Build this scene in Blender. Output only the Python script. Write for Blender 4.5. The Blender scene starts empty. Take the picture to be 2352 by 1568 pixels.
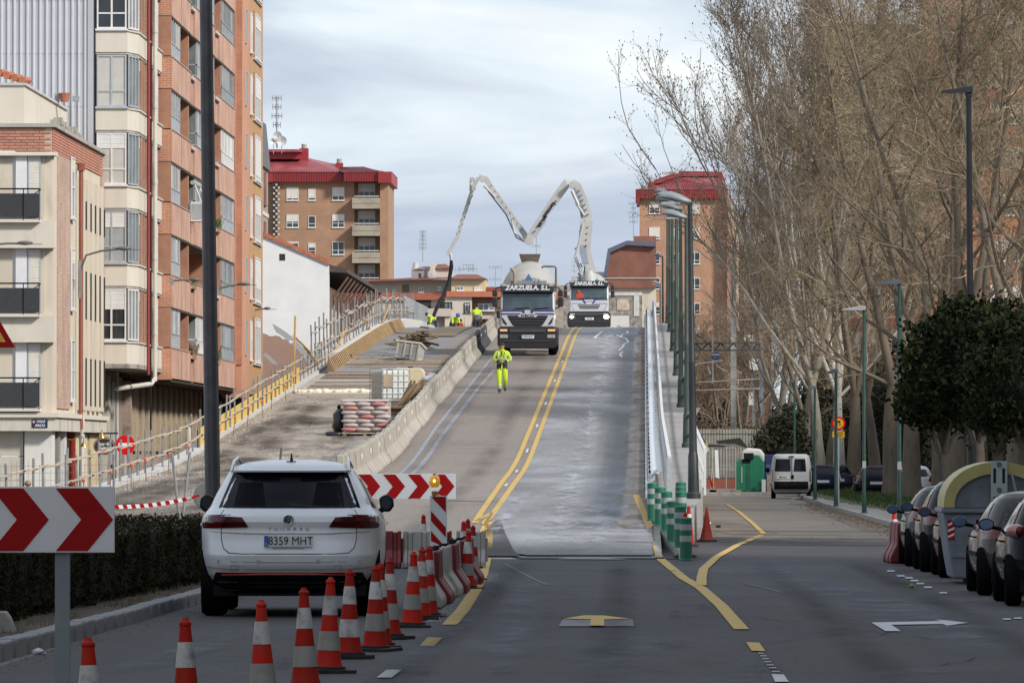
import bpy,bmesh,math,random
import numpy as np
from mathutils import Vector,Matrix,Euler
PI=math.pi;R=math.radians
random.seed(7);rng=np.random.default_rng(7)
scene=bpy.context.scene
COL=scene.collection

# ------------------------------------------------------------------ camera, world, sun, exposure
FPX,CX,CY,HORIZON,VPX=15027.0,1176.0,784.0,1046.0,1480.0
CAMH=1.73
PITCH=math.atan((HORIZON-CY)/FPX);YAW=math.atan((VPX-CX)/FPX)
CAMROT=Euler((PI/2+PITCH,0,YAW),'XYZ').to_matrix()
cam_data=bpy.data.cameras.new('camera');cam=bpy.data.objects.new('camera',cam_data);COL.objects.link(cam)
cam_data.sensor_width=36.0;cam_data.lens=FPX/2352.0*36.0
cam_data.clip_start=1.0;cam_data.clip_end=6000.0
cam.location=(0,0,CAMH);cam.rotation_euler=(PI/2+PITCH,0,YAW)
scene.camera=cam

SUN_EL,SUN_AZ=R(33),(0.80,-0.60)          # the sun stands behind and to the right of the camera
sd=Vector((SUN_AZ[0]*math.cos(SUN_EL),SUN_AZ[1]*math.cos(SUN_EL),math.sin(SUN_EL))).normalized()
sun_data=bpy.data.lights.new('sun','SUN');sun=bpy.data.objects.new('sun',sun_data);COL.objects.link(sun)
sun_data.energy=4.3;sun_data.angle=R(7);sun_data.color=(1.0,0.93,0.84)
sun.location=(0,0,60);sun.rotation_euler=sd.to_track_quat('Z','Y').to_euler()

world=bpy.data.worlds.new('World');scene.world=world;world.use_nodes=True
nt=world.node_tree;nt.nodes.clear()
out=nt.nodes.new('ShaderNodeOutputWorld');bg=nt.nodes.new('ShaderNodeBackground')
sky=nt.nodes.new('ShaderNodeTexSky');sky.sky_type='NISHITA';sky.sun_disc=False
sky.sun_elevation=SUN_EL;sky.sun_rotation=math.atan2(SUN_AZ[0],SUN_AZ[1])
bg.inputs['Strength'].default_value=0.1
tc=nt.nodes.new('ShaderNodeTexCoord')
def wmap(scale,loc=(0,0,0),rot=(0,0,0)):
 m=nt.nodes.new('ShaderNodeMapping');m.inputs['Scale'].default_value=scale;m.inputs['Location'].default_value=loc;m.inputs['Rotation'].default_value=rot
 nt.links.new(tc.outputs['Generated'],m.inputs['Vector']);return m.outputs[0]
def wnoise(vec,scale,detail,rough=0.5,dist=0.0):
 n=nt.nodes.new('ShaderNodeTexNoise');n.inputs['Scale'].default_value=scale;n.inputs['Detail'].default_value=detail
 n.inputs['Roughness'].default_value=rough;n.inputs['Distortion'].default_value=dist
 nt.links.new(vec,n.inputs['Vector']);return n.outputs['Fac']
def wramp(fac,stops):
 r=nt.nodes.new('ShaderNodeValToRGB');el=r.color_ramp.elements
 el[0].position,el[0].color=stops[0][0],(*stops[0][1],1);el[1].position,el[1].color=stops[-1][0],(*stops[-1][1],1)
 for p,c in stops[1:-1]:
  e=el.new(p);e.color=(*c,1)
 nt.links.new(fac,r.inputs['Fac']);return r.outputs['Color']
n1=wnoise(wmap((10,10,30),(0.3,0.2,0.15),(0,R(12),0)),1.0,5,0.52,0.6)
n2=wnoise(wmap((26,26,90),(2.3,1.2,0.4),(0,R(-14),0)),1.0,6,0.55,0.3)
c1=wramp(n1,[(0.37,(4.7,5.5,6.9)),(0.46,(6.0,6.7,7.9)),(0.55,(7.7,8.6,9.4)),(0.65,(9.2,9.6,9.9))])
c2=wramp(n2,[(0.35,(0.90,0.915,0.94)),(0.65,(1.07,1.06,1.045))])
mul=nt.nodes.new('ShaderNodeMixRGB');mul.blend_type='MULTIPLY';mul.inputs[0].default_value=1
nt.links.new(c1,mul.inputs[1]);nt.links.new(c2,mul.inputs[2])
mixs=nt.nodes.new('ShaderNodeMixRGB');mixs.inputs[0].default_value=0.92
nt.links.new(sky.outputs[0],mixs.inputs[1]);nt.links.new(mul.outputs[0],mixs.inputs[2])
nt.links.new(mixs.outputs[0],bg.inputs['Color']);nt.links.new(bg.outputs[0],out.inputs[0])

vs=scene.view_settings;vs.view_transform='Standard';vs.look='None';vs.exposure=0.10;vs.gamma=1.0;vs.use_curve_mapping=False
scene.cycles.max_bounces=5;scene.cycles.diffuse_bounces=3

# ------------------------------------------------------------------ measuring helpers: a line of sight meets a real surface
def ray(px,py):
 return (CAMROT @ Vector(((px-CX)/FPX,(CY-py)/FPX,-1.0)))
def W(px,py,Y):
 d=ray(px,py);t=Y/d.y
 return Vector((d.x*t,Y,CAMH+d.z*t))
def G(px,py,z=0.0):
 d=ray(px,py);t=(z-CAMH)/d.z
 return Vector((d.x*t,d.y*t,z))
_k,_Ys=0.000508,290.0
def ZR(Y):                                     # height of the viaduct road
 if Y<110:return 0.0
 if Y<165:return 0.022*(Y-110)
 if Y<185:
  t=Y-165;return 1.21+0.022*t+0.0006*t*t
 if Y<_Ys:return 1.89+0.046*(Y-185)
 t=min(Y-_Ys,0.046/_k)
 return 6.72+0.046*t-0.5*_k*t*t
def RP(px,py,dz=0.0):                        # line of sight meets the ramp
 d=ray(px,py);Y=100.0
 while Y<345:
  z=CAMH+d.z/d.y*Y
  if z<ZR(Y)+dz:break
  Y+=0.05
 return Vector((d.x/d.y*Y,Y,ZR(Y)+dz))

# ------------------------------------------------------------------ materials
MATS={}
def newmat(name):
 m=bpy.data.materials.new(name);m.use_nodes=True
 return m,m.node_tree,m.node_tree.nodes['Principled BSDF']
def lk(t,a,b):t.links.new(a,b)
def M(name,color=(0.5,0.5,0.5),rough=0.6,metal=0.0,var=0.14,scale=3.0,bump=0.0,bscale=40.0,coat=0.0,emit=None,estr=0.0,spec=0.5,detail=5.0,stretch=(1,1,1),dirt=None,dscale=1.2,dpos=(0.5,0.68),orand=0.0):
 if name in MATS:return MATS[name]
 m,t,b=newmat(name);N=t.nodes
 b.inputs['Roughness'].default_value=rough;b.inputs['Metallic'].default_value=metal
 b.inputs['Specular IOR Level'].default_value=spec;b.inputs['Coat Weight'].default_value=coat;b.inputs['Coat Roughness'].default_value=0.05
 tcn=N.new('ShaderNodeTexCoord');mp=N.new('ShaderNodeMapping');mp.inputs['Scale'].default_value=stretch
 lk(t,tcn.outputs['Object'],mp.inputs[0])
 if orand:
  oi=N.new('ShaderNodeObjectInfo');om=N.new('ShaderNodeMath');om.operation='MULTIPLY';om.inputs[1].default_value=37.0;lk(t,oi.outputs['Random'],om.inputs[0]);lk(t,om.outputs[0],mp.inputs['Location'])
 if var>0:
  n=N.new('ShaderNodeTexNoise');n.inputs['Scale'].default_value=scale;n.inputs['Detail'].default_value=detail;n.inputs['Roughness'].default_value=0.6
  lk(t,mp.outputs[0],n.inputs['Vector'])
  mr=N.new('ShaderNodeMapRange');mr.inputs['From Min'].default_value=0.3;mr.inputs['From Max'].default_value=0.7
  mr.inputs['To Min'].default_value=1-var;mr.inputs['To Max'].default_value=1+var
  lk(t,n.outputs['Fac'],mr.inputs[0])
  mx=N.new('ShaderNodeMixRGB');mx.blend_type='MULTIPLY';mx.inputs[0].default_value=1;mx.inputs[1].default_value=(*color,1)
  lk(t,mr.outputs[0],mx.inputs[2]);c=mx.outputs[0]
  if dirt:
   n2=N.new('ShaderNodeTexNoise');n2.inputs['Scale'].default_value=dscale;n2.inputs['Detail'].default_value=7;n2.inputs['Roughness'].default_value=0.65
   lk(t,mp.outputs[0],n2.inputs['Vector'])
   r2=N.new('ShaderNodeValToRGB');r2.color_ramp.elements[0].position=dpos[0];r2.color_ramp.elements[1].position=dpos[1]
   lk(t,n2.outputs['Fac'],r2.inputs[0])
   m2=N.new('ShaderNodeMixRGB');m2.inputs[2].default_value=(*dirt,1);lk(t,r2.outputs[0],m2.inputs[0]);lk(t,c,m2.inputs[1]);c=m2.outputs[0]
  if orand:
   om2=N.new('ShaderNodeMapRange');om2.inputs['To Min'].default_value=1-orand;om2.inputs['To Max'].default_value=1+orand;lk(t,oi.outputs['Random'],om2.inputs[0])
   m3=N.new('ShaderNodeMixRGB');m3.blend_type='MULTIPLY';m3.inputs[0].default_value=1;lk(t,c,m3.inputs[1]);lk(t,om2.outputs[0],m3.inputs[2]);c=m3.outputs[0]
  lk(t,c,b.inputs['Base Color'])
 else:b.inputs['Base Color'].default_value=(*color,1)
 if bump>0:
  nb=N.new('ShaderNodeTexNoise');nb.inputs['Scale'].default_value=bscale;nb.inputs['Detail'].default_value=3
  lk(t,mp.outputs[0],nb.inputs['Vector'])
  bp=N.new('ShaderNodeBump');bp.inputs['Strength'].default_value=bump;bp.inputs['Distance'].default_value=0.02
  lk(t,nb.outputs['Fac'],bp.inputs['Height']);lk(t,bp.outputs[0],b.inputs['Normal'])
 if emit:b.inputs['Emission Color'].default_value=(*emit,1);b.inputs['Emission Strength'].default_value=estr
 MATS[name]=m;return m
def brickmat(name,c1,c2,mortar,bw=0.25,bh=0.065,ms=0.01,var=0.2):
 if name in MATS:return MATS[name]
 m,t,b=newmat(name);N=t.nodes;b.inputs['Roughness'].default_value=0.85
 tcn=N.new('ShaderNodeTexCoord');sx=N.new('ShaderNodeSeparateXYZ');lk(t,tcn.outputs['Object'],sx.inputs[0])
 ad=N.new('ShaderNodeMath');ad.operation='ADD';lk(t,sx.outputs[0],ad.inputs[0]);lk(t,sx.outputs[1],ad.inputs[1])
 cb=N.new('ShaderNodeCombineXYZ');lk(t,ad.outputs[0],cb.inputs[0]);lk(t,sx.outputs[2],cb.inputs[1])
 br=N.new('ShaderNodeTexBrick');br.inputs['Scale'].default_value=1.0;br.inputs['Brick Width'].default_value=bw;br.inputs['Row Height'].default_value=bh
 br.inputs['Mortar Size'].default_value=ms;br.inputs['Color1'].default_value=(*c1,1);br.inputs['Color2'].default_value=(*c2,1);br.inputs['Mortar'].default_value=(*mortar,1)
 br.inputs['Bias'].default_value=0.1;br.inputs['Mortar Smooth'].default_value=0.3
 lk(t,cb.outputs[0],br.inputs['Vector'])
 n=N.new('ShaderNodeTexNoise');n.inputs['Scale'].default_value=0.7;n.inputs['Detail'].default_value=6;lk(t,tcn.outputs['Object'],n.inputs['Vector'])
 mr=N.new('ShaderNodeMapRange');mr.inputs['From Min'].default_value=0.3;mr.inputs['From Max'].default_value=0.7;mr.inputs['To Min'].default_value=1-var;mr.inputs['To Max'].default_value=1+var
 lk(t,n.outputs['Fac'],mr.inputs[0])
 mx=N.new('ShaderNodeMixRGB');mx.blend_type='MULTIPLY';mx.inputs[0].default_value=1;lk(t,br.outputs['Color'],mx.inputs[1]);lk(t,mr.outputs[0],mx.inputs[2])
 lk(t,mx.outputs[0],b.inputs['Base Color'])
 bp=N.new('ShaderNodeBump');bp.inputs['Strength'].default_value=0.4;bp.inputs['Distance'].default_value=0.01;bp.invert=True
 lk(t,br.outputs['Fac'],bp.inputs['Height']);lk(t,bp.outputs[0],b.inputs['Normal'])
 MATS[name]=m;return m
def roadmat(name,base,patch,streak,film,grain=0.25,pscale=0.09,fpos=(0.52,0.72),rough=0.85,stretch=(0.8,0.4,1)):
 """worn road: large tonal patches, streaks along the way of travel, pale film and fine aggregate"""
 m,t,b=newmat(name);N=t.nodes;b.inputs['Roughness'].default_value=rough
 tcn=N.new('ShaderNodeTexCoord')
 def mp(s):
  q=N.new('ShaderNodeMapping');q.inputs['Scale'].default_value=s;lk(t,tcn.outputs['Object'],q.inputs[0]);return q.outputs[0]
 def nz(v,s,d=6,r=0.6):
  q=N.new('ShaderNodeTexNoise');q.inputs['Scale'].default_value=s;q.inputs['Detail'].default_value=d;q.inputs['Roughness'].default_value=r;lk(t,v,q.inputs['Vector']);return q.outputs['Fac']
 def rp(f,a,c):
  q=N.new('ShaderNodeValToRGB');q.color_ramp.elements[0].position=a;q.color_ramp.elements[1].position=c;lk(t,f,q.inputs[0]);return q.outputs[0]
 def mix(f,a,c,k=1.0):
  q=N.new('ShaderNodeMixRGB');
  if k != 1.0:
   mm=N.new('ShaderNodeMath');mm.operation='MULTIPLY';mm.inputs[1].default_value=k;lk(t,f,mm.inputs[0]);f=mm.outputs[0]
  lk(t,f,q.inputs[0])
  if isinstance(a,tuple):q.inputs[1].default_value=(*a,1)
  else:lk(t,a,q.inputs[1])
  q.inputs[2].default_value=(*c,1);return q.outputs[0]
 st=mp(stretch)
 c=mix(rp(nz(mp((1,.35,1)),pscale*2,5),0.38,0.62),base,patch)
 c=mix(rp(nz(st,1.3,6),0.52,0.68),c,streak,0.7)
 c=mix(rp(nz(st,0.35,9,0.7),*fpos),c,film,0.75)
 g=nz(mp((1,.13,1)),15,4,0.8)
 mr=N.new('ShaderNodeMapRange');mr.inputs['From Min'].default_value=0.3;mr.inputs['From Max'].default_value=0.7;mr.inputs['To Min'].default_value=1-grain;mr.inputs['To Max'].default_value=1+grain
 lk(t,g,mr.inputs[0])
 mx=N.new('ShaderNodeMixRGB');mx.blend_type='MULTIPLY';mx.inputs[0].default_value=1;lk(t,c,mx.inputs[1]);lk(t,mr.outputs[0],mx.inputs[2])
 lk(t,mx.outputs[0],b.inputs['Base Color'])
 bp=N.new('ShaderNodeBump');bp.inputs['Strength'].default_value=0.35;bp.inputs['Distance'].default_value=0.01
 lk(t,g,bp.inputs['Height']);lk(t,bp.outputs[0],b.inputs['Normal'])
 MATS[name]=m;return m
def wornpaint(name,color,under=(0.07,0.07,0.075),pos=(0.36,0.44)):
 return M(name,color,0.75,var=0.12,scale=6,dirt=under,dscale=9,dpos=(0.60,0.70))

GLASS=M('window_glass',(0.025,0.03,0.035),0.06,var=0.3,scale=1.5,spec=0.6)
GLASSP=M('pale_glass',(0.16,0.19,0.2),0.12,var=0.35,scale=0.9,spec=0.6)
WHITE=M('white_frame',(0.62,0.62,0.62),0.45,var=0.06)
SILVER=M('silver_frame',(0.42,0.45,0.48),0.4,metal=0.3,var=0.1)
SHUT=M('shutter_cream',(0.62,0.59,0.53),0.6,var=0.10,scale=2)
SHUTW=M('shutter_white',(0.62,0.62,0.61),0.55,var=0.08,scale=2)
BLACK=M('black_plastic',(0.010,0.010,0.012),0.6,var=0.2,spec=.2)
RUBBER=M('rubber',(0.014,0.014,0.015),0.85,var=0.25,scale=8)
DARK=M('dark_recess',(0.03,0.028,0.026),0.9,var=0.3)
STEEL=M('steel',(0.35,0.36,0.37),0.4,metal=0.8,var=0.15)
GALV=M('galvanised',(0.42,0.45,0.48),0.5,metal=0.35,var=0.14,scale=9)
RED=M('sign_red',(0.32,0.005,0.006),0.5,var=0.06,spec=.15)
WHT=M('sign_white',(0.66,0.68,0.70),0.4,var=0.05)
CHROME=M('chrome',(0.6,0.62,0.64),0.15,metal=1.0,var=0.0)

# ------------------------------------------------------------------ mesh helpers
class MB:
 def __init__(s):s.v=[];s.f=[];s.m=[]
 def add(s,vs,fs,m=0):
  o=len(s.v);s.v+=[tuple(p)for p in vs];s.f+=[tuple(i+o for i in f)for f in fs];s.m+=[m]*len(fs);return s
 def box(s,x0,x1,y0,y1,z0,z1,m=0):
  if x0>x1:x0,x1=x1,x0
  if y0>y1:y0,y1=y1,y0
  if z0>z1:z0,z1=z1,z0
  return s.add([(x0,y0,z0),(x1,y0,z0),(x1,y1,z0),(x0,y1,z0),(x0,y0,z1),(x1,y0,z1),(x1,y1,z1),(x0,y1,z1)],
              [(0,3,2,1),(4,5,6,7),(0,1,5,4),(1,2,6,5),(2,3,7,6),(3,0,4,7)],m)
 def prism(s,pts,axis,a,b,m=0):
  """2-D outline pushed along an axis. axis 'y': pts are (x,z); 'x': (y,z); 'z': (x,y)"""
  def P(p,t):return (p[0],t,p[1])if axis=='y' else ((t,p[0],p[1])if axis=='x' else (p[0],p[1],t))
  n=len(pts);vs=[P(p,a)for p in pts]+[P(p,b)for p in pts]
  area=sum(pts[i][0]*pts[(i+1)%n][1]-pts[(i+1)%n][0]*pts[i][1]for i in range(n))
  fl=(area>0)==(axis in 'xz');
  if b<a:fl=not fl
  fs=[tuple(reversed(range(n))),tuple(range(n,2*n))]+[(i,(i+1)%n,n+(i+1)%n,n+i)for i in range(n)]
  if not fl:fs=[tuple(reversed(f))for f in fs]
  return s.add(vs,fs,m)
 def quad(s,*p,m=0):return s.add(p,[tuple(range(len(p)))],m)
 def cyl(s,p0,p1,r0,r1=None,n=10,m=0,cap=True):
  r1=r0 if r1 is None else r1;p0=Vector(p0);p1=Vector(p1);d=(p1-p0)
  if d.length<1e-9:return s
  q=d.to_track_quat('Z','Y');vs=[]
  for p,r in ((p0,r0),(p1,r1)):
   for i in range(n):
    a=2*PI*i/n;vs.append(p+q @ Vector((r*math.cos(a),r*math.sin(a),0)))
  fs=[(i,(i+1)%n,n+(i+1)%n,n+i)for i in range(n)]
  if cap:fs+=[tuple(reversed(range(n))),tuple(range(n,2*n))]
  return s.add(vs,fs,m)
 def tube(s,pts,rad,n=8,m=0):
  pts=[Vector(p)for p in pts];k=len(pts);rr=rad if isinstance(rad,(list,tuple))else [rad]*k
  vs=[];up=None
  for i,p in enumerate(pts):
   d=(pts[min(i+1,k-1)]-pts[max(i-1,0)]).normalized()
   if up is None:up=d.orthogonal().normalized()
   up=(up-d*up.dot(d)).normalized();w=d.cross(up)
   for j in range(n):
    a=2*PI*j/n;vs.append(p+(up*math.cos(a)+w*math.sin(a))*rr[i])
  fs=[(i*n+j,i*n+(j+1)%n,(i+1)*n+(j+1)%n,(i+1)*n+j)for i in range(k-1)for j in range(n)]
  fs+=[tuple(reversed(range(n))),tuple(range((k-1)*n,k*n))]
  return s.add(vs,fs,m)
 def lathe(s,prof,c=(0,0,0),n=20,m=0,axis='z'):
  vs=[];k=len(prof)
  for r,h in prof:
   for j in range(n):
    a=2*PI*j/n;x,y=r*math.cos(a),r*math.sin(a)
    p=(x,y,h)if axis=='z' else ((x,h,y)if axis=='y' else (h,x,y))
    vs.append((p[0]+c[0],p[1]+c[1],p[2]+c[2]))
  fs=[(i*n+j,i*n+(j+1)%n,(i+1)*n+(j+1)%n,(i+1)*n+j)for i in range(k-1)for j in range(n)]
  fs+=[tuple(reversed(range(n))),tuple(range((k-1)*n,k*n))]
  if axis=='y':fs=[tuple(reversed(f))for f in fs]
  return s.add(vs,fs,m)
 def ball(s,c,r,n=10,m=0):
  if not isinstance(r,(tuple,list)):r=(r,r,r)
  k=max(5,n//2);vs=[];fs=[]
  for i in range(k+1):
   t=PI*i/k
   for j in range(n):
    a=2*PI*j/n;vs.append((c[0]+r[0]*math.sin(t)*math.cos(a),c[1]+r[1]*math.sin(t)*math.sin(a),c[2]-r[2]*math.cos(t)))
  for i in range(k):
   for j in range(n):fs.append((i*n+j,i*n+(j+1)%n,(i+1)*n+(j+1)%n,(i+1)*n+j))
  return s.add(vs,fs,m)
 def move(s,mat):
  s.v=[tuple(mat @ Vector(p))for p in s.v];return s
 def mesh(s,name,mats,smooth=None):
  me=bpy.data.meshes.new(name);me.from_pydata(s.v,[],s.f)
  if not isinstance(mats,(list,tuple)):mats=[mats]
  for m in mats:me.materials.append(m)
  if any(s.m):me.polygons.foreach_set('material_index',s.m)
  if smooth:
   me.polygons.foreach_set('use_smooth',[True]*len(s.f));me.set_sharp_from_angle(angle=R(smooth))
  me.validate();me.update();return me
 def build(s,name,mats,parent=None,smooth=None,bevel=0,loc=None):
  o=bpy.data.objects.new(name,s.mesh(name,mats,smooth));COL.objects.link(o)
  if parent:o.parent=parent
  if loc:o.location=loc
  if bevel:
   b=o.modifiers.new('bevel','BEVEL');b.width=bevel;b.segments=2;b.limit_method='ANGLE';b.angle_limit=R(40)
  return o
def thing(name,label,cat,loc=(0,0,0),rz=0.0,group=None,rot=None):
 o=bpy.data.objects.new(name,None);COL.objects.link(o);o.location=loc
 o.rotation_euler=rot if rot else (0,0,rz);return tag(o,label,cat,group)
def tag(o,label=None,cat=None,group=None,kind=None):
 if label:o['label']=label
 if cat:o['category']=cat
 if group:o['group']=group
 if kind:o['kind']=kind
 return o
KIDS={}
def copy_tree(o,parent=None):
 c=o.copy();COL.objects.link(c);c.parent=parent
 for ch in o.children:copy_tree(ch,c)
 return c
def inst(o,label,loc,rz=None,rot=None,scale=None,group=None):
 c=copy_tree(o);c['label']=label;c.location=loc
 if rz is not None:c.rotation_euler=(0,0,rz)
 if rot:c.rotation_euler=rot
 if scale:c.scale=scale
 if group:c['group']=group
 return c
def share(name,me,parent,loc=(0,0,0),rot=(0,0,0),scale=None):
 o=bpy.data.objects.new(name,me);COL.objects.link(o);o.parent=parent;o.location=loc;o.rotation_euler=rot
 if scale:o.scale=scale
 return o
_T={}
def text_mesh(txt,size,mat,depth=0.004,bold=0.0,align='CENTER',shear=0.0,sx=1.0):
 key=(txt,size,mat.name,bold,align,shear,sx)
 if key in _T:return _T[key]
 cu=bpy.data.curves.new('text','FONT');cu.body=txt;cu.size=size;cu.extrude=depth;cu.offset=bold;cu.align_x=align;cu.align_y='CENTER';cu.shear=shear
 ob=bpy.data.objects.new('text',cu);COL.objects.link(ob)
 dg=bpy.context.evaluated_depsgraph_get();me=bpy.data.meshes.new_from_object(ob.evaluated_get(dg));
 bpy.data.objects.remove(ob);me.materials.clear();me.materials.append(mat)
 if sx != 1.0:
  for v in me.vertices:v.co.x*=sx
 _T[key]=me;return me
def lettering(txt,size,mat,parent,loc,rot=(PI/2,0,0),bold=0.0,name='lettering',align='CENTER',shear=0.0,sx=1.0,depth=0.004):
 return share(name,text_mesh(txt,size,mat,depth,bold,align,shear,sx),parent,loc,rot)
ORD=['first','second','third','fourth','fifth','sixth','seventh','eighth','ninth','tenth','eleventh','twelfth','thirteenth','fourteenth','fifteenth','sixteenth','seventeenth','eighteenth','nineteenth','twentieth',
 'twenty-first','twenty-second','twenty-third','twenty-fourth','twenty-fifth','twenty-sixth','twenty-seventh','twenty-eighth','twenty-ninth','thirtieth','thirty-first','thirty-second','thirty-third','thirty-fourth','thirty-fifth','thirty-sixth','thirty-seventh','thirty-eighth','thirty-ninth','fortieth']
# ================================================================== THE SETTING
def sheet(name,pts,z,mat,kind='structure',parent=None):
 mb=MB();mb.quad(*[(p[0],p[1],z)for p in pts]);o=mb.build(name,mat,parent)
 if kind:o['kind']=kind
 return o
GROUNDM=roadmat('ground_dirt',(0.15,0.135,0.12),(0.20,0.18,0.155),(0.1,0.09,0.08),(0.25,0.235,0.21),pscale=0.02)
ASPH=roadmat('asphalt_dark',(0.033,0.031,0.036),(0.043,0.038,0.040),(0.022,0.021,0.025),(0.078,0.085,0.108),grain=0.40,pscale=0.12,fpos=(0.50,0.76),stretch=(0.6,0.22,1))
ASPHT=roadmat('asphalt_dusty',(0.15,0.13,0.115),(0.20,0.17,0.142),(0.095,0.08,0.068),(0.24,0.205,0.165),grain=0.22,pscale=0.05)
RAMPL=roadmat('ramp_asphalt',(0.215,0.182,0.160),(0.185,0.160,0.144),(0.155,0.135,0.12),(0.25,0.215,0.19),grain=0.20,pscale=0.02,stretch=(.5,.12,1))
RAMPR=roadmat('ramp_concrete_film',(0.165,0.162,0.165),(0.205,0.207,0.215),(0.14,0.135,0.134),(0.33,0.345,0.39),grain=0.18,pscale=0.05,fpos=(0.46,0.66),stretch=(.9,.22,1))
DIRTE=roadmat('edge_dirt',(0.115,0.085,0.065),(0.17,0.13,0.105),(0.07,0.05,0.04),(0.22,0.19,0.17),grain=0.3,pscale=0.2)
DECKD=roadmat('deck_dusty',(0.22,0.18,0.145),(0.13,0.102,0.082),(0.07,0.054,0.042),(0.33,0.285,0.235),grain=0.28,pscale=0.09,fpos=(0.48,0.56),stretch=(0.40,.11,1))
DECKR=roadmat('deck_rebar',(0.21,0.155,0.11),(0.30,0.26,0.22),(0.10,0.066,0.045),(0.38,0.35,0.32),grain=0.4,pscale=0.12,stretch=(0.5,0.6,1))
DECKW=roadmat('deck_wet_concrete',(0.15,0.155,0.165),(0.2,0.2,0.205),(0.11,0.11,0.12),(0.26,0.25,0.24),grain=0.1,pscale=0.05)
CONC=M('concrete_wall',(0.36,0.345,0.315),0.85,var=0.14,scale=1.2,bump=0.3,dirt=(0.22,0.205,0.185),dscale=1.3,stretch=(1,1,0.35),dpos=(0.5,0.7))
CONCL=M('concrete_light',(0.46,0.45,0.43),0.85,var=0.12,scale=3,bump=0.2)
YEL=wornpaint('yellow_paint',(0.50,0.335,0.09),(0.16,0.13,0.09))
WPAINT=wornpaint('white_paint',(0.50,0.52,0.56),(0.12,0.12,0.13))

g=sheet('ground',[(-1500,-400),(1500,-400),(1500,5000),(-1500,5000)],-0.03,GROUNDM)
# road in the foreground, subdivided so it carries real undulation
mb=MB();nx,ny=12,60
for j in range(ny+1):
 for i in range(nx+1):mb.v.append((-5.3+i*11.25/nx,-60+j*(360)/ny,0.0))
for j in range(ny):
 for i in range(nx):mb.f.append((j*(nx+1)+i,j*(nx+1)+i+1,(j+1)*(nx+1)+i+1,(j+1)*(nx+1)+i));mb.m.append(0)
tag(mb.build('road',ASPH),kind='structure')
sheet('side_road',[(1.25,139),(5.93,136.5),(5.93,287),(1.7,287),(1.7,150)],0.006,ASPHT)
sheet('dirt_patch',[(1.5,145),(2.1,143),(3.0,146),(2.6,160),(2.2,172),(1.5,174)],0.010,DIRTE)
sheet('dirt_patch',[(5.0,150),(5.7,142),(5.93,145),(5.93,230),(5.5,225),(5.2,190)],0.010,DIRTE)

def strip(mb,x0,x1,y0,y1,dz=0.01,step=3.0,m=0):
 n=max(1,int((y1-y0)/step));o=len(mb.v)
 for j in range(n+1):
  Y=y0+(y1-y0)*j/n;z=ZR(Y)+dz
  mb.v+=[(x0,Y,z),(x1,Y,z)]
 for j in range(n):mb.f.append((o+2*j,o+2*j+1,o+2*j+3,o+2*j+2));mb.m.append(m)
def ramp_strip(name,x0,x1,y0,y1,dz,mat):
 mb=MB();strip(mb,x0,x1,y0,y1,dz);return tag(mb.build(name,mat),kind='structure')
ramp_strip('ramp_road',-6.75,0.16,112,640,0.010,RAMPL)
# the far lane: pale film over concrete, its near end cut askew like the patch in the road
mb=MB();
P=[(-2.35,111.3),(-2.75,116),(-3.02,124),(-3.02,132)]
ys=[111.3,113,116,120,124,132]+list(range(136,640,4))
def xl(Y):return float(np.interp(Y,[111.3,113,116,124,132,345],[-2.0,-2.45,-2.72,-3.0,-3.06,-3.12]))
for Y in ys:mb.v+=[(xl(Y),Y,ZR(Y)+0.016),(0.14,Y,ZR(Y)+0.016)]
for j in range(len(ys)-1):mb.f.append((2*j,2*j+1,2*j+3,2*j+2));mb.m.append(0)
tag(mb.build('ramp_lane',RAMPR),kind='structure')
mb=MB();ys=[125+1.5*i for i in range(140)]
for Y in ys:e_=-0.42-0.10*math.sin(Y*.31)-0.09*math.sin(Y*.83+1)-.05*math.sin(Y*2.3);mb.v+=[(e_*(1 if Y<200 else max(.55,1-(Y-200)/250)),Y,ZR(Y)+.021),(0.15,Y,ZR(Y)+.021)]
for j in range(len(ys)-1):mb.f.append((2*j,2*j+1,2*j+3,2*j+2));mb.m.append(0)
tag(mb.build('gutter_dirt',M('gutter_brown',(.17,.135,.11),.95,var=.25,scale=1.2,dirt=(.25,.235,.225),dscale=1.4,dpos=(.44,.58),stretch=(1,.3,1))),kind='structure')
sheet('asphalt_joint',[(-2.05,109.4),(0.6,109.4),(0.6,111.28),(-2.35,111.28)],0.012,M('new_asphalt',(0.024,0.024,0.028),0.8,var=0.2))
ramp_strip('deck_surface',-12.6,-6.72,100,229,0.012,DECKD)
ramp_strip('deck_reinforcement',-12.0,-6.72,229,268,0.0,DECKR)
ramp_strip('deck_old_asphalt',-8.6,-6.7,158,330,0.022,RAMPL)
ramp_strip('deck_concrete',-12.6,-6.72,268,640,0.012,DECKW)
# solid body of the viaduct ramp
mb=MB();ys=[100+4*i for i in range(0,136)]
for Y in ys:
 z=ZR(Y)-0.02;mb.v+=[(-12.75,Y,z),(-12.75,Y,-0.5),(0.3,Y,z),(0.3,Y,-0.5)]
n=len(ys)
for j in range(n-1):
 a=4*j;b=a+4
 mb.f+=[(a,a+1,b+1,b),(a+2,b+2,b+3,a+3),(a,b,b+2,a+2)];mb.m+=[0,0,0]
tag(mb.build('viaduct_body',CONC),kind='structure')
mb=MB();P=[RP(*zz_)for zz_ in ((1100,1236),(1128,1205),(1150,1192),(1160,1225),(1180,1266),(1196,1279),(1080,1279))]
mb.quad(*[(p.x,p.y,p.z+.022)for p in reversed(P)]);tag(mb.build('asphalt_patch',ASPH),kind='structure')
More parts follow.
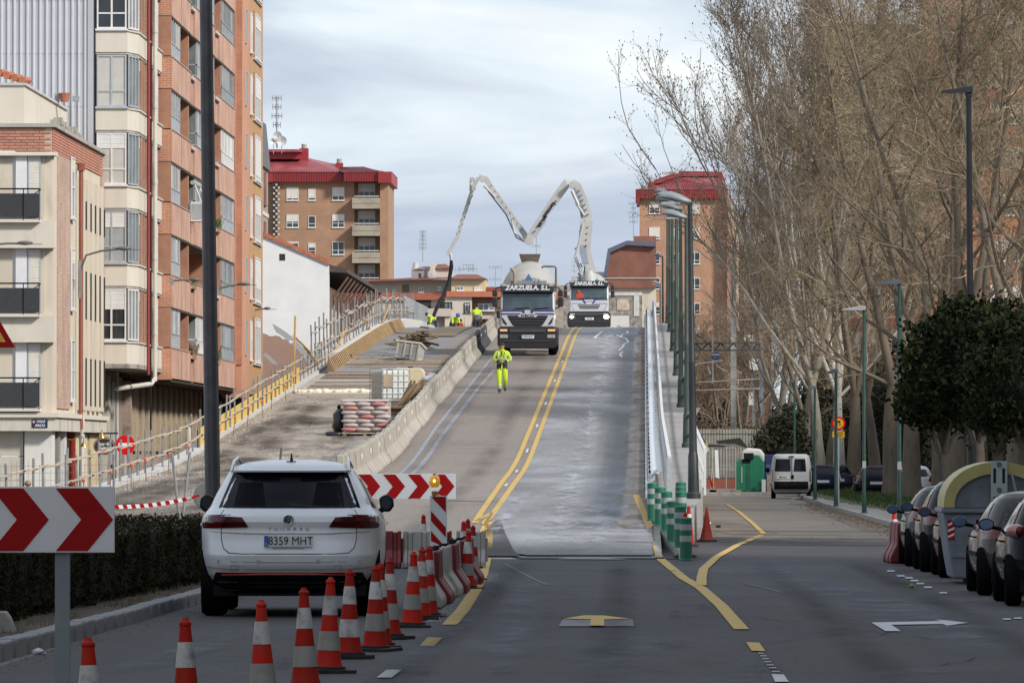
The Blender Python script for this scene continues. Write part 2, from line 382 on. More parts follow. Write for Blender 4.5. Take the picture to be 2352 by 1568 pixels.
# raised footway along the right edge with its tapering nose
def HW(Y):return ZR(Y)+0.22*max(0,min(1,(Y-105.5)/12))+0.02
WALKM=roadmat('footway_concrete',(0.33,0.325,0.32),(0.28,0.275,0.27),(0.22,0.21,0.2),(0.42,0.42,0.42),grain=0.15,pscale=0.1)
mb=MB();ys=[108.8,110,112,114,117.5,120,124,130]+list(range(134,642,4))
def fx(Y):return float(np.interp(Y,[106,117.5,130],[0.62,0.50,0.16]))
for Y in ys:
 h=HW(Y);x1_=float(np.interp(Y,[106,118,128,137,150],[.78,.84,.93,1.18,1.34]));mb.v+=[(fx(Y),Y,-0.3),(fx(Y),Y,h),(x1_,Y,h),(x1_,Y,-0.4)]
for j in range(len(ys)-1):
 a=4*j;b=a+4
 mb.f+=[(a,a+1,b+1,b),(a+1,a+2,b+2,b+1),(a+2,a+3,b+3,b+2)];mb.m+=[0]*3
mb.f+=[(3,2,1,0)];mb.m+=[0]
tag(mb.build('footway',WALKM),kind='structure')

# pavement, kerbs and grass on the right
PAVE=brickmat('pavement_tiles',(0.30,0.285,0.265),(0.25,0.24,0.225),(0.13,0.12,0.11),bw=0.4,bh=0.4,ms=0.02)
KERB=M('kerb_stone',(0.34,0.33,0.31),0.85,var=0.2,scale=4,bump=0.3,dirt=(0.2,0.19,0.18),dscale=3)
GRASSM=M('grass_base',(0.045,0.075,0.022),0.95,var=0.5,scale=2.0,dirt=(0.11,0.085,0.05),dscale=1.5,dpos=(0.45,0.6))
mb=MB()
KX=[(121,5.93),(150,5.93),(200,6.0),(224,6.05),(226,6.12),(262,6.3),(286,6.8)]
def kx(Y):return float(np.interp(Y,[k[0]for k in KX],[k[1]for k in KX]))
mb=MB();ys=[60]+list(range(66,290,6))
for Y in ys:x=kx(max(Y,121));mb.v+=[(x,Y,-0.02),(x,Y,0.13),(x+0.15,Y,0.13),(x+0.15,Y,0.10)]
for j in range(len(ys)-1):
 a=4*j;b=a+4
 for q in range(3):mb.f.append((a+q,b+q,b+q+1,a+q+1));mb.m.append(0)
mb.f.append((0,1,2,3));mb.m.append(0)
tag(mb.build('kerb',KERB),kind='structure')
mb=MB()
for Y in ys:x=kx(max(Y,121));mb.v+=[(x+0.15,Y,0.124),(7.9,Y,0.124)]
for j in range(len(ys)-1):mb.f.append((2*j,2*j+1,2*j+3,2*j+2));mb.m.append(0)
tag(mb.build('pavement',PAVE),kind='structure')
# grass bank, gently uneven, thinning over the pavement edge
mb=MB();nx,ny=20,110
for j in range(ny+1):
 for i in range(nx+1):
  Y=130+j*(320-130)/ny;x0=float(np.interp(Y,[130,165,200,235,260,320],[7.9,7.5,7.05,6.75,6.7,7.0]))+0.12*math.sin(Y*1.3)+0.08*math.sin(Y*3.1)
  u=i/nx;x=x0+u*(34-x0);mb.v.append((x,Y,0.13+min(u*6,1)*0.10+0.04*math.sin(x*2+Y)*min(1,u*8)))
for j in range(ny):
 for i in range(nx):mb.f.append((j*(nx+1)+i,j*(nx+1)+i+1,(j+1)*(nx+1)+i+1,(j+1)*(nx+1)+i));mb.m.append(0)
tag(mb.build('grass_bank',GRASSM),kind='structure')
def blades(name,spots,mat,hmin,hmax,w=0.012):
 mb=MB();r=random.Random(3)
 for x,y,z in spots:
  h=r.uniform(hmin,hmax);a=r.uniform(0,PI);dx,dy=math.cos(a)*w,math.sin(a)*w;lx,ly=r.uniform(-.4,.4)*h,r.uniform(-.4,.4)*h
  mb.quad((x-dx,y-dy,z),(x+dx,y+dy,z),(x+lx,y+ly,z+h))
 return tag(mb.build(name,mat),kind='stuff')
GRASSB=M('grass_blade',(0.06,0.10,0.025),0.8,var=0.5,scale=3)
DRYB=M('dry_grass_blade',(0.20,0.155,0.085),0.9,var=0.4,scale=3)
rr=random.Random(5)
o=blades('grass',[(rr.uniform(7.0+0.5*rr.random(),12),rr.uniform(165,300),0.16)for _ in range(9000)],GRASSB,0.06,0.22,0.03)
tag(o,'short green grass growing on the bank between pavement and trees','grass')
# end of the street: cross kerb and its paving
mb=MB();mb.box(1.7,7.0,284,284.3,-0.02,0.14);tag(mb.build('end_kerb',KERB),kind='structure')
sheet('end_pavement',[(1.7,284.3),(12,284.3),(12,330),(1.7,330)],0.13,PAVE)

# median on the left: kerb stones, soil, dry grass
mb=MB();rk=random.Random(11);y=38.0;kerb=None
root=bpy.data.objects.new('median_kerb',None);COL.objects.link(root);root['kind']='structure'
kst=MB();kst.box(-0.2,0,0.006,0.985,-0.05,0.135);kme=kst.mesh('kerbstone',M('kerb_stone_grey',(0.25,0.25,0.26),0.85,var=0.22,scale=5,bump=0.3,dirt=(0.15,0.15,0.15),dscale=4))
for i in range(62):
 Y=36+i;X=float(np.interp(Y,[36,56,67,76,98],[-5.62,-5.48,-5.30,-5.20,-5.12]))
 o=share('kerbstone',kme,root,(X,Y,rk.uniform(-.006,.006)),(rk.uniform(-.004,.004),0,rk.uniform(-.006,.006)+0.012))
 b=o.modifiers.new('bevel','BEVEL');b.width=0.02;b.segments=2
SOIL=M('median_soil',(0.075,0.058,0.045),0.95,var=0.4,scale=5,bump=0.6,dirt=(0.15,0.12,0.085),dscale=3)
sheet('median_soil',[(-16,30),(-5.75,30),(-5.35,76),(-5.3,99),(-16,99)],0.105,SOIL)
sp=[]
for _ in range(2600):
 Y=rr.uniform(38,98);X=float(np.interp(Y,[36,56,76,98],[-5.85,-5.7,-5.45,-5.35]))-abs(rr.gauss(0,0.25));
 if math.sin(Y*0.9)+math.sin(Y*2.3+X*4)>0.1:sp.append((X,Y,0.10))
tag(blades('dry_grass',sp,DRYB,0.03,0.12,0.006),'dry straw-coloured grass tufts in the soil behind the median kerb','dry grass')
# gravel swept along the yellow line beside the plastic barriers
def pebbles(name,spots,mat,r0,r1):
 mb=MB();r=random.Random(9)
 for x,y,z in spots:
  s=r.uniform(r0,r1);a=r.uniform(0,3)
  pts=[(x+s*math.cos(a+k*2*PI/4)*r.uniform(.6,1),y+s*math.sin(a+k*2*PI/4)*r.uniform(.6,1),z)for k in range(4)]
  mb.add(pts+[(x,y,z+s*0.7)],[(0,1,4),(1,2,4),(2,3,4),(3,0,4)])
 return tag(mb.build(name,mat),kind='stuff')
sp=[(-2.28+abs(rr.gauss(0,.09)),rr.uniform(68,96),0.004)for _ in range(2600)]+[(rr.uniform(-3.4,-2.3),rr.uniform(72,100),0.004)for _ in range(500)]
tag(pebbles('gravel',sp,M('gravel_grey',(0.26,0.25,0.24),0.9,var=0.3,scale=20),0.006,0.016),'fine grey gravel lying along the foot of the plastic barriers','gravel')
sp=[(float(np.interp(Y,[36,56,76,98],[-5.4,-5.3,-5.05,-5.0]))+abs(rr.gauss(0,.13)),Y,0.003)for Y in [rr.uniform(40,95)for _ in range(700)]]
tag(pebbles('debris',sp,M('debris_brown',(0.14,0.115,0.09),0.9,var=0.5,scale=20),0.006,0.02),'leaf litter and grit in the gutter below the median kerb','litter')
sp=[(5.9-abs(rr.gauss(0,.35)),rr.uniform(128,235),0.012)for _ in range(900)]
tag(pebbles('leaf_litter',sp,M('litter_brown',(0.13,0.09,0.055),0.9,var=0.5,scale=20),0.015,0.05),'brown fallen leaves along the right hand kerb','leaves')

sp=[(-12.5+abs(rr.gauss(0,.55)),Y,ZR(Y)+.015)for Y in [rr.uniform(122,236)for _ in range(900)]]
tag(pebbles('rubble',sp,M('rubble_pale',(.42,.38,.33),.95,var=.4,scale=9),.012,.045),'pale broken concrete rubble along the left edge of the closed lane','rubble')
sp=[(rr.uniform(-12,-7.6),Y,ZR(Y)+.015)for Y in [rr.uniform(120,228)for _ in range(1400)]]
tag(pebbles('rubble',sp,M('rubble_brown',(.12,.095,.075),.95,var=.4,scale=9),.01,.035),'dark brown crumbs of soil scattered over the closed lane','rubble')
# ------------------------------------------------------------------ painted markings
def ribbon(name,pts,w,mat,dz=0.006):
 mb=MB();P=[]
 for i in range(len(pts)-1):                                    # fine steps so that the paint follows the ramp
  a,b=pts[i],pts[i+1];k=max(1,int((b-a).length/2.5))
  for j in range(k):P.append(a.lerp(b,j/k))
 P.append(pts[-1])
 for i,p in enumerate(P):
  d=(P[min(i+1,len(P)-1)]-P[max(i-1,0)]);d.z=0;d.normalize();n=Vector((-d.y,d.x,0))*w/2
  for q in (p-n,p+n):
   base=ZR(q.y)+0.016 if (q.x<0.2 and q.y>111.5)else 0.006
   mb.v.append((q.x,q.y,base+dz))
 for i in range(len(P)-1):mb.f.append((2*i+1,2*i,2*i+2,2*i+3));mb.m.append(0)
 return tag(mb.build(name,mat),kind='structure')
def zz(x,y):return (980+x*.3472,1102.5+y*.3472)                 # zoomed reading of the foreground road
def GP(x,y):p=zz(x,y);return G(*p)
def RPz(x,y):p=zz(x,y);return RP(*p)
ribbon('yellow_edge_line',[GP(150,960),GP(240,860),GP(318,740),GP(372,620),GP(400,510),GP(420,420)],0.155,YEL)
p0=RPz(440,345)
ribbon('yellow_edge_line',[Vector((p0.x,p0.y,0)),Vector((-3.13,128,0)),Vector((-3.10,134,0)),Vector((-3.13,160,0)),Vector((-3.16,250,0)),Vector((-3.2,360,0)),Vector((-3.2,640,0))],0.13,YEL)
ribbon('yellow_edge_line',[Vector((-3.32,128,0)),Vector((-3.36,134,0)),Vector((-3.46,160,0)),Vector((-3.48,250,0)),Vector((-3.5,360,0)),Vector((-3.5,640,0))],0.13,YEL)
ribbon('yellow_edge_line',[RPz(345,400),RPz(370,330),RPz(430,220),Vector((-3.34,129,0))],0.08,YEL)
BLUEF=wornpaint('pale_blue_line',(0.26,0.28,0.33),(0.19,0.165,0.148))
ribbon('worn_blue_line',[RP(918,1090),RP(1000,985),RP(1080,885),RP(1130,822)],0.11,BLUEF)
ribbon('worn_blue_line',[RP(946,1090),RP(1012,1005),RP(1100,890),RP(1136,850)],0.13,BLUEF)
for yy in (262,240,218,200,183,168,155):                      # old white dashes between the two yellow lines
 ribbon('worn_white_dash',[Vector((-3.30,yy,0)),Vector((-3.30,yy+2.2,0))],0.07,WPAINT)
# the Y of yellow paint on the right
ribbon('yellow_edge_line',[GP(2083,990),GP(1950,835),GP(1815,715),GP(1700,650),GP(1640,600),GP(1555,530),GP(1500,455),GP(1385,345)],0.15,YEL)
ribbon('yellow_edge_line',[GP(1818,700),GP(1818,650),GP(1832,590),GP(1920,510),GP(2060,430),GP(2225,362)],0.14,YEL,0.010)
ribbon('yellow_edge_line',[GP(2230,358),GP(2160,290),GP(2070,215),GP(1985,160)],0.12,YEL,0.014)
def poly_mark(name,pts,mat,z=0.012):
 mb=MB();mb.quad(*[(p.x,p.y,z)for p in [G(*q)for q in pts]]);o=mb.build(name,mat)
 return tag(o,kind='structure')
poly_mark('yellow_dash',[zz(-45,1100),zz(50,1102),zz(105,1047),zz(5,1045)],YEL)
poly_mark('yellow_dash',[zz(2150,1134),zz(2242,1138),zz(2200,1080),zz(2113,1077)],YEL)
poly_mark('white_dash',[(865,1558),(900,1558),(922,1540),(888,1540)],WPAINT)
poly_mark('white_dash',[(1780,1568),(1812,1568),(1800,1551),(1772,1550)],WPAINT)
for i,(x,y)in enumerate([(2205,1150),(2218,1168),(2230,1187),(2243,1207),(2260,1228),(2275,1247),(2295,1272)]):
 a=zz(x-10,y-3);b=zz(x+28+i*2,y-2);poly_mark('white_tick',[(a[0],a[1]+1.6),(b[0],b[1]+1.6),b,a],WPAINT)
ar=[(763,1203),(850,1255),(945,1256),(885,1217),(1200,1211),(1228,1222),(1357,1204),(1150,1183),(1190,1194)]
poly_mark('white_arrow',[((2100+x*.45909)/1.2245,(1200+y*.45909)/1.2245)for x,y in ar],WPAINT)
# parking bay dashes
for x,y in ((885,886),(945,916),(995,928),(1030,945),(1065,963),(1112,986),(1205,1020),(1595,1182),(1662,1176)):
 cx_,cy_=(2100+x*.45909)/1.2245,(1200+y*.45909)/1.2245
 poly_mark('bay_dash',[(cx_-8,cy_+1.6),(cx_+10,cy_+1.6),(cx_+7,cy_-1.6),(cx_-10,cy_-1.6)],WPAINT)
# repainted arrow block in the middle of the lane
poly_mark('grey_block',[zz(872,970),zz(1372,970),zz(1362,920),zz(905,920)],M('grey_block_paint',(0.17,0.18,0.21),0.8,var=0.15),0.010)
poly_mark('black_bar',[zz(893,914),zz(1362,914),zz(1360,893),zz(893,892)],M('black_bar_paint',(0.014,0.018,0.022),0.8),0.010)
poly_mark('yellow_arrowhead',[zz(905,925),zz(1090,929),zz(1170,929),zz(1352,925),zz(1170,903),zz(1040,902)],YEL,0.018)
poly_mark('yellow_arrow_stem',[zz(1080,973),zz(1175,973),zz(1174,928),zz(1086,928)],YEL,0.022)
poly_mark('worn_white_line',[zz(860,526),zz(1330,528),zz(1200,519),zz(920,518)],wornpaint('faded_white',(0.26,0.27,0.30),(0.07,0.07,0.08)),0.016)
FADE=wornpaint('faded_film',(0.11,0.115,0.13),(0.065,0.065,0.072))
def faint(pts,w):ribbon('worn_line',[GP(*p)for p in pts],w,FADE,0.001)
faint([(520,555),(600,595),(700,650),(800,695)],0.05)
faint([(1450,1262),(200,1275)],0.02)
faint([(2110,685),(2240,715),(2352,745)],0.05)
# white crack-like sealant near the crest
SEAL=M('white_sealant',(0.62,0.64,0.68),0.6,var=0.1)
def s8(x,y):return (1102.5+x*.2344,555.3+y*.2344)
for pl in ([(1440,875),(1450,900),(1395,910),(1380,935),(1430,950),(1455,985),(1410,1005),(1395,1035),(1360,1070)],[(1400,1080),(1370,1105),(1390,1130)],[(1380,935),(1320,905),(1240,935)],[(1200,880),(1150,920),(1120,945),(1190,955)]):
 ribbon('sealed_crack',[RP(*s8(x,y))for x,y in pl],0.10,SEAL,0.004)
ribbon('thin_white_line',[RP(*s8(20,1405)),RP(*s8(680,1403))],0.12,wornpaint('thin_line',(0.42,0.40,0.38),(0.27,0.24,0.22)),0.003)
for a,b in (((320,1140),(830,1142)),((585,1260),(790,1262)),((425,1257),(480,1257))):
 ribbon('deck_joint',[RP(*s8(*a)),RP(*s8(*b))],0.16,M('joint_dark',(0.09,0.08,0.075),0.9),0.003)
for y_ in (1022,1040):ribbon('deck_joint',[RP(985,y_),RP(1150,y_+1)],0.05,M('joint_dark'),0.003)
ribbon('deck_joint',[RP(1005,1150),RP(1140,1153)],0.25,M('joint_grey',(0.15,0.145,0.14),0.9),0.003)

# ---- thin films, tyre tracks and oil stains that fade at their edges
def filmmat(name,color,k,scale=1.2,lo=.40,hi=.62,st=(1,.35,1)):
 m,t,b=newmat(name);N=t.nodes;b.inputs['Roughness'].default_value=.8;b.inputs['Base Color'].default_value=(*color,1);b.inputs['Specular IOR Level'].default_value=.2
 tcn=N.new('ShaderNodeTexCoord');mp=N.new('ShaderNodeMapping');mp.inputs['Scale'].default_value=st;lk(t,tcn.outputs['Object'],mp.inputs[0])
 n=N.new('ShaderNodeTexNoise');n.inputs['Scale'].default_value=scale;n.inputs['Detail'].default_value=8;n.inputs['Roughness'].default_value=.65;lk(t,mp.outputs[0],n.inputs['Vector'])
 mr=N.new('ShaderNodeMapRange');mr.inputs['From Min'].default_value=lo;mr.inputs['From Max'].default_value=hi;mr.inputs['To Max'].default_value=k;lk(t,n.outputs['Fac'],mr.inputs[0])
 at=N.new('ShaderNodeAttribute');at.attribute_name='fade';mu=N.new('ShaderNodeMath');mu.operation='MULTIPLY';lk(t,mr.outputs[0],mu.inputs[0]);lk(t,at.outputs['Fac'],mu.inputs[1]);lk(t,mu.outputs[0],b.inputs['Alpha']);return m
_fz=[0]
def film(name,pts,w,mat):
 """soft-edged strip laid on the road; pts are ground or ramp points"""
 _fz[0]+=.0007;P=[]
 for i in range(len(pts)-1):
  a,b=pts[i],pts[i+1];k=max(2,int((b-a).length/3));P+=[a.lerp(b,j/k)for j in range(k)]
 P.append(pts[-1]);mb=MB();F=[];C=(-1,-.5,0,.5,1);K=len(P)
 for i,p in enumerate(P):
  d=P[min(i+1,K-1)]-P[max(i-1,0)];d.z=0;d.normalize();n=Vector((-d.y,d.x,0))*w/2
  for c in C:
   q=p+n*c;z=(ZR(q.y)+.024 if (q.x<.16 and q.y>111.5)else .0085)+_fz[0];mb.v.append((q.x,q.y,z));F.append((1-abs(c))**.8*min(1,i/2,(K-1-i)/2))
 for i in range(K-1):
  for j in range(4):a=i*5+j;mb.f.append((a+1,a,a+5,a+6));mb.m.append(0)
 o=mb.build(name,mat);a=o.data.color_attributes.new('fade','FLOAT_COLOR','POINT');a.data.foreach_set('color',[x for f in F for x in (f,f,f,1)]);return tag(o,kind='structure')
FB=filmmat('blue_film',(.20,.22,.27),.55);FBR=filmmat('pale_ramp_film',(.42,.44,.49),.8,1.6,.42,.6,(1,.12,1));FD=filmmat('dark_track',(.012,.012,.013),.34,.8,.3,.6,(1,.2,1));FO=filmmat('oil_stain',(.008,.008,.009),.8,3,.35,.55);FT=filmmat('tan_dust',(.20,.17,.14),.6,1.0,.40,.6)
film('pale_film',[G(880,1568),G(960,1500),G(1045,1430),G(1095,1360),G(1118,1292)],.55,FB)
film('pale_film',[G(1700,1292),G(1850,1330),G(2050,1395),G(2352,1510)],1.3,FB)
film('pale_film',[G(1120,1568),G(1180,1450),G(1210,1330)],.5,FB);film('pale_film',[G(1420,1568),G(1400,1450)],1.0,FB);film('pale_film',[G(1560,1310),G(1800,1318)],4,FB);film('pale_film',[G(1700,1500),G(1740,1560)],.5,FB)
film('pale_film',[G(200,1568),G(420,1500),G(620,1440)],.5,FB);film('pale_film',[G(1960,1560),G(2300,1530)],3,FB)
for x_ in (-1.95,-.35,1.9,3.4):film('tyre_track',[Vector((x_,46,0)),Vector((x_+.05,75,0)),Vector((x_-.05,108,0))],.55,FD)
FR=filmmat('ramp_track',(.06,.052,.046),.28,.8,.35,.6,(1,.2,1))
for x_ in (-6.0,-4.3):film('tyre_track',[Vector((x_,115,0)),Vector((x_,345,0))],.8,FR)
FMUD=filmmat('mud_film',(.06,.046,.036),.62,.9,.42,.56,(.8,.22,1));FDU=filmmat('pale_dust',(.50,.45,.39),.8,.8,.46,.60,(.8,.2,1))
for a_,b_,w_,m_ in ((-9.4,-9.0,1.3,FMUD),(-11.3,-10.9,1.2,FMUD),(-10.3,-10.0,.8,FDU),(-8.3,-8.2,.8,FDU),(-11.9,-11.7,.8,FMUD)):film('mud_track',[Vector((a_,122,0)),Vector(((a_+b_)/2+.25,165,0)),Vector((b_,227,0))],w_,m_)
for y_,x_,w_ in ((131,-10.2,5),(147,-9.4,6),(163,-10.8,8),(182,-9.8,7),(203,-10.4,10),(216,-9.6,9)):film('mud_patch',[Vector((x_-1.6,y_,0)),Vector((x_,y_+1,0)),Vector((x_+1.9,y_-.5,0))],w_,FMUD)
film('pale_film',[Vector((-1.7,113,0)),Vector((-1.75,180,0)),Vector((-1.65,250,0)),Vector((-1.7,345,0))],.9,FBR);film('pale_film',[Vector((-2.75,116,0)),Vector((-2.8,150,0))],.5,FBR);film('pale_film',[Vector((-1.0,112.5,0)),Vector((-1.1,140,0))],1.2,FBR)
film('dark_film',[Vector((-2.3,112.4,0)),Vector((-.1,112.4,0))],1.6,FD);film('tan_dust',[Vector((-4.6,108,0)),Vector((-4.4,111.4,0))],3,FT);film('tan_dust',[G(1560,1225),G(1750,1240),G(2000,1250)],12,FT)
ro=random.Random(8)
for i in range(26):px,py=ro.uniform(520,2300),ro.uniform(1310,1560);g_=G(px,py);s_=ro.uniform(.12,.35);film('oil_stain',[g_,g_+Vector((ro.uniform(-.1,.1),ro.uniform(1,4),0))],s_,FO)
CRK=M('crack_dark',(.012,.012,.013),.95,var=0)
for i in range(15):
 px,py=ro.uniform(1100,2300),ro.uniform(1295,1560);g_=G(px,py);P=[g_];a_=ro.uniform(-.5,.5)
 for _ in range(7):P.append(P[-1]+Vector((ro.uniform(.1,.3)*(1 if i % 2 else -1),ro.uniform(-.5,1.4),0)))
 ribbon('road_crack',P,.012,CRK,.002)
# ================================================================== BARRIERS, RAILINGS, LAMPS ON THE VIADUCT
# ---- concrete safety barrier, one object per segment
L=6.0
prof=[(-0.30,0),(0.30,0),(0.30,0.08),(0.12,0.33),(0.08,0.80),(-0.08,0.80),(-0.12,0.33),(-0.30,0.08)]
CB=M('barrier_concrete',(0.37,0.345,0.30),0.85,var=0.16,scale=1.5,bump=0.3,orand=.08,dirt=(0.20,0.18,0.15),dscale=1.6,stretch=(1,1.4,0.45),dpos=(0.47,0.68))
CBD=M('barrier_dark',(0.035,0.036,0.04),0.8,var=0.3,scale=1.5)
REFL=M('reflector',(0.75,0.75,0.72),0.3)
mbb=MB();mbb.prism([(p[0],p[1])for p in prof],'y',0.015,L-0.015);cbm=mbb.mesh('concrete_barrier',CB);cbd=mbb.mesh('concrete_barrier',CBD)
mbr=MB();mbr.box(0.085,0.12,-0.06,0.06,0.52,0.64);rfm=mbr.mesh('reflector',REFL)
mbl=MB();mbl.prism([(-0.05,0.80),(0.05,0.80),(0.03,0.86),(-0.03,0.86)],'y',-0.12,0.12);lgm=mbl.mesh('lifting_lug',CB)
for i in range(38):
 Y0=152+i*L;Y1=Y0+L;pitch=math.atan2(ZR(Y1)-ZR(Y0),L)
 x=-7.08+0.03*math.sin(i*1.7);dark=i in (20,21,22)
 lab=('black-stained' if dark else 'grey')+' concrete barrier segment, '+(ORD[i])+' up the ramp from the white car'
 t=thing('concrete_barrier',lab,'concrete barrier',(x,Y0,ZR(Y0)+0.02),group='concrete safety barrier segments up the ramp',rot=(pitch,0,rr.uniform(-.002,.002)))
 o=share('barrier_body',cbd if dark else cbm,t)
 b=o.modifiers.new('bevel','BEVEL');b.width=0.02;b.segments=1
 share('reflector',rfm,t,(0,2.9,0))
 share('lifting_lug',lgm,t,(0,1.5,0));share('lifting_lug',lgm,t,(0,4.5,0))

# ---- steel guardrail on the right
GW=M('guardrail_white',(0.56,0.59,0.62),0.45,metal=0.25,var=0.1,scale=6)
def along(mb,sec,y0,y1,step=4.0,m=0):
 """push a closed section (x, height over road) along the ramp"""
 n=max(1,int((y1-y0)/step));k=len(sec);o=len(mb.v)
 for j in range(n+1):
  Y=y0+(y1-y0)*j/n;z=ZR(Y)
  for x,h in sec:mb.v.append((x,Y,z+h))
 for j in range(n):
  for q in range(k):mb.f.append((o+j*k+q,o+j*k+(q+1)%k,o+(j+1)*k+(q+1)%k,o+(j+1)*k+q));mb.m.append(m)
 mb.f+=[tuple(reversed(range(o,o+k))),tuple(range(o+n*k,o+n*k+k))];mb.m+=[m,m]
t=thing('guardrail','white galvanised guardrail along the right edge of the viaduct road','guardrail')
mb=MB();along(mb,[(0.02,0.42),(0.07,0.46),(0.02,0.52),(0.02,0.60),(0.07,0.66),(0.02,0.72),(0.05,0.72),(0.10,0.66),(0.05,0.58),(0.05,0.54),(0.10,0.46),(0.05,0.42)],131,640);mb.build('beam',GW,t)
mb=MB();along(mb,[(0.12,0.86),(0.30,0.86),(0.30,0.93),(0.12,0.93)],133,640);mb.build('top_rail',M('rail_top',(0.66,0.69,0.72),0.4,metal=0.15,var=0.08),t)
mb=MB();mb.box(0.10,0.22,-0.05,0.05,0.0,0.86);pm=mb.mesh('post',GALV)
mb=MB();mb.cyl((0.0,0,0.57),(0.02,0,0.57),0.03,n=6);mb.cyl((0.11,-0.05,0.90),(0.11,0.05,0.90),0.03,n=6);bm_=mb.mesh('bolt',BLACK)
for i in range(64):
 Y=132+i*4;p=share('post',pm,t,(0,Y,ZR(Y)+0.02));share('bolt',bm_,p)
# ---- pedestrian railing on the footway
t=thing('footway_railing','pale metal railing with many long horizontal tubes beside the footway','railing')
RW=M('railing_white',(0.60,0.61,0.62),0.5,metal=0.1,var=0.08)
for h in (0.38,0.52,0.66,0.80,0.94,1.08,1.22):
 mb=MB();x=0.46;along(mb,[(x,h),(x+0.035,h),(x+0.035,h+0.035),(x,h+0.035)],124,640);mb.build('rail',RW,t)
mb=MB();along(mb,[(0.44,1.36),(0.51,1.36),(0.51,1.42),(0.44,1.42)],124,640);mb.build('handrail',RW,t)
mb=MB();mb.box(0.43,0.52,-0.02,0.02,0.2,1.38);pm=mb.mesh('post',GALV)
mb=MB();mb.box(0.28,0.44,-0.025,0.025,0.88,0.92);am=mb.mesh('brace',GALV)
for i in range(125):
 Y=124+i*2;p=share('post',pm,t,(0,Y,ZR(Y)));
 if Y>133:share('brace',am,p)
mb=MB()
for i in range(900):Y=124+i*.4;z=ZR(Y);mb.box(.472,.484,Y-.008,Y+.008,z+.3,z+1.36)
tag(mb.build('balusters',RW,t),kind='stuff')
# ---- outer handrail
t=thing('outer_handrail','white painted tube handrail on the outer edge of the footway','handrail')
mb=MB();along(mb,[(1.27,1.14),(1.34,1.14),(1.34,1.21),(1.27,1.21)],141,640);mb.build('handrail',RW,t)
mb=MB();along(mb,[(1.28,0.62),(1.33,0.62),(1.33,0.66),(1.28,0.66)],141,640);mb.build('rail',RW,t)
mb=MB();mb.box(1.28,1.33,-0.025,0.025,0.2,1.16);pm=mb.mesh('post',RW)
for i in range(40):Y=141+i*6;share('post',pm,t,(0,Y,ZR(Y)))

# ---- viaduct lamps with cobra heads
POLE=M('pole_green_grey',(0.055,0.075,0.068),0.5,metal=0.3,var=0.25,scale=2)
POLED=M('pole_dark',(0.030,0.036,0.040),0.45,metal=0.2,var=0.25,scale=3)
HEAD=M('lamp_head_grey',(0.20,0.23,0.25),0.45,var=0.1)
def lamp(loc,label,h,dark=False,lean=0.0):
 t=thing('street_lamp',label,'street lamp',loc,group='curved head lamps along the viaduct',rot=(0,lean,0))
 pmx=POLED if dark else POLE
 mb=MB();mb.lathe([(0.15,0),(0.15,0.1),(0.12,0.14),(0.105,0.9),(0.09,0.95),(0.085,1.0),(0.07,2.8),(0.078,2.85),(0.065,2.9),(0.05,h)],n=14);mb.build('pole',pmx,t,smooth=35)
 mb=MB();pr=[]
 path=[(0.03,0.05),(-0.05,0.06),(-0.2,0.10),(-0.4,0.16),(-0.6,0.17),(-0.72,0.13)]
 rad=[(0.05,0.04),(0.10,0.08),(0.15,0.12),(0.16,0.13),(0.12,0.07),(0.02,0.02)]
 n=14;o=0
 for (x,z),(ry,rz)in zip(path,rad):
  for j in range(n):
   a=2*PI*j/n;mb.v.append((x,ry*math.cos(a),h+z+rz*math.sin(a)*(1.0 if math.sin(a)>0 else 0.55)))
 for i in range(len(path)-1):
  for j in range(n):mb.f.append((i*n+j,i*n+(j+1)%n,(i+1)*n+(j+1)%n,(i+1)*n+j));mb.m.append(0)
 mb.f+=[tuple(reversed(range(n))),tuple(range((len(path)-1)*n,len(path)*n))];mb.m+=[0,0]
 hd=mb.build('lamp_head',HEAD,t,smooth=60)
 mb=MB();mb.box(-0.55,-0.2,-0.10,0.10,h+0.02,h+0.06);mb.build('lamp_glass',M('lamp_glass',(0.35,0.37,0.38),0.2),hd)
 mb=MB();mb.box(-0.02,0.045,-0.03,0.03,h-0.25,h+0.08);mb.build('spigot',pmx,t)
 return t
LY=[137,181,210,240,270,300,330,450,520]
for i,Y in enumerate(LY):
 x=1.03 if i==0 else (1.18 if Y<400 else 1.28)
 lab='nearest viaduct lamp, dark grey pole with curved grey head' if i==0 else 'grey-green pole lamp, %s one up the viaduct footway behind the dark nearest lamp' % ORD[i-1]
 t=lamp((x,Y,HW(Y)),lab,6.15 if i==0 else 6.3,dark=(i==0),lean=-0.012 if i==0 else -0.003)
 if i:
  mb=MB();mb.prism([(1.34-x,-0.02),(1.80-x,-0.02),(1.34-x,-0.85)],'y',-0.2,0.2);mb.build('bracket',CONCL,t)
mb=MB();mb.cyl((0,0,0),(0,0,9),0.05,n=8);t=thing('street_lamp','tall distant lamp with a flat pale head above the red roof','street lamp',(2.4,470,8.0));mb2=MB();mb2.cyl((0,0,0),(0,0,14.0),0.08,0.06,n=8);mb2.build('pole',POLE,t)
mb2=MB();mb2.box(-1.1,0.05,-.15,.15,13.95,14.12);mb2.build('lamp_head',M('flat_head',(0.4,0.42,0.4),0.5),t,bevel=0.03)

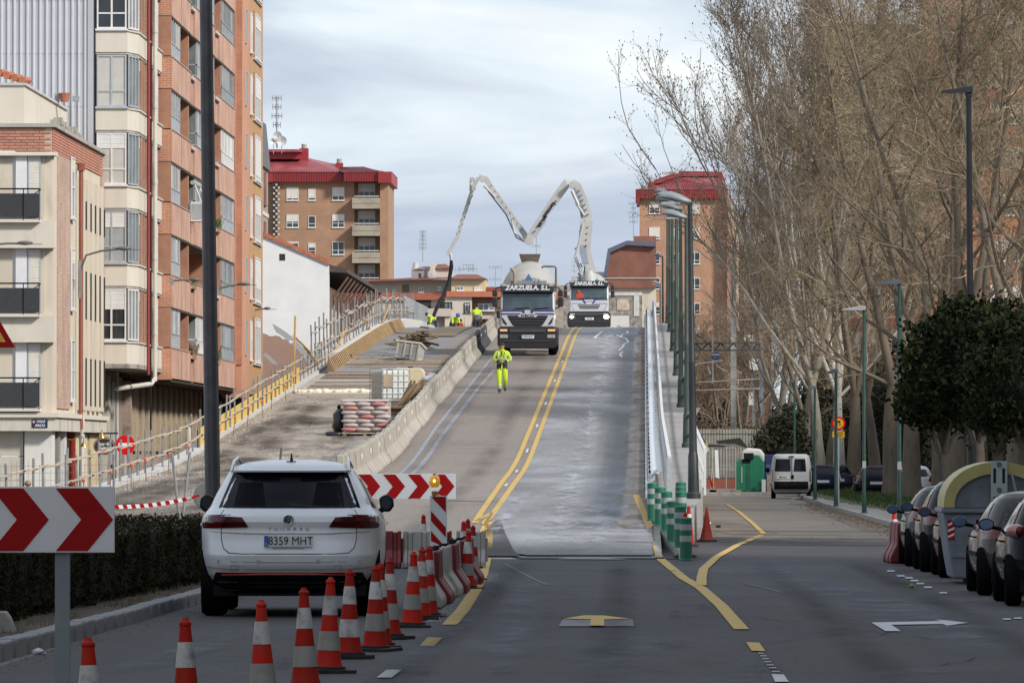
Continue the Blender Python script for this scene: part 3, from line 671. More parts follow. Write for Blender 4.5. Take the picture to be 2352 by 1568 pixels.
# ---- formwork edge railing on the left of the deck under works
WOOD=M('pale_timber',(0.44,0.36,0.26),0.8,var=0.18,scale=6,stretch=(1,.3,1))
WOODG=M('grey_timber',(0.36,0.35,0.34),0.8,var=0.2,scale=5)
PGREY=M('grey_tube',(0.22,0.23,0.235),0.6,metal=0.2,var=0.3)
YB=M('yellow_board',(0.62,0.42,0.09),0.7,var=0.14,scale=2,dirt=(0.5,0.4,0.2),dscale=3)
t=thing('edge_protection','temporary edge railing of grey tubes, timber rails and yellow boards left of the works','railing')
r2=random.Random(21);XL=-12.55
mb=MB();mb.cyl((0,0,-0.5),(0,0,1.0),0.027,n=6);ptm=mb.mesh('post',PGREY)
Y=126.0;prev=None;idx=0
pts=[]
while Y<372:
 x=XL if Y<300 else XL-0.0025*(Y-300)
 lx,ly=r2.uniform(-.05,.05),r2.uniform(-.04,.04)
 o=share('post',ptm,t,(x,Y,ZR(Y)),(ly,lx,0),(1,1,r2.uniform(0.95,1.2)))
 pts.append((x,Y));Y+=r2.uniform(2.2,3.3)
for i in range(len(pts)-1):
 (xa,ya),(xb,yb)=pts[i],pts[i+1]
 for h in (0.45,0.92):
  mb=MB();ja,jb=r2.uniform(-.04,.04),r2.uniform(-.04,.04)
  a=Vector((xa+0.05,ya-0.35,ZR(ya)+h+ja));b=Vector((xb+0.05,yb+0.35,ZR(yb)+h+jb));d=(b-a).normalized()
  mb.cyl(a,b,0.026,n=5);mb.build('rail',WOOD if r2.random()<.7 else WOODG,t)
 if 182<ya<236:
  mb=MB();mb.quad((xa-0.03,ya,ZR(ya)+0.06),(xb-0.03,yb-0.05,ZR(yb)+0.06),(xb-0.03,yb-0.05,ZR(yb)+0.60),(xa-0.03,ya,ZR(ya)+0.60))
  mb.add([(xa-0.06,ya,ZR(ya)+0.06),(xb-0.06,yb-0.05,ZR(yb)+0.06),(xb-0.06,yb-0.05,ZR(yb)+0.60),(xa-0.06,ya,ZR(ya)+0.60)],[(3,2,1,0)])
  mb.add([(xa-0.06,ya,ZR(ya)+0.60),(xb-0.06,yb-0.05,ZR(yb)+0.60),(xb-0.03,yb-0.05,ZR(yb)+0.60),(xa-0.03,ya,ZR(ya)+0.60)],[(0,1,2,3)])
  mb.build('board',YB,t)
# diagonal braces and tall timber where the railing steps up
for (a,b)in (((-12.5,233,0.2),(-12.45,233.1,2.6)),((-12.5,233,1.9),(-12.4,243,1.0)),((-12.5,240,1.3),(-12.4,249,0.4)),((-12.5,262,.3),(-12.4,272,1.1)),((-12.5,290,1.1),(-12.4,297,.3)),((-12.5,310,.3),(-12.4,318,1.2))):
 mb=MB();A=Vector((a[0],a[1],ZR(a[1])+a[2]));B=Vector((b[0],b[1],ZR(b[1])+b[2]));mb.cyl(A,B,0.04,n=5);mb.build('brace',M('ochre_timber',(0.45,0.27,0.10),0.8),t)
# taller screen of posts further on
t=thing('edge_protection','taller double-rail edge protection of tubes and bent timber near the crest','railing')
Y=255.0;pts=[]
mb=MB();mb.cyl((0,0,0),(0,0,1.75),0.03,n=6);ptm=mb.mesh('post',PGREY)
while Y<372:
 x=-12.95;o=share('post',ptm,t,(x,Y,ZR(Y)),(r2.uniform(-.05,.05),r2.uniform(-.05,.05),0),(1,1,r2.uniform(.85,1.2)));pts.append((x,Y));Y+=r2.uniform(2.0,3.2)
for i in range(len(pts)-1):
 (xa,ya),(xb,yb)=pts[i],pts[i+1]
 for h in (0.75,1.45):
  mb=MB();mb.cyl((xa+.04,ya-.4,ZR(ya)+h+r2.uniform(-.15,.15)),(xb+.04,yb+.4,ZR(yb)+h+r2.uniform(-.15,.15)),0.035,n=5);mb.build('rail',WOOD if r2.random()<.5 else WOODG,t)
# concrete edge beam under the railing
mb=MB();along(mb,[(-12.85,-0.6),(-12.45,-0.6),(-12.45,0.10),(-12.85,0.10)],118,262);tag(mb.build('edge_beam',CONCL),kind='structure')
mb=MB();along(mb,[(-13.1,-0.8),(-12.15,-0.8),(-12.15,0.42),(-12.35,0.46),(-13.1,0.46)],262,380);tag(mb.build('edge_parapet',M('fresh_concrete',(0.50,0.49,0.47),0.8,var=0.1)),kind='structure')
# brown shuttering boards along the new parapet
PLY=M('shutter_ply',(0.17,0.115,0.06),0.7,var=0.35,scale=2)
t=thing('parapet_formwork','brown plywood shuttering leaning along the new parapet near the crest','formwork')
for i in range(15):
 Y=250+i*4.9;mb=MB();z=ZR(Y);z1=ZR(Y+4.8)
 mb.add([(-12.14,Y,z+0.05),(-12.14,Y+4.8,z1+0.05),(-11.85,Y+4.8,z1+0.02),(-11.85,Y,z+0.02),(-12.12,Y,z+0.50),(-12.12,Y+4.8,z1+0.50)],[(0,1,2,3),(3,2,5,4),(0,3,4),(1,5,2)])
 mb.build('plywood_panel',PLY,t)
 for q in range(4):mb=MB();yq=Y+0.4+q*1.2;zq=ZR(yq);mb.cyl((-11.80,yq,zq+0.02),(-12.08,yq,zq+0.55),0.03,n=4);mb.build('batten',M('batten_wood',(0.34,0.24,0.13),0.8),t)
# orange capped starter bars on the deck edge
BAR=M('rebar',(0.17,0.10,0.065),0.8,var=0.3);CAP=M('orange_cap',(0.62,0.10,0.03),0.5)
mb=MB();mb.cyl((0,0,0),(0,0,0.55),0.012,n=5);bme=mb.mesh('bar',BAR);mb=MB();mb.lathe([(0.02,.5),(.035,.52),(.038,.56),(.02,.59)],n=8);cme=mb.mesh('cap',CAP)
Y=128.0;i=0
while Y<234:
 t=thing('capped_bar','rusty bar with orange safety cap, %s from the street end of the left deck edge' % ORD[min(i,39)],'rebar cap',(-12.1+r2.uniform(-.15,.1),Y,ZR(Y)),group='orange capped bars on the deck edge',rot=(r2.uniform(-.1,.1),r2.uniform(-.1,.1),0))
 share('bar',bme,t);share('cap',cme,t);Y+=r2.uniform(5.5,8.5);i+=1

# ---- reinforcement mat: bars lying across the deck
t=thing('rebar_mat','mat of rusty reinforcing bars laid across the open deck','rebar')
for i in range(84):
 Y=229.5+i*0.45;mb=MB();z=ZR(Y)+0.05+r2.uniform(0,.03)
 mb.cyl((-12.0,Y,z),(-7.6,Y+r2.uniform(-.1,.1),z+r2.uniform(-.02,.02)),0.014,n=4);mb.build('bar',r2.choice([BAR,GALV,CONC,M('rebar_tan',(.30,.24,.18),.8)]),t)
mb=MB()
for i in range(26):
 x=-12+i*0.17;along(mb,[(x,0.03),(x+.02,0.03),(x+.02,0.05),(x,0.05)],229.5,267,8)
tag(mb.build('long_bar',BAR,t),kind='stuff')
# foam strip closing the mat
FOAM=M('cream_foam',(0.66,0.60,0.46),0.9,var=0.1,bump=0.5,bscale=10)
t=thing('foam_strip','lumpy cream foam bead across the deck in front of the rebar mat','foam')
mb=MB();x=-12.2
while x<-8.9:mb.ball((x,228.9+r2.uniform(-.06,.06),ZR(228.9)+0.06),(r2.uniform(.1,.2),.12,r2.uniform(.06,.12)),8);x+=0.13
mb.build('bead',FOAM,t,smooth=60)
mb=MB();mb.box(-12.2,-8.7,228.55,228.8,ZR(228)+0.01,ZR(228)+0.07);mb.build('edge_strip',M('white_strip',(0.5,0.5,0.48),0.8),t)
ramp_strip('white_joint',-11.9,-7.4,262.5,264.2,0.06,M('white_strip'))
ramp_strip('brown_boards',-10.2,-8.7,300,342,0.06,PLY)
ramp_strip('brown_boards',-8.55,-7.5,262,268,0.06,PLY)
# ================================================================== BUILDINGS
BEIGE=M('beige_render',(0.54,0.485,0.40),0.85,var=0.09,scale=0.8,bump=0.15,dirt=(0.36,0.325,0.27),dscale=0.9,stretch=(1,1,0.4),dpos=(0.55,0.8))
BEIGE2=M('beige_panel',(0.57,0.53,0.46),0.85,var=0.07,scale=0.8,bump=0.1,dirt=(0.37,0.35,0.3),dscale=0.8,stretch=(1,1,0.3),dpos=(0.56,0.8))
BRO=brickmat('brick_orange',(0.49,0.275,0.20),(0.42,0.23,0.165),(0.47,0.36,0.29))
BROD=brickmat('brick_dark_orange',(0.44,0.18,0.10),(0.37,0.145,0.085),(0.38,0.26,0.2))
BRPK=brickmat('brick_pink',(0.40,0.22,0.17),(0.30,0.14,0.10),(0.50,0.42,0.35),bw=0.5,bh=0.075,ms=0.02)
OCHRE=M('ochre_render',(0.42,0.255,0.125),0.85,var=0.12,scale=0.6,dirt=(0.33,0.19,0.09),dscale=0.6)
TERRA=M('terracotta_render',(0.47,0.245,0.16),0.85,var=0.1,scale=0.6)
CURT=M('curtain',(0.42,0.40,0.36),0.9,var=0.25,scale=4,stretch=(6,6,.2))
GREENC=M('green_blind',(0.20,0.33,0.19),0.8,var=0.15)
def face_frame(face):
 """local (across, out, up) -> building axes. S faces the camera, E faces the viaduct"""
 return (lambda u,o,z:(u,-o,z))if face=='S' else (lambda u,o,z:(o,u,z))
def fbox(mb,face,u0,u1,o0,o1,z0,z1,m=0):
 if face=='S':mb.box(u0,u1,-o1,-o0,z0,z1,m)
 else:mb.box(o0,o1,u0,u1,z0,z1,m)
_WM={}
def window(parent,face,x,y,z,w,h,shut=0.0,fm=None,sm=None,gm=None,lights=2,transom=0.0,name='window',deep=0.06,sill=True):
 """a window at its lower left corner: frame with mullions, sill; glass pane and roller shutter beneath it"""
 fm=fm or WHITE;sm=sm or SHUT;gm=gm or GLASS;key=(face,w,h,round(shut,2),fm.name,sm.name,gm.name,lights,transom,deep,sill)
 if key not in _WM:
  f=MB();t=0.055 if w<1.6 else 0.065
  fbox(f,face,0,t,0,deep,0,h);fbox(f,face,w-t,w,0,deep,0,h);fbox(f,face,t,w-t,0,deep,0,t);fbox(f,face,t,w-t,0,deep,h-t,h)
  for k in range(1,lights):fbox(f,face,w*k/lights-t*.6,w*k/lights+t*.6,0,deep*.9,t,h-t)
  if transom:fbox(f,face,t,w-t,0,deep*.85,h*transom-t*.5,h*transom+t*.5)
  if sill:fbox(f,face,-.05,w+.05,0,deep+.06,-.07,-.003)
  p=MB();fbox(p,face,t,w-t,-0.01,0.015,t,h-t)
  s=None
  if shut>0:
   s=MB();n=max(3,int(h*shut/0.09));hh=(h*shut-t)/n
   for k in range(n):fbox(s,face,t,w-t,0.02,0.034+0.006*(k % 2),h-t-(k+1)*hh+.004,h-t-k*hh)
   s=s.mesh('shutter',sm)
  _WM[key]=(f.mesh('frame',fm),p.mesh('pane',gm),s)
 a,b,c=_WM[key]
 o=share(name,a,parent,(x,y,z));share('pane',b,o)
 if c:share('shutter',c,o)
 return o
def part(name,mat,parent,*boxes,**kw):
 mb=MB()
 for b in boxes:mb.box(*b)
 return mb.build(name,mat,parent,**kw)

# ---------------- near beige and brick corner building (street-name plate, balconies)
bx,by=-18.9,208.7
B=thing('corner_building','near beige corner building with brick parapet, dark balcony panels and street plate','building',(bx,by,0))
part('wall',BEIGE,B,(-15,-0.02,0.0,19.2,3.06,11.42),(-1.95,-0.25,-0.06,0.0,3.06,11.42))
part('attic',BEIGE2,B,(-15,-1.25,3.4,19.0,12.1,13.75));part('attic_coping',CONCL,B,(-15,-1.18,3.33,19.05,13.75,13.83))
part('parapet_coping',CONC,B,(-15,0.10,-0.12,19.4,12.22,12.34))
part('parapet_core',CONCL,B,(-15,-0.07,0.04,19.2,11.42,12.22))
BRK=M('loose_brick',(0.43,0.20,0.14),0.85,var=0.2,scale=2,orand=.15)
par=part('brick_parapet',M('mortar',(0.42,0.36,0.30),0.9),B,(-5.5,-0.04,-0.005,0.04,11.43,12.2))
bmb=MB();bmb.box(0,0.36,-0.03,0,0,0.066);bme=bmb.mesh('brick',BRK)
for r in range(8):
 for c in range(6):
  x=-2.35+c*0.385+(0.19 if r % 2 else 0)
  if x+0.36<0.0:share('brick',bme,par,(x,-0.005,11.46+r*0.094))
mb=MB()
for r in range(8):mb.box(-0.04,0.0,0.02,19.2,11.46+r*0.094,11.53+r*0.094);mb.box(-15,-2.4,-0.035,0,11.46+r*0.094,11.53+r*0.094)
tag(mb.build('brick_course',BRK,par),kind='stuff')
part('cornice',BEIGE2,B,(-15,0.12,-0.2,0.5,11.30,11.42))
# brick strip and vertical fins of the side wall
part('side_brick',BRPK,B,(-0.02,0.03,1.6,6.0,3.25,11.42));part('side_brick',BRPK,B,(-0.02,0.05,18.3,19.25,3.25,11.42))
for k,(y0,y1)in enumerate(((9.2,10.3),(11.2,12.2),(13.0,14.0),(14.9,15.9),(16.7,17.7))):
 part('fin',BEIGE,B,(-0.02,0.16,y0,y1,3.25,11.0))
 for zf in (3.4,6.3,9.3):part('slit_window',DARK,B,(0.0,0.19,y1+.05,y1+.3,zf,zf+1.6 if zf<9 else zf+.95))
pp=MB();pp.cyl((0.16,8.6,2.6),(0.16,8.6,11.4),0.075,n=8);pp.cyl((0.16,8.6,11.2),(0.16,8.6,11.45),0.13,n=6);pp.build('downpipe',M('brown_pipe',(0.23,0.075,0.05),0.5,var=0.15),B,smooth=40)
pp=MB();pp.cyl((0.18,8.8,0.3),(0.18,8.8,3.2),0.09,n=8);pp.build('drain',M('pale_pipe',(0.5,0.48,0.45),0.5),B,smooth=40)
for f in range(3):
 zb=3.2+3.01*f
 window(B,'E',0.02,6.25,zb+.35,1.1,2.0,0.25 if f else 0,lights=1,transom=0.5)
 # glazed balcony door behind, seen over the balcony
 window(B,'S',-3.35,-0.01,zb+0.12,2.15,2.12,(0.97,0.72,0.30)[2-f]if f else 0.30,sm=SHUT,gm=GLASS if f else GLASSP,lights=2,transom=0.4 if not f else 0,name='balcony_door')
 part('pilaster',M('white_panel',(0.66,0.66,0.68),0.6,var=0.06),B,(-1.18,-0.82,-0.14,0.0,zb,zb+2.14))
 window(B,'S',-0.80,-0.09,zb+0.12,0.42,2.0,0.9,fm=SILVER,lights=1,name='side_light',deep=.04)
 part('spandrel',BEIGE2,B,(-15,0.08,-0.42,0.28,zb+2.14,zb+3.01-.003)if f<2 else (-15,0.08,-0.30,0.28,zb+2.14,11.3))
 bal=part('balcony',M('dark_mesh_panel',(0.030,0.032,0.038),0.55,var=0.2,scale=12),B,(-15,-0.42,-0.62,-0.60,zb+0.12,zb+0.86),(-0.44,-0.42,-0.60,-0.05,zb+0.12,zb+0.86))
 r=MB();r.box(-15,-0.38,-0.64,-0.61,zb+0.98,zb+1.03);r.box(-0.41,-0.38,-0.61,0,zb+0.98,zb+1.03)
 for x in (-4.6,-3.2,-1.8,-0.9,-0.40):r.box(x,x+.03,-0.64,-0.61,zb,zb+0.98)
 r.build('railing',BLACK,bal)
 part('slab',BEIGE2,B,(-15,-0.36,-0.64,0,zb-.06,zb+0.04))
part('ledge',BEIGE2,B,(-15,0.22,-0.55,19.4,2.95,3.1));part('fascia',M('fascia_beige',(0.50,0.475,0.42),0.85,var=0.1,dirt=(0.3,0.28,0.24),dscale=1.2,stretch=(1,1,.25)),B,(-15,0.14,-0.45,19.3,2.52,2.95))
# shop level
part('shop_wall',M('ochre_wall',(0.40,0.33,0.23),0.9,var=0.12,dirt=(0.2,0.16,0.12),dscale=0.8),B,(-15,-1.75,0.3,1.0,0,2.52))
part('stone_pier',M('cream_stone',(0.46,0.43,0.37),0.85,var=0.1),B,(-2.15,-0.95,0.1,0.4,0,0.95),(-2.15,-0.95,0.1,0.4,0.97,1.7),(-2.15,-0.95,0.1,0.4,1.72,2.52))
part('white_pier',M('white_render',(0.58,0.57,0.54),0.8,var=0.06),B,(-0.9,-0.02,-0.02,1.0,0,2.52))
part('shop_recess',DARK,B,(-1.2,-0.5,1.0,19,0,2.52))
for y0,y1,mt in ((1.5,2.0,SILVER),(3.1,3.9,M('grey_shopfront',(0.22,0.23,0.22),0.6)),(5.5,6.2,WHITE),(9.2,9.6,M('red_frame',(0.30,0.03,0.02),0.5)),(9.7,14.2,M('cream_wall',(0.52,0.47,0.36),0.85)),(15.2,19,M('sandy_wall',(0.50,0.40,0.24),0.85))):
 part('shopfront',mt,B,(-0.5,-0.1,y0,y1,0,2.5))
part('door',M('dark_brown_door',(0.05,0.03,0.022),0.6),B,(-0.5,-0.25,6.8,8.9,0,2.3))
gr=MB();GFM=M('graffiti_black',(0.02,0.02,0.02),0.8)
for a,b in (((-3.6,.75),(-3.3,.8)),((-3.3,.8),(-3.25,.45)),((-3.25,.45),(-3.6,.4)),((-3.05,.95),(-3.1,.3)),((-2.9,.35),(-2.6,.75)),((-2.6,.75),(-2.45,.3)),((-2.75,.95),(-2.5,1.0)),((-2.75,.85),(-2.5,.9)),((-3.9,.3),(-3.6,.75)),((-4.2,.7),(-3.95,.3))):
 gr.cyl((a[0]-.3,0.29,a[1]),(b[0]-.3,0.29,b[1]),0.025,n=5)
gr.build('graffiti',GFM,B)
# street plate
S_=part('street_plate',M('navy',(0.012,0.02,0.07),0.4),B,(-0.62,-0.12,-0.475,-0.452,2.62,2.89))
lettering('CALLE',0.095,WHT,S_,(-0.33,-0.478,2.82),bold=0.003);lettering('ARCO',0.115,WHT,S_,(-0.36,-0.478,2.69),bold=0.003)
mb=MB();mb.lathe([(0.045,-0.478),(0.045,-0.472)],(-0.56,0,2.81),10,axis='y');mb.build('plate_emblem',M('emblem_tan',(0.5,0.3,0.2),0.5),S_)
# hanging oval sign
S_=thing('hanging_sign','dark oval beer sign hanging from a bracket beside the bar door','sign',(-17.85,216,2.05))
mb=MB();n=32
def oval(mb,a,b,y0,y1):mb.prism([(a*math.cos(2*PI*i/n),b*math.sin(2*PI*i/n))for i in range(n)],'y',y0,y1)
mb=MB();oval(mb,.36,.29,0,.08);mb.build('sign_board',M('sign_brown',(0.035,0.022,0.018),0.4),S_)
mb=MB();oval(mb,.33,.26,-.012,0);mb.build('sign_rim',M('sign_rim',(0.5,0.45,0.4),0.5),S_)
mb=MB();oval(mb,.315,.245,-.02,-.011);mb.build('sign_face',M('sign_brown'),S_)
mb=MB();mb.prism([(.30*math.cos(a),.235*math.sin(a))for a in [PI*1.15+PI*.7*i/12 for i in range(13)]],'y',-.027,-.02);mb.build('red_band',M('band_red',(0.42,0.02,0.02),0.5),S_)
lettering('Estrella',0.145,WHT,S_,(0,-.028,.06),bold=0.004);lettering('Galicia',0.145,WHT,S_,(0,-.028,-.07),bold=0.004);lettering('Especial',0.06,WHT,S_,(0,-.031,-.165),shear=0.3)
mb=MB();mb.cyl((-.7,.04,.42),(.45,.04,.42),.03,n=6);mb.cyl((-.2,.04,.42),(-.2,.04,.2),.012,n=5);mb.cyl((.2,.04,.42),(.2,.04,.2),.012,n=5);mb.build('bracket',BLACK,S_)
BRASS=M('brass',(0.5,0.36,0.12),0.3,metal=0.9,var=0.1)
for i,(x,z,lab)in enumerate(((-18.35,2.15,'gooseneck brass lamp over the dark shop entrance'),(-17.9,2.45,'small brass lamp above the oval hanging sign'))):
 t=thing('brass_lamp',lab,'wall lamp',(x,213+i*2.6,z))
 mb=MB();mb.tube([(-.5,0,.12),(-.3,0,.1),(-.1,0,.2),(.05,0,.18),(.08,0,.05)]if not i else [(0,0,.12),(0,0,0)],.018,6);mb.build('arm',BRASS,t)
 mb=MB();mb.lathe([(.02,.06),(.05,0),(.11,-.1),(.12,-.13),(.0,-.12)],(.08 if not i else 0,0,0),12);mb.build('lamp_shade',BRASS,t,smooth=50)
# tiled roof behind the attic
t=thing('tiled_roof_house','orange tiled roof edge of the low house behind the corner building attic','building',(-25.7,214,0))
part('wall',M('red_brick_gable',(0.36,0.14,0.10),0.85),t,(0.0,4.9,4,5.4,11,14.1))
TILE=M('clay_tile',(0.40,0.13,0.07),0.85,var=0.3,scale=5,dirt=(0.25,0.12,0.08),dscale=3)
mb=MB()
for k in range(22):x=-0.5+k*.26;z0=14.25+(5.2-x)*0.33;mb.cyl((x,3.6,z0-.1),(x,5.6,z0),.14,n=6)
mb.build('roof',TILE,t)
# small clutter on the attic coping
t=thing('rooftop_planter','terracotta pots and small boxes standing on the attic coping','plant pots',(-19.85,223.5,13.83))
mb=MB();mb.lathe([(.13,0),(.2,.3),(.17,.3)],n=10);mb.build('pot',M('terracotta_pot',(.36,.13,.07),.8),t);mb=MB();mb.box(.28,.5,-.1,.2,.02,.2);mb.box(-.35,-.18,0,.2,0,.28);mb.build('box',M('grey_box',(.25,.27,.3),.6),t)
t=thing('rubble_wall','crumbling grey rubble wall on the roof edge beside the tall cladding','wall',(-19.7,218,12.3))
for i in range(34):mb=MB();s=r2.uniform(.12,.26);mb.box(-s*.6,s*.6,-s,s,0,s);mb.build('stone',CONC,t,loc=(r2.uniform(-.1,.15),i*.29,r2.uniform(0,.55)+.02*i*0))

# ---------------- tall beige building with bay windows and grey cladding on its party wall
B=thing('bay_window_building','tall beige and brick apartment block with projecting bay windows and a grey ribbed party wall','building',(-19.2,228,0))
# local x = X+19.2 ; y = Y-228
CLAD=M('grey_cladding',(0.44,0.455,0.50),0.45,metal=0.25,var=0.05,scale=0.6)
part('cladding_sheet',CLAD,B,(-16,-0.02,0.0,0.3,9,26))
rib=MB();rib.prism([(-.045,0),(.045,0),(.028,.055),(-.028,.055)],'z',9,26,0)
rib.v=[(x,-y,z)for x,y,z in rib.v];rme=rib.mesh('rib',M('rib_pale',(0.58,0.59,0.62),0.4,metal=0.25,var=0.05))
for i in range(34):share('rib',rme,B,(-0.32-i*0.225,0,0))
for zz_ in (15.75,17.6,13.9):part('joint',M('joint_line',(0.3,0.31,0.33),0.5),B,(-8,-.02,-.012,0,zz_,zz_+.02))
part('corner_trim',CLAD,B,(-0.23,-0.03,-0.06,0,9,26))
part('core',M('inner_wall',(0.20,0.17,0.14),0.9),B,(-16,0.55,0.3,12.2,4.95,26))
part('party_gap',DARK,B,(-0.03,0.03,-0.05,0.4,4.95,26))
# plan of the bay: front (0.05..1.15, 0), chamfer to (1.45,1.3), side plane x=1.45 from 1.3 to 12.2
plan=[(0.04,0),(1.15,0),(1.45,1.3),(1.45,12.3),(0.04,12.3)]
def planprism(name,z0,z1,mat,grow=0.0,parent=B):
 q=[(0.04,-grow),(1.15+grow*.6,-grow),(1.45+grow,1.3-grow*.5),(1.45+grow,12.3),(0.04,12.3)]
 mb=MB();mb.prism(q,'z',z0,z1);return mb.build(name,mat,parent)
FL=[5.65+2.72*k for k in range(7)]
BRSM=brickmat('brick_small_red',(0.33,0.15,0.10),(0.24,0.10,0.07),(0.36,0.27,0.2),bw=0.25,bh=0.075,ms=0.012)
for k,z in enumerate(FL):
 planprism('spandrel',z-.72,z,BEIGE2);planprism('ledge',z,z+.06,CONCL,0.05)
 planprism('lintel',z+2.0-.08,z+2.0-.003,CONC,-0.03)
 gf=WHITE if k in (0,1,4)else SILVER
 sh=(0.42,0.36,0.05,0.42,0.30,0.0,0.3)
 gm=(GLASS,GLASSP,GLASSP,GLASSP,GLASS,GLASSP,GLASS)[k]
 sa=(0.40,0.32,0.30,0.0,0.38,0.0,0.3)[k]
 window(B,'S',0.08,0.03,z+.10,1.04,1.80,sa,fm=(WHITE,SILVER,WHITE,SILVER,WHITE,WHITE,WHITE)[k],sm=SHUTW,gm=(GLASS,M('greyglass',(0.30,0.33,0.34),0.2,var=.1),M('creamglass',(0.46,0.45,0.42),0.25,var=.08),M('creamglass'),GLASS,M('brownglass',(0.22,0.19,0.16),0.15,var=.4),GLASS)[k],lights=2,transom=0.30,name='bay_window',deep=.05)
 # chamfer window
 mbw=MB();mbw.box(0,1.2,0,.04,0,.06);mbw.box(0,1.2,0,.04,1.74,1.8);
 for u in (0,.38,.76,1.14):mbw.box(u,u+.06,0,.04,.06,1.74)
 o=mbw.build('bay_side_window',WHITE if k in (0,4)else SILVER,B);ang=math.atan2(1.3,.3);o.location=(1.20,0.08,z+.10);o.rotation_euler=(0,0,ang)
 mbp=MB();mbp.box(0.02,1.2,.045,.06,0,1.8);mbp.build('pane',GLASSP,o)
 # side: brick piers, windows, panels
 piers=[(1.45,2.1),(2.9,3.5),(3.6,4.8),(5.6,6.3),(7.2,8.2),(9.0,9.4),(10.1,10.7)]
 for (a,b)in piers:part('brick_pier',BRSM,B,(1.1,1.40,a,b,z+.06,z+1.92))
 for (a,b,w_)in ((2.12,2.88,1),(4.85,5.58,0),(6.35,7.15,1),(8.25,8.98,0),(10.72,12.1,1)):
  window(B,'E',1.28,a,z+.10,b-a,1.78,(0.3,.55,.0,.7,.45,1)[(k*2+int(a))% 6],fm=WHITE if (k+int(a))% 3 else SILVER,sm=SHUTW,lights=1 if b-a<1 else 3,transom=.35,name='side_window',sill=False,deep=.05)
 part('panel',BEIGE2,B,(1.2,1.36,9.42,10.08,z+.9,z+1.92));part('panel',BEIGE2,B,(1.2,1.36,2.12,2.9,z+1.5,z+1.93))
pp=MB();pp.cyl((1.58,4.1,4.6),(1.58,4.1,26),.06,n=8);pp.build('red_pipe',M('red_pipe',(0.25,0.035,0.03),0.45,var=.1),B,smooth=40)
pp=MB();pp.cyl((1.60,6.9,4.4),(1.60,6.9,26),.085,n=8);pp.tube([(1.6,6.9,4.5),(1.5,6.5,4.3),(0.5,3.5,4.1)],.085,8)
for zc in FL:pp.cyl((1.60,6.9,zc+.4),(1.60,6.9,zc+.55),.105,n=8)
pp.build('white_pipe',M('cream_pipe',(0.52,0.49,0.44),0.5,var=.08),B,smooth=40)
pp=MB();pp.cyl((1.5,6.4,2.5),(1.5,6.4,26),.035,n=5);pp.build('cable',BLACK,B)
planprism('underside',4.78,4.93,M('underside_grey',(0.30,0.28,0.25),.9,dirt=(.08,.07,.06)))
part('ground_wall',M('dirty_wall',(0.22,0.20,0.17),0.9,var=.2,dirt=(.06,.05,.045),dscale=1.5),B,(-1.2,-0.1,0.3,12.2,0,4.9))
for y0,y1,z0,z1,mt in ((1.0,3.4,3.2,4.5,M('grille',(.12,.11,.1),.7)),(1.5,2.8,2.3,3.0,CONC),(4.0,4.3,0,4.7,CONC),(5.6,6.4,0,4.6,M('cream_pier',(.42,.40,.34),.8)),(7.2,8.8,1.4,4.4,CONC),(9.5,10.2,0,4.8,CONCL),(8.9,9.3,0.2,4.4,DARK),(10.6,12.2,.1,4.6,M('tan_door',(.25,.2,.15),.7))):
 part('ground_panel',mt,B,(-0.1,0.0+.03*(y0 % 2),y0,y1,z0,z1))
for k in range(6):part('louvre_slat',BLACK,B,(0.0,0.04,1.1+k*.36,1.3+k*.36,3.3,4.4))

# ---------------- long orange brick building with glazed balconies
B=thing('brick_building','long orange brick apartment block with glazed balconies and recessed terraces','building',(-17.4,240.3,0))
# local: x = X+17.4, y = Y-240.3 ; facade plane x=0, length 37.3 (to Y 277.6)
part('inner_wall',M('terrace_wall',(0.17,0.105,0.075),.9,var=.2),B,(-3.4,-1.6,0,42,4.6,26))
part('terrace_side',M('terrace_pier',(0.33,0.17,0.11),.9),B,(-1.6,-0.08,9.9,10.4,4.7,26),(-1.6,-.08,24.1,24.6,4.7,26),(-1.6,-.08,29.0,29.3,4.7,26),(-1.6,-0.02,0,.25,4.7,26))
part('ground_wall',M('pink_tile_wall',(0.30,0.235,0.20),.85,var=.12,dirt=(.13,.1,.08),dscale=.8,stretch=(1,1,2)),B,(-3.0,-1.5,0,42,0,4.6))
for i in range(14):part('ground_pilaster',M('pilaster_tan',(.34,.28,.2),.85),B,(-1.5,-1.36,1+i*2.9,2.2+i*2.9,1.9,4.4))
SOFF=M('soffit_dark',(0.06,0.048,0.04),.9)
part('soffit',SOFF,B,(-3,0.0,0,42,4.50,4.58))
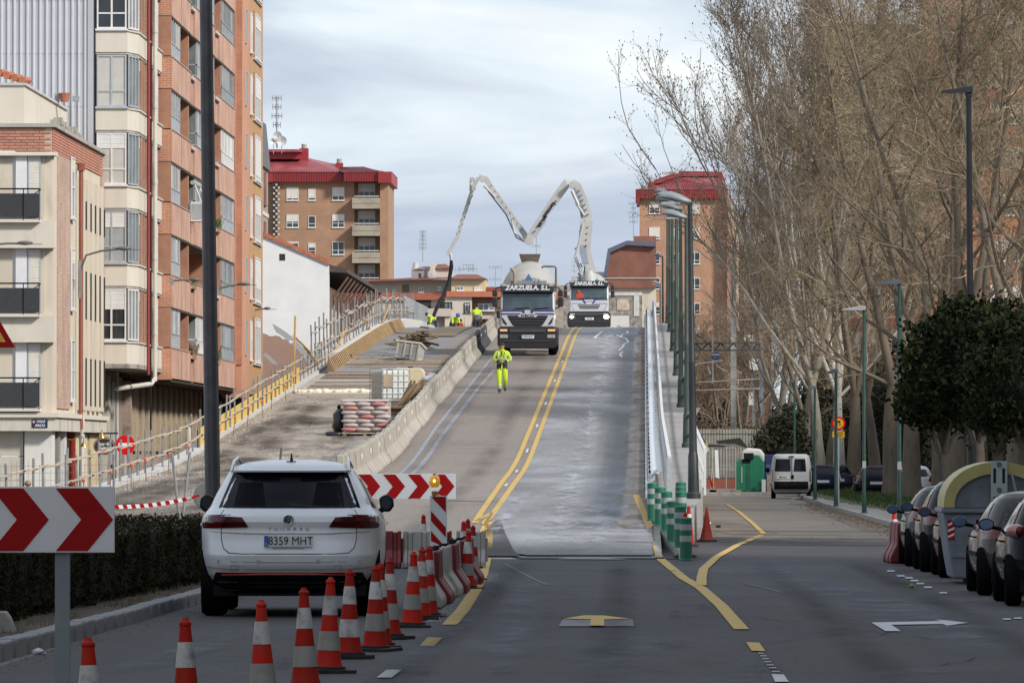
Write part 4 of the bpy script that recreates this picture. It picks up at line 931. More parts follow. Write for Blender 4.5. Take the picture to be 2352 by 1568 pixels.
def glazed(y0,y1,z,k,tone):
 """glazed balcony enclosure: posts, rails and panes"""
 f=MB();h=1.50;n=max(2,int((y1-y0)/0.95));fm=(SILVER,WHITE,M('dull_alu',(.30,.33,.35),.45,metal=.3))[tone]
 for zz2 in (0.02,0.5,h-.06):f.box(-.10,-.03,y0,y1,z+zz2,z+zz2+.045)
 for i in range(n+1):yy=y0+(y1-y0-.05)*i/n;f.box(-.11,-.02,yy,yy+.05,z,z+h)
 f.box(-1.5,-.1,y0,y0+.05,z+.02,z+.07);f.box(-1.5,-.1,y0,y0+.05,z+.5,z+.55);f.box(-1.5,-.1,y0,y0+.05,z+h-.06,z+h);f.box(-.8,-.74,y0,y0+.05,z,z+h)
 o=f.build('glazed_balcony',fm,B)
 for i in range(n):
  a=y0+(y1-y0-.05)*i/n+.05;b=y0+(y1-y0-.05)*(i+1)/n
  p=MB();mt=[GLASSP,M('blind_pale',(.50,.51,.52),.5),GLASS,M('blind_grey',(.34,.37,.40),.4),CURT,M('brownglass')][r2.choice([0,1,3,4,1,0,2,2,5])]
  p.box(-.085,-.065,a,b,z+.55,z+h-.06);p.build('pane',mt,o)
 p=MB();p.box(-.085,-.065,y0,y1,z+.06,z+.5);p.build('lower_panel',M('lower_panel',(.36,.39,.42),.4),o)
 p=MB();p.box(-1.5,-.1,y0+.01,y0+.035,z+.06,z+h-.06);p.build('end_pane',GLASSP,o)
 return o
BR_END=brickmat('brick_end',(0.46,0.19,0.11),(0.38,0.15,0.085),(0.44,0.32,0.24),bw=0.26,bh=0.085,ms=0.014)
for k in range(7):
 z=5.70+2.68*k
 # parapets: three flush panels with set back planter fronts between
 pr=part('parapet',BRO,B,(-1.55,0.0,0.22,10.3,z-1.18,z-.02),(-1.55,0.0,12.2,24.4,z-1.18,z-.02),(-1.55,0.0,26.8,37.2,z-1.18,z-.02))
 part('planter_front',BRO,B,(-1.0,-0.06,10.3,12.2,z-1.18,z-.25),(-1.0,-0.06,24.4,26.8,z-1.18,z-.25))
 part('planter_ledge',CONCL,B,(-1.0,0.06,10.32,12.18,z-.25,z-.15),(-1.0,0.06,24.42,26.78,z-.25,z-.15))
 part('end_brick',BR_END,B,(-.55,0.012,-0.03,0.22,z-1.18,z-.02))
 part('coping',M('thin_coping',(.36,.30,.26),.8),B,(-.3,0.03,0.0,10.3,z-.02,z+.02),(-.3,.03,12.2,24.4,z-.02,z+.02),(-.3,.03,26.8,37.2,z-.02,z+.02))
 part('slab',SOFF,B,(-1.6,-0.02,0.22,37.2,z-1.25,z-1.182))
 for yj in (5.2,10.25,12.25,18.2,24.35,26.85):part('joint',M('brick_joint',(.20,.07,.04),.9),B,(0,.008,yj,yj+.05,z-1.15,z-.05))
 glazed(0.25,4.9,z+.02,k,(0,0,0,0,0,1,0)[k])
 if k != 1:glazed(14.4 if k != 2 else 13.2,24.3,z+.02,k,(1,0,2,0,0,0,0)[k])
 glazed(29.3,37.0,z+.02,k,(2,2,0,1,2,2,0)[k])
 window(B,'E',-1.58,6.6,z-.85,1.8,2.2,0.0,fm=WHITE if k % 2 else BLACK,gm=(GLASS,DARK,GLASSP,M('brownglass'),GREENC,GLASS,GLASS)[k],lights=2,name='terrace_door')
 window(B,'E',-1.58,25.6,z-.85,1.6,2.2,0.2,lights=2,name='terrace_door')
part('end_pier',BROD,B,(-1.6,0.02,37.2,38.0,4.6,26))
# plants, awning, air conditioner
LEAFP=M('balcony_leaf',(0.06,0.10,0.03),.8,var=.5,scale=8)
def tuft(loc,label,h,mat,n=60,spread=.5):
 t=thing('balcony_plant',label,'plant',loc);mb=MB()
 for _ in range(n):
  a=r2.uniform(0,2*PI);l=r2.uniform(.4,1)*h;x,y=r2.uniform(-.12,.2),r2.uniform(-.8,.8)
  mb.quad((x,y,0),(x+.03,y+.06,0),(x+spread*math.cos(a)*l,y+spread*math.sin(a)*l+.05,l),(x+spread*math.cos(a)*l*.9,y+spread*math.sin(a)*l,l*.96))
 mb.build('leaves',mat,t);mb=MB();mb.box(-.1,.2,-.9,.9,-.15,.02);mb.build('planter',M('planter_clay',(.3,.16,.1),.8),t);return t
tuft((-17.5,251.6,5.58),'dry brown plant in the lowest front terrace planter of the brick block',.55,M('dry_leaf',(.17,.12,.07),.9,var=.3),90)
tuft((-17.5,265.9,5.58),'spiky green plant in the lowest rear planter of the brick block',.6,LEAFP,70)
tuft((-17.5,265.9,10.95),'leafy green plant in the rear planter two floors up the brick block',.5,LEAFP,90)
tuft((-17.5,251.6,8.28),'small flowering plant on the open terrace railing of the brick block',.35,LEAFP,40)
t=thing('air_conditioner','white air conditioner unit on the terrace ledge of the brick block','air conditioner',(-17.38,250.3,10.7));part('case',WHITE,t,(0,.5,0,1.1,0,.75));part('grille',SILVER,t,(.5,.52,.1,1.0,.08,.67));part('side_grille',SILVER,t,(.05,.45,-.015,0,.08,.67))
t=thing('awning','folded green-white awning arms under the terrace of the brick block','awning',(-17.5,256,12.0));mb=MB();mb.cyl((0,-3,0.3),(0.05,2,.3),.09,n=8);mb.build('roll',M('awning_cloth',(.35,.40,.35),.8),t);mb=MB();mb.cyl((.1,-3,.2),(.6,-4.0,-1.0),.03,n=5);mb.cyl((.1,0,.2),(.6,-1.2,-1.0),.03,n=5);mb.build('arm',WHITE,t)

# ---------------- terracotta tower and ochre wing at the far end
B=thing('terracotta_block','narrow terracotta stair tower with slit windows joined to an ochre wing','building',(-17.4,278.3,0))
part('tower_wall',TERRA,B,(-2,0.25,0.05,5.2,4.2,27));part('tower_brick',BROD,B,(-2,0.27,-0.01,0.05,5.6,27))
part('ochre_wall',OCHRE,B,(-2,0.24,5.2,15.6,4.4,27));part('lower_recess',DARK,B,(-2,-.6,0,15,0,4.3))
for k in range(7):
 z=6.0+2.68*k
 window(B,'E',.25,2.4,z+.05,.8,1.5,0,fm=SILVER,lights=1,sill=False,name='slit_window')
 window(B,'E',.245,6.1,z-.1,.9,1.7,.5,lights=1,sm=SHUTW,name='window');window(B,'E',.245,9.2,z-.15,4.0,1.95,(.2,.7,.4,.9,.5,.3,.6)[k],lights=3,sm=SHUTW,fm=WHITE,name='window')
 part('brick_jamb',BRSM,B,(.24,.28,8.3,9.1,z-.2,z+1.85));part('brick_jamb',BRSM,B,(.24,.28,13.3,14.1,z-.2,z+1.85));part('sill',CONCL,B,(.24,.33,8.2,14.1,z-.3,z-.22))

# ---------------- dark-eaved pinkish block beyond
B=thing('slate_edged_block','pinkish grey block with dark slate mansard seen edge-on behind the ochre wing','building',(-20.1,340,0))
PINKG=M('pink_grey',(0.30,0.255,0.26),.85,var=.1)
part('wall',PINKG,B,(-6,.0,0,9,0,16.9));mb=MB();mb.prism([(-6,16.9),(.15,16.9),(-.1,19.4),(-6,19.4)],'y',0,9);mb.build('roof',M('slate',(.10,.105,.12),.6,var=.2),B)
for k in range(6):
 for j in range(2):window(B,'E',.0,1+j*4,2.0+2.6*k,1.6,1.7,.5,fm=M('brown_frame',(.2,.1,.07),.6),sm=M('brown_shutter',(.24,.14,.11),.7),lights=2)
 part('band',BEIGE2,B,(.0,.05,0,9,1.4+2.6*k,1.6+2.6*k))

# ---------------- white gabled warehouse wall with its mural and brown eaves
Yw=328.0;p0=W(610,545,Yw);p1=W(756,608,Yw);p2=W(756,900,Yw)
B=thing('white_warehouse','white gable wall with a fading arched mural and orange tile verge','building',(p1.x,Yw,0))
x0=p0.x-p1.x-1.5;zt0=p0.z+1.5*(p0.z-p1.z)/(p1.x-p0.x)
m,tt,bb=newmat('mural_wall');N=tt.nodes;bb.inputs['Roughness'].default_value=.9
tcn=N.new('ShaderNodeTexCoord')
def nmath(op,a,b=None):
 q=N.new('ShaderNodeMath');q.operation=op
 for i,v in enumerate((a,b)):
  if v is None:continue
  if isinstance(v,(int,float)):q.inputs[i].default_value=v
  else:tt.links.new(v,q.inputs[i])
 return q.outputs[0]
sx=N.new('ShaderNodeSeparateXYZ');tt.links.new(tcn.outputs['Object'],sx.inputs[0])
nz=N.new('ShaderNodeTexNoise');nz.inputs['Scale'].default_value=1.1;nz.inputs['Detail'].default_value=6;tt.links.new(tcn.outputs['Object'],nz.inputs['Vector'])
# tan painted shape: below a curve
ex=nmath('ADD',sx.outputs[0],3.55);e2=nmath('MULTIPLY',nmath('MULTIPLY',ex,ex),-0.16)
top=nmath('ADD',e2,nmath('ADD',nmath('MULTIPLY',nz.outputs['Fac'],1.0),7.3))
msk=nmath('LESS_THAN',sx.outputs[2],top)
msk2=nmath('MULTIPLY',msk,nmath('LESS_THAN',sx.outputs[0],9))
base=N.new('ShaderNodeMixRGB');base.inputs[1].default_value=(0.78,0.78,0.78,1);base.inputs[2].default_value=(0.36,0.225,0.18,1);tt.links.new(msk2,base.inputs[0])
# grey arcs
def arc(cx_,cz_,r,w):
 dx=nmath('SUBTRACT',sx.outputs[0],cx_);dz=nmath('SUBTRACT',sx.outputs[2],cz_)
 d=nmath('SQRT',nmath('ADD',nmath('MULTIPLY',dx,dx),nmath('MULTIPLY',dz,dz)))
 return nmath('LESS_THAN',nmath('ABSOLUTE',nmath('SUBTRACT',d,r)),w)
ar_=nmath('MULTIPLY',nmath('MAXIMUM',arc(-5.3,3.6,5.2,.14),arc(-6.3,3.0,4.9,.09)),nmath('GREATER_THAN',nz.outputs['Fac'],.47))
c2_=N.new('ShaderNodeMixRGB');c2_.inputs[2].default_value=(0.36,0.37,0.38,1);tt.links.new(ar_,c2_.inputs[0]);tt.links.new(base.outputs[0],c2_.inputs[1])
c3_=N.new('ShaderNodeMixRGB');c3_.blend_type='MULTIPLY';c3_.inputs[0].default_value=.25;tt.links.new(c2_.outputs[0],c3_.inputs[1]);tt.links.new(nz.outputs['Fac'],c3_.inputs[2])
tt.links.new(c3_.outputs[0],bb.inputs['Base Color']);MATS['mural_wall']=m
mb=MB();mb.prism([(x0,-1),(0,-1),(0,p1.z),(x0,zt0)],'y',0,.4);mb.build('gable_wall',m,B)
mb=MB();mb.prism([(x0,zt0+.01),(0.05,p1.z+.01),(0.05,p1.z+.22),(x0,zt0+.22)],'y',-.12,.5);mb.build('tile_verge',TILE,B)
part('vent',DARK,B,(W(642,590,Yw).x-p1.x,W(655,590,Yw).x-p1.x,-.02,0,W(642,598,Yw).z,W(642,583,Yw).z))
# eaves side: brown wall running away with window piers
BRW=M('brown_wall',(0.15,0.095,0.075),.85,var=.2);Lw=44
part('side_wall',BRW,B,(-5,0.0,0.4,Lw,-1,p1.z-1.1))
mb=MB();mb.prism([(-5,p1.z+1.2),(.9,p1.z-.2),(.9,p1.z-.4),(-5,p1.z-.1)],'y',.1,Lw+1);mb.build('eaves_roof',M('dark_eaves',(.07,.05,.045),.8),B)
for i in range(11):
 yy=1.5+i*3.9;part('white_pier',M('pier_white',(.48,.46,.44),.8),B,(0,.06,yy,yy+1.3,-1,p1.z-2.2))
 mb=MB();mb.cyl((0.02,yy+2,p1.z-1.6),(.8,yy+2,p1.z-.5),.07,n=5);mb.build('eaves_bracket',BRW,B)
 mb=MB();mb.cyl((.1,yy+2,0),(.1,yy+2,p1.z-1.6),.06,n=5);mb.build('downpipe',BRW,B)

# ---------------- red roofed towers
TANB=brickmat('brick_tan',(0.345,0.20,0.125),(0.30,0.17,0.105),(0.33,0.215,0.145),bw=.25,bh=.07,ms=.006,var=.12)
TANB2=brickmat('brick_tan_orange',(0.40,0.225,0.145),(0.35,0.195,0.125),(0.38,0.25,0.18),bw=.25,bh=.07,ms=.006,var=.12)
REDM=M('red_sheet_roof',(0.235,0.048,0.055),.5,var=.15,scale=.8,dirt=(.36,.10,.11),dscale=.4);REDD=M('red_fascia',(0.26,0.022,0.024),.5,var=.1)
def ribs(parent,a0,a1,b0,b1,n,name='roof_rib'):
 """standing seams between an eaves line a0-a1 and a ridge line b0-b1, in one mesh"""
 mb=MB()
 for i in range(n+1):
  t_=i/n;p=Vector(a0).lerp(Vector(a1),t_);q=Vector(b0).lerp(Vector(b1),t_);mb.cyl(p,q,.05,n=4)
 o=mb.build(name,REDD,parent);o['kind']='stuff';return o
Yt=674.0;k_=Yt/FPX
def xw(px,Y=Yt):return W(px,700,Y).x
def zw(py,Y=Yt):return W(1176,py,Y).z
B=thing('red_roof_tower','tan brick apartment tower with red metal roof, left of the concrete pump boom','building',(xw(893),Yt,0))
ox=xw(893);zt=zw(418)
part('wall',TANB,B,(xw(625)-ox-3,xw(814)-ox,0,14,0,zt),(xw(874)-ox,0,-1.3,14,0,zt),(xw(814)-ox,xw(874)-ox,.9,14,0,zt))
wx=[(650,1.5,.75),(709,.75,.9),(763,1.3,.6)]
shs=[[.85,.8,.7],[.55,.0,.5],[.15,.4,.0],[.5,.3,.5],[.5,.5,.5],[.4,.4,.4]]
for r in range(6):
 zb=zw(460+62.3*r)
 for c,(px,w_,h_)in enumerate([(658,1.25,1.35),(708,.75,1.2),(763,1.25,1.35)]):
  window(B,'S',xw(px)-ox,-.005,zb,w_,h_,shs[r][c],lights=2 if w_>1 else 1,transom=.33,sm=SHUT,name='window')
 z2=zw(452+62.3*r)
 window(B,'S',xw(822)-ox,.88,z2-.5,1.75,1.9,.45,lights=3,name='balcony_door',sill=False)
 part('balcony',M('balcony_concrete',(.33,.29,.23),.85,var=.12,dirt=(.24,.2,.16),dscale=.6),B,(xw(810)-ox,xw(874)-ox-.01,-1.3,-1.15,zw(480+62.3*r),z2-.15),(xw(810)-ox,xw(810)-ox+.15,-1.15,0,zw(480+62.3*r),z2-.15),(xw(810)-ox,xw(874)-ox-.02,-1.15,.9,zw(480+62.3*r),zw(480+62.3*r)+.15))
 part('balcony_rail',WHITE,B,(xw(815)-ox,xw(872)-ox,-1.28,-1.2,z2-.02,z2+.05));part('balcony_groove',DARK,B,(xw(811)-ox,xw(873)-ox,-1.31,-1.3,z2-.75,z2-.72))
zf0,zf1=zw(418),zw(396)
part('fascia',REDD,B,(xw(625)-ox-4,xw(790)-ox,-.7,14.5,zf0,zf1));part('fascia',REDD,B,(xw(790)-ox+.01,xw(870)-ox,-1.6,14.5,zf0,zf1),(xw(870)-ox+.01,.35,-2.0,14.5,zf0-.15,zf1))
mb=MB()
for i in range(46):xx=xw(630)-ox+i*.26;mb.box(xx,xx+.05,-1.66 if xx>xw(790)-ox else -.76,-1.6 if xx>xw(790)-ox else -.7,zf0+.05,zf1-.05)
tag(mb.build('fascia_rib',M('fascia_rib_red',(.16,.012,.014),.5),B),kind='stuff')
el,er=xw(625)-ox-4,xw(872)-ox;zr=zw(346)
def roofpoly(name,pts,mat=REDM):
 mb=MB();mb.quad(*pts);return mb.build(name,mat,B)
roofpoly('roof_slope',[(el,-.8,zf1),(xw(785)-ox,-.8,zf1),(xw(765)-ox,6,zw(371)),(xw(678)-ox,6,zw(352)),(el,6,zw(351))])
roofpoly('roof_slope',[(xw(785)-ox,-1.7,zf1),(er+.6,-1.7,zf1),(xw(828)-ox,5,zw(379)),(xw(760)-ox,5,zw(380))])
roofpoly('roof_slope',[(er+.6,-2.0,zf1),(.4,-1.9,zf1-.02),(.4,14,zf1),(xw(828)-ox,5,zw(379))])
part('roof_body',REDM,B,(el,xw(678)-ox,6,14,zf1,zw(352)),(xw(678)-ox,xw(760)-ox,6.5,14,zf1,zw(372)))
ribs(B,(el,-.8,zf1+.03),(xw(785)-ox,-.8,zf1+.03),(el,6,zw(350)),(xw(765)-ox,6,zw(370)),44);ribs(B,(xw(785)-ox,-1.7,zf1+.03),(er,-1.7,zf1+.03),(xw(760)-ox,5,zw(379)),(xw(828)-ox,5,zw(378)),14)
part('penthouse',REDD,B,(el,xw(686)-ox,3.2,9,zw(362),zw(346)));part('penthouse_roof',REDM,B,(el,xw(690)-ox,2.4,9,zw(346),zw(340)))
for (a,b,t0,t1)in ((683,703,353,336),(766,783,378,370)):
 c=part('chimney',REDD,B,(xw(a)-ox,xw(b)-ox,4,5.2,zw(t0)-.8,zw(t1)));mb=MB();mb.cyl(((xw(a)+xw(b))/2-ox,4.6,zw(t1)),((xw(a)+xw(b))/2-ox,4.6,zw(t1-10)),.27,n=10);mb.build('chimney_cap',M('cap_grey',(.3,.29,.27),.7),c)
# chequered service strip at its left edge
mb=MB()
for r in range(40):
 for c in range(3):
  if (r+c)% 2:mb.box(xw(628)-ox+c*.25,xw(628)-ox+c*.25+.2,-.8,-.7,zt-.4-r*.3,zt-.2-r*.3)
tag(mb.build('brick_lattice',M('lattice_pale',(.45,.42,.38),.8),part('lattice_back',DARK,B,(xw(627)-ox,xw(637)-ox,-.7,0,5,zt-.1))),kind='stuff')

Yt2=729.0
def xv(px):return W(px,700,Yt2).x
def zv(py):return W(1176,py,Yt2).z
ox=xv(1469)
B=thing('red_roof_tower','orange-tan apartment tower with red metal roof behind the viaduct lamps on the right','building',(ox,Yt2,0))
part('wall',TANB2,B,(0,xv(1670)-ox,0,14,0,zv(452)),(xv(1670)-ox,xv(1680)-ox,-1.2,14,0,zv(452)))
part('side_wing',M('cream_wing',(.5,.42,.33),.85,var=.06),B,(xv(1680)-ox,xv(1700)-ox,3,16,0,zv(480)))
shs=[[.5,0,.95,.9],[.85,.9,.75,.9],[.05,.2,.05,.5],[.1,.2,.1,.4],[.4,.5,.1,.5],[.3,.4,.5,.5],[.3,.3,.3,.3]]
for r in range(7):
 for c,(px,w_)in enumerate(((1491,1.2),(1545,.7),(1583,1.2),(1630,1.2))):
  if c==3:continue
  window(B,'S',xv(px)-ox,-.005,zv(491+57.7*r),w_,1.3,shs[r][c],lights=2 if w_>1 else 1,transom=.3,name='window')
z0_,z1_=zv(458),zv(436)
part('fascia',REDD,B,(xv(1460)-ox,xv(1672)-ox,-.7,14.5,z0_+.1,z1_),(xv(1462)-ox,xv(1469)-ox,-.9,14,z0_-.35,z0_+.1))
mb=MB()
for i in range(38):xx=xv(1462)-ox+i*.27;mb.box(xx,xx+.06,-.75,-.7,z0_+.15,z1_-.05)
tag(mb.build('fascia_rib',M('fascia_rib_red'),B),kind='stuff')
def rpB(name,pts,mat=REDM):mb=MB();mb.quad(*pts);mb.build(name,mat,B)
rpB('roof_slope',[(xv(1460)-ox,-.8,z1_),(xv(1672)-ox,-.8,z1_),(xv(1660)-ox,5,zv(405)),(xv(1570)-ox,5,zv(404)),(xv(1540)-ox,5,zv(417)),(xv(1490)-ox,5,zv(424))])
ribs(B,(xv(1540)-ox,-.8,z1_+.03),(xv(1672)-ox,-.8,z1_+.03),(xv(1560)-ox,5,zv(406)),(xv(1650)-ox,5,zv(406)),26)
mb=MB();mb.prism([(xv(1488)-ox,zv(418)),(xv(1495)-ox,zv(412)),(xv(1562)-ox,zv(388)),(xv(1660)-ox,zv(390)),(xv(1668)-ox,zv(415))],'y',5.5,12);mb.build('upper_roof',REDD,B)
mb=MB();mb.prism([(xv(1500)-ox,zv(416)),(xv(1570)-ox,zv(393)),(xv(1655)-ox,zv(394)),(xv(1655)-ox,zv(400)),(xv(1560)-ox,zv(400)),(xv(1510)-ox,zv(417))],'y',5.3,5.5);mb.build('upper_band',REDM,B)
c=part('chimney',REDD,B,(xv(1490)-ox,xv(1503)-ox,3,4,z1_,zv(415)));mb=MB();mb.cyl((xv(1496)-ox,3.5,zv(415)),(xv(1496)-ox,3.5,zv(406)),.3,n=8);mb.build('chimney_cap',M('cap_grey'),c)

# ---------------- brick gable house with blue verge, and the low block at its foot
Yg=610.0
def xg(px):return W(px,700,Yg).x
def zg(py):return W(1176,py,Yg).z
ox=xg(1470)
B=thing('gable_house','dark red brick gable house with blue-grey mansard edge beside the right tower','building',(ox,Yg,0))
DRB=brickmat('brick_deep_red',(0.22,0.09,0.062),(0.185,0.075,0.055),(0.2,0.11,0.08),ms=.006)
mb=MB();mb.prism([(xg(1397)-ox,0),(1.5,0),(1.5,zg(564)),(xg(1440)-ox,zg(560)),(xg(1400)-ox,zg(578)),(xg(1391)-ox,zg(634))],'y',0,10);mb.build('gable_wall',DRB,B)
SLB=M('blue_slate',(.085,.10,.15),.6,var=.15)
mb=MB();mb.prism([(xg(1386)-ox,zg(636)),(xg(1395)-ox,zg(636)),(xg(1402)-ox,zg(580)),(xg(1440)-ox,zg(563)),(1.5,zg(567)),(1.5,zg(557)),(xg(1440)-ox,zg(553)),(xg(1396)-ox,zg(572))],'y',-.5,10.5);mb.build('mansard_edge',SLB,B)
part('stair_head',DRB,B,(xg(1455)-ox,1.5,3,6,zg(560),zg(540)));part('parapet_wall',DRB,B,(xg(1385)-ox,1.5,-6,-3,zg(665),zg(644)));part('parapet_cap',CONCL,B,(xg(1384)-ox,1.5,-6.1,-3,zg(644),zg(642)))
part('white_block',M('white_render'),B,(xg(1358)-ox,xg(1394)-ox,1,6,0,zg(624)));part('lower_wall',BEIGE,B,(xg(1385)-ox,1.5,-5.5,-3.2,0,zg(665)))
# white parapet and rubble wall in front (beyond the crest)
Yr=420.0
STONEW=M('rubble_stone',(.26,.24,.22),.95,var=.5,scale=3.0,dirt=(.10,.09,.08),dscale=3.5,bump=.6,bscale=6)
t=thing('rubble_wall','old rough stone wall with walled-up openings behind the second truck','wall',(W(1398,700,Yr).x,Yr+8,0))
L_=W(1475,700,Yr).x-W(1398,700,Yr).x
part('wall_face',STONEW,t,(-3,L_,0,.6,4,W(1176,672,Yr).z));part('cap',M('cap_white',(.5,.49,.46),.8),t,(-3,L_,-.06,.66,W(1176,672,Yr).z,W(1176,664,Yr).z))
part('blocked_window',M('blocked',(.42,.36,.28),.9,var=.4,scale=3),t,(.5,1.3,-.04,0,W(1176,706,Yr).z,W(1176,680,Yr).z));part('opening_trim',M('cap_white'),t,(1.6,1.75,-.05,0,W(1176,720,Yr).z,W(1176,672,Yr).z),(L_-.4,L_-.2,-.05,0,W(1176,720,Yr).z,W(1176,665,Yr).z))
t=thing('white_parapet','low white parapet with a hooped cable on the deck behind the second truck','parapet',(W(1401,740,392).x,392,8.78));part('slab',M('white_render'),t,(0,1.15,0,.3,.0,W(1176,725,392).z-8.78))
mb=MB();mb.tube([(.35,-.1,.2),(.3,-.1,.5),(.5,-.1,.72),(.75,-.1,.6),(.85,-.1,.25),(1.0,-.1,.05)],.02,5);mb.build('cable',BLACK,t)
t=thing('blue_case','small bright blue case on the deck right of the second truck','case',(W(1395,745,386).x,386,8.78));mb=MB();mb.box(-.25,.25,0,.3,0,.22);mb.build('body',M('case_blue',(.01,.05,.30),.4),t,bevel=.03);mb=MB();mb.tube([(-.1,.15,.22),(-.1,.15,.28),(.1,.15,.28),(.1,.15,.22)],.012,5);mb.build('handle',BLACK,t)

# ---------------- pale blocks in the middle distance
Ym=560.0
def xm(px):return W(px,700,Ym).x
def zm(py):return W(1176,py,Ym).z
def z3(x,y):return ((1080+x*.17857)/1.2245,(680+y*.17857)/1.2245)    # close reading of this block
def X3(x):return xm(z3(x,0)[0])
def Z3(y):return zm(z3(0,y)[1])
ox=X3(95)
B=thing('cream_block','cream apartment block with red tile roof and brick band, seen under the boom hose','building',(ox,Ym,0))
CREAMD=M('dull_cream',(.38,.34,.27),.85,var=.12,scale=.5);CREAMY=M('yellow_cream',(.52,.44,.27),.85,var=.08);BAND=M('brick_band',(.33,.10,.065),.85,var=.1);PCR=M('pale_cream',(.52,.47,.40),.85,var=.07);PINKC=M('pinkish_cream',(.46,.39,.35),.85,var=.07)
DRT=M('dark_red_tile',(.21,.065,.05),.85,var=.3,scale=1.2)
part('upper_wall',CREAMD,B,(-4,X3(1060)-ox,1,10,Z3(830),Z3(590)));part('upper_wall',CREAMY,B,(X3(1060)-ox,X3(1595)-ox,0,10,Z3(780),Z3(580)))
part('brick_band',BAND,B,(-4,X3(985)-ox,.6,10,Z3(910),Z3(800)));part('brick_band',M('brick_band2',(.40,.14,.08),.85,var=.1),B,(X3(985)-ox,X3(1850)-ox,-.6,10,Z3(870),Z3(780)))
part('lower_wall',PCR,B,(X3(960)-ox,X3(1385)-ox,-.3,10,0,Z3(872)));part('lower_wall',PINKC,B,(-4,X3(960)-ox,.9,10,0,Z3(905)))
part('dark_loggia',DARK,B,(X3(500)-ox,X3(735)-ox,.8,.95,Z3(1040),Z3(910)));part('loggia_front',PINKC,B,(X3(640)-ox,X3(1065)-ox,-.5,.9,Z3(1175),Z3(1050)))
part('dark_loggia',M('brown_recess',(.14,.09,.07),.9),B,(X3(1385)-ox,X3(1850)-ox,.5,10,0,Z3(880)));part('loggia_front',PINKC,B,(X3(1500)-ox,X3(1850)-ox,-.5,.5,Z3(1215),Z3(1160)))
for (a,b,t_,u,fmt,s_)in ((120,180,740,815,WHITE,.0),(540,620,715,785,WHITE,.0),(840,900,700,760,WHITE,.5),(1145,1250,700,765,WHITE,.2),(1420,1535,700,765,WHITE,.95),(955,1075,950,1050,BLACK,.0),(1265,1355,960,1110,BLACK,.3),(1480,1735,970,1080,WHITE,.0),(850,930,950,1045,BLACK,0)):
 yy=(.98 if a<1000 and t_<900 else (-.02 if t_<900 else (-.32 if a>940 and a<1400 else (.48 if a>1400 else .88))))
 window(B,'S',X3(a)-ox,yy,Z3(u),X3(b)-X3(a),Z3(t_)-Z3(u),s_,fm=fmt,gm=GLASSP,lights=2 if a != 1480 else 3,name='window')
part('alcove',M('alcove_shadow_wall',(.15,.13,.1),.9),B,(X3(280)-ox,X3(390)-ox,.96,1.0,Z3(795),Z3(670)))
mb=MB();mb.add([(-4,.2,Z3(640)),(X3(1050)-ox,-.2,Z3(585)),(X3(1050)-ox,6,Z3(515)),(X3(400)-ox,6,Z3(535)),(-4,6,Z3(590)),(-4,.2,Z3(605)),(X3(1050)-ox,-.2,Z3(575))],[(0,1,6,5),(5,6,2,3,4)]);mb.build('roof',DRT,B)
mb=MB();mb.add([(X3(1040)-ox,-.6,Z3(582)),(X3(1618)-ox,-.6,Z3(582)),(X3(1440)-ox,5,Z3(485)),(X3(1130)-ox,5,Z3(485)),(X3(1618)-ox,9,Z3(575)),(X3(1040)-ox,9,Z3(575))],[(0,1,2,3),(1,4,2),(5,0,3)]);mb.build('roof',DRT,B)
part('rooftop_room',M('grey_render',(.27,.26,.27),.85,var=.1),B,(X3(405)-ox,X3(620)-ox,4,9,Z3(560),Z3(405)));part('rooftop_window',DARK,B,(X3(525)-ox,X3(560)-ox,3.97,4,Z3(545),Z3(475)))
part('rooftop_room',PCR,B,(X3(620)-ox,X3(780)-ox,4.1,9,Z3(545),Z3(365)),(X3(705)-ox,X3(765)-ox,3.6,4.1,Z3(530),Z3(305)),(X3(780)-ox,X3(1040)-ox,4.5,9,Z3(535),Z3(390)))
mb=MB();mb.add([(X3(775)-ox,4.2,Z3(390)),(X3(1050)-ox,4.2,Z3(392)),(X3(940)-ox,6,Z3(315)),(X3(810)-ox,6,Z3(320))],[(0,1,2,3)]);mb.add([(X3(470)-ox,3.8,Z3(402)),(X3(640)-ox,3.8,Z3(395)),(X3(640)-ox,6,Z3(355)),(X3(590)-ox,6,Z3(352))],[(0,1,2,3)]);mb.build('roof',DRT,B)
mb=MB();mb.cyl((X3(462)-ox,5,Z3(405)),(X3(462)-ox,5,Z3(300)),.28,.2,n=8);mb.build('chimney',CONCL,B)
mb=MB();mb.lathe([(.0,-.05),(.4,.0),(.42,.05)],(X3(740)-ox,3.4,Z3(495)),14,axis='y');mb.build('dish',M('dish_grey',(.45,.44,.43),.6),B)
part('low_roofs',DRT,B,(X3(1600)-ox,X3(1850)-ox,2,8,Z3(760),Z3(700)))
part('far_wing',BAND,B,(X3(1850)-ox,X3(1850)-ox+10,1,6,0,Z3(880)))
t=thing('tile_roof_house','reddish tile roof peeping out right of the tan tower','building',(X3(80),Ym+30,0));mb=MB();mb.prism([(-3,0),(1.6,0),(1.4,Z3(575)),(0.2,Z3(480)),(-3,Z3(470))],'y',0,6);mb.build('gable',M('tile_orange',(.36,.13,.08),.85,var=.2),t)
# far low wooded rise and sheds between the trucks
t=thing('stone_shed','pale weathered shed glimpsed between the two trucks','building',(W(1283,700,480).x,480,0));part('wall',M('shed_wall',(.30,.26,.22),.9,var=.3),t,(-2,3.5,0,5,0,W(1176,655,480).z),(-2,2,-2,0,0,W(1176,735,480).z));part('roof',BAND,t,(-2.2,3.6,-.3,5,W(1176,690,480).z,W(1176,672,480).z))
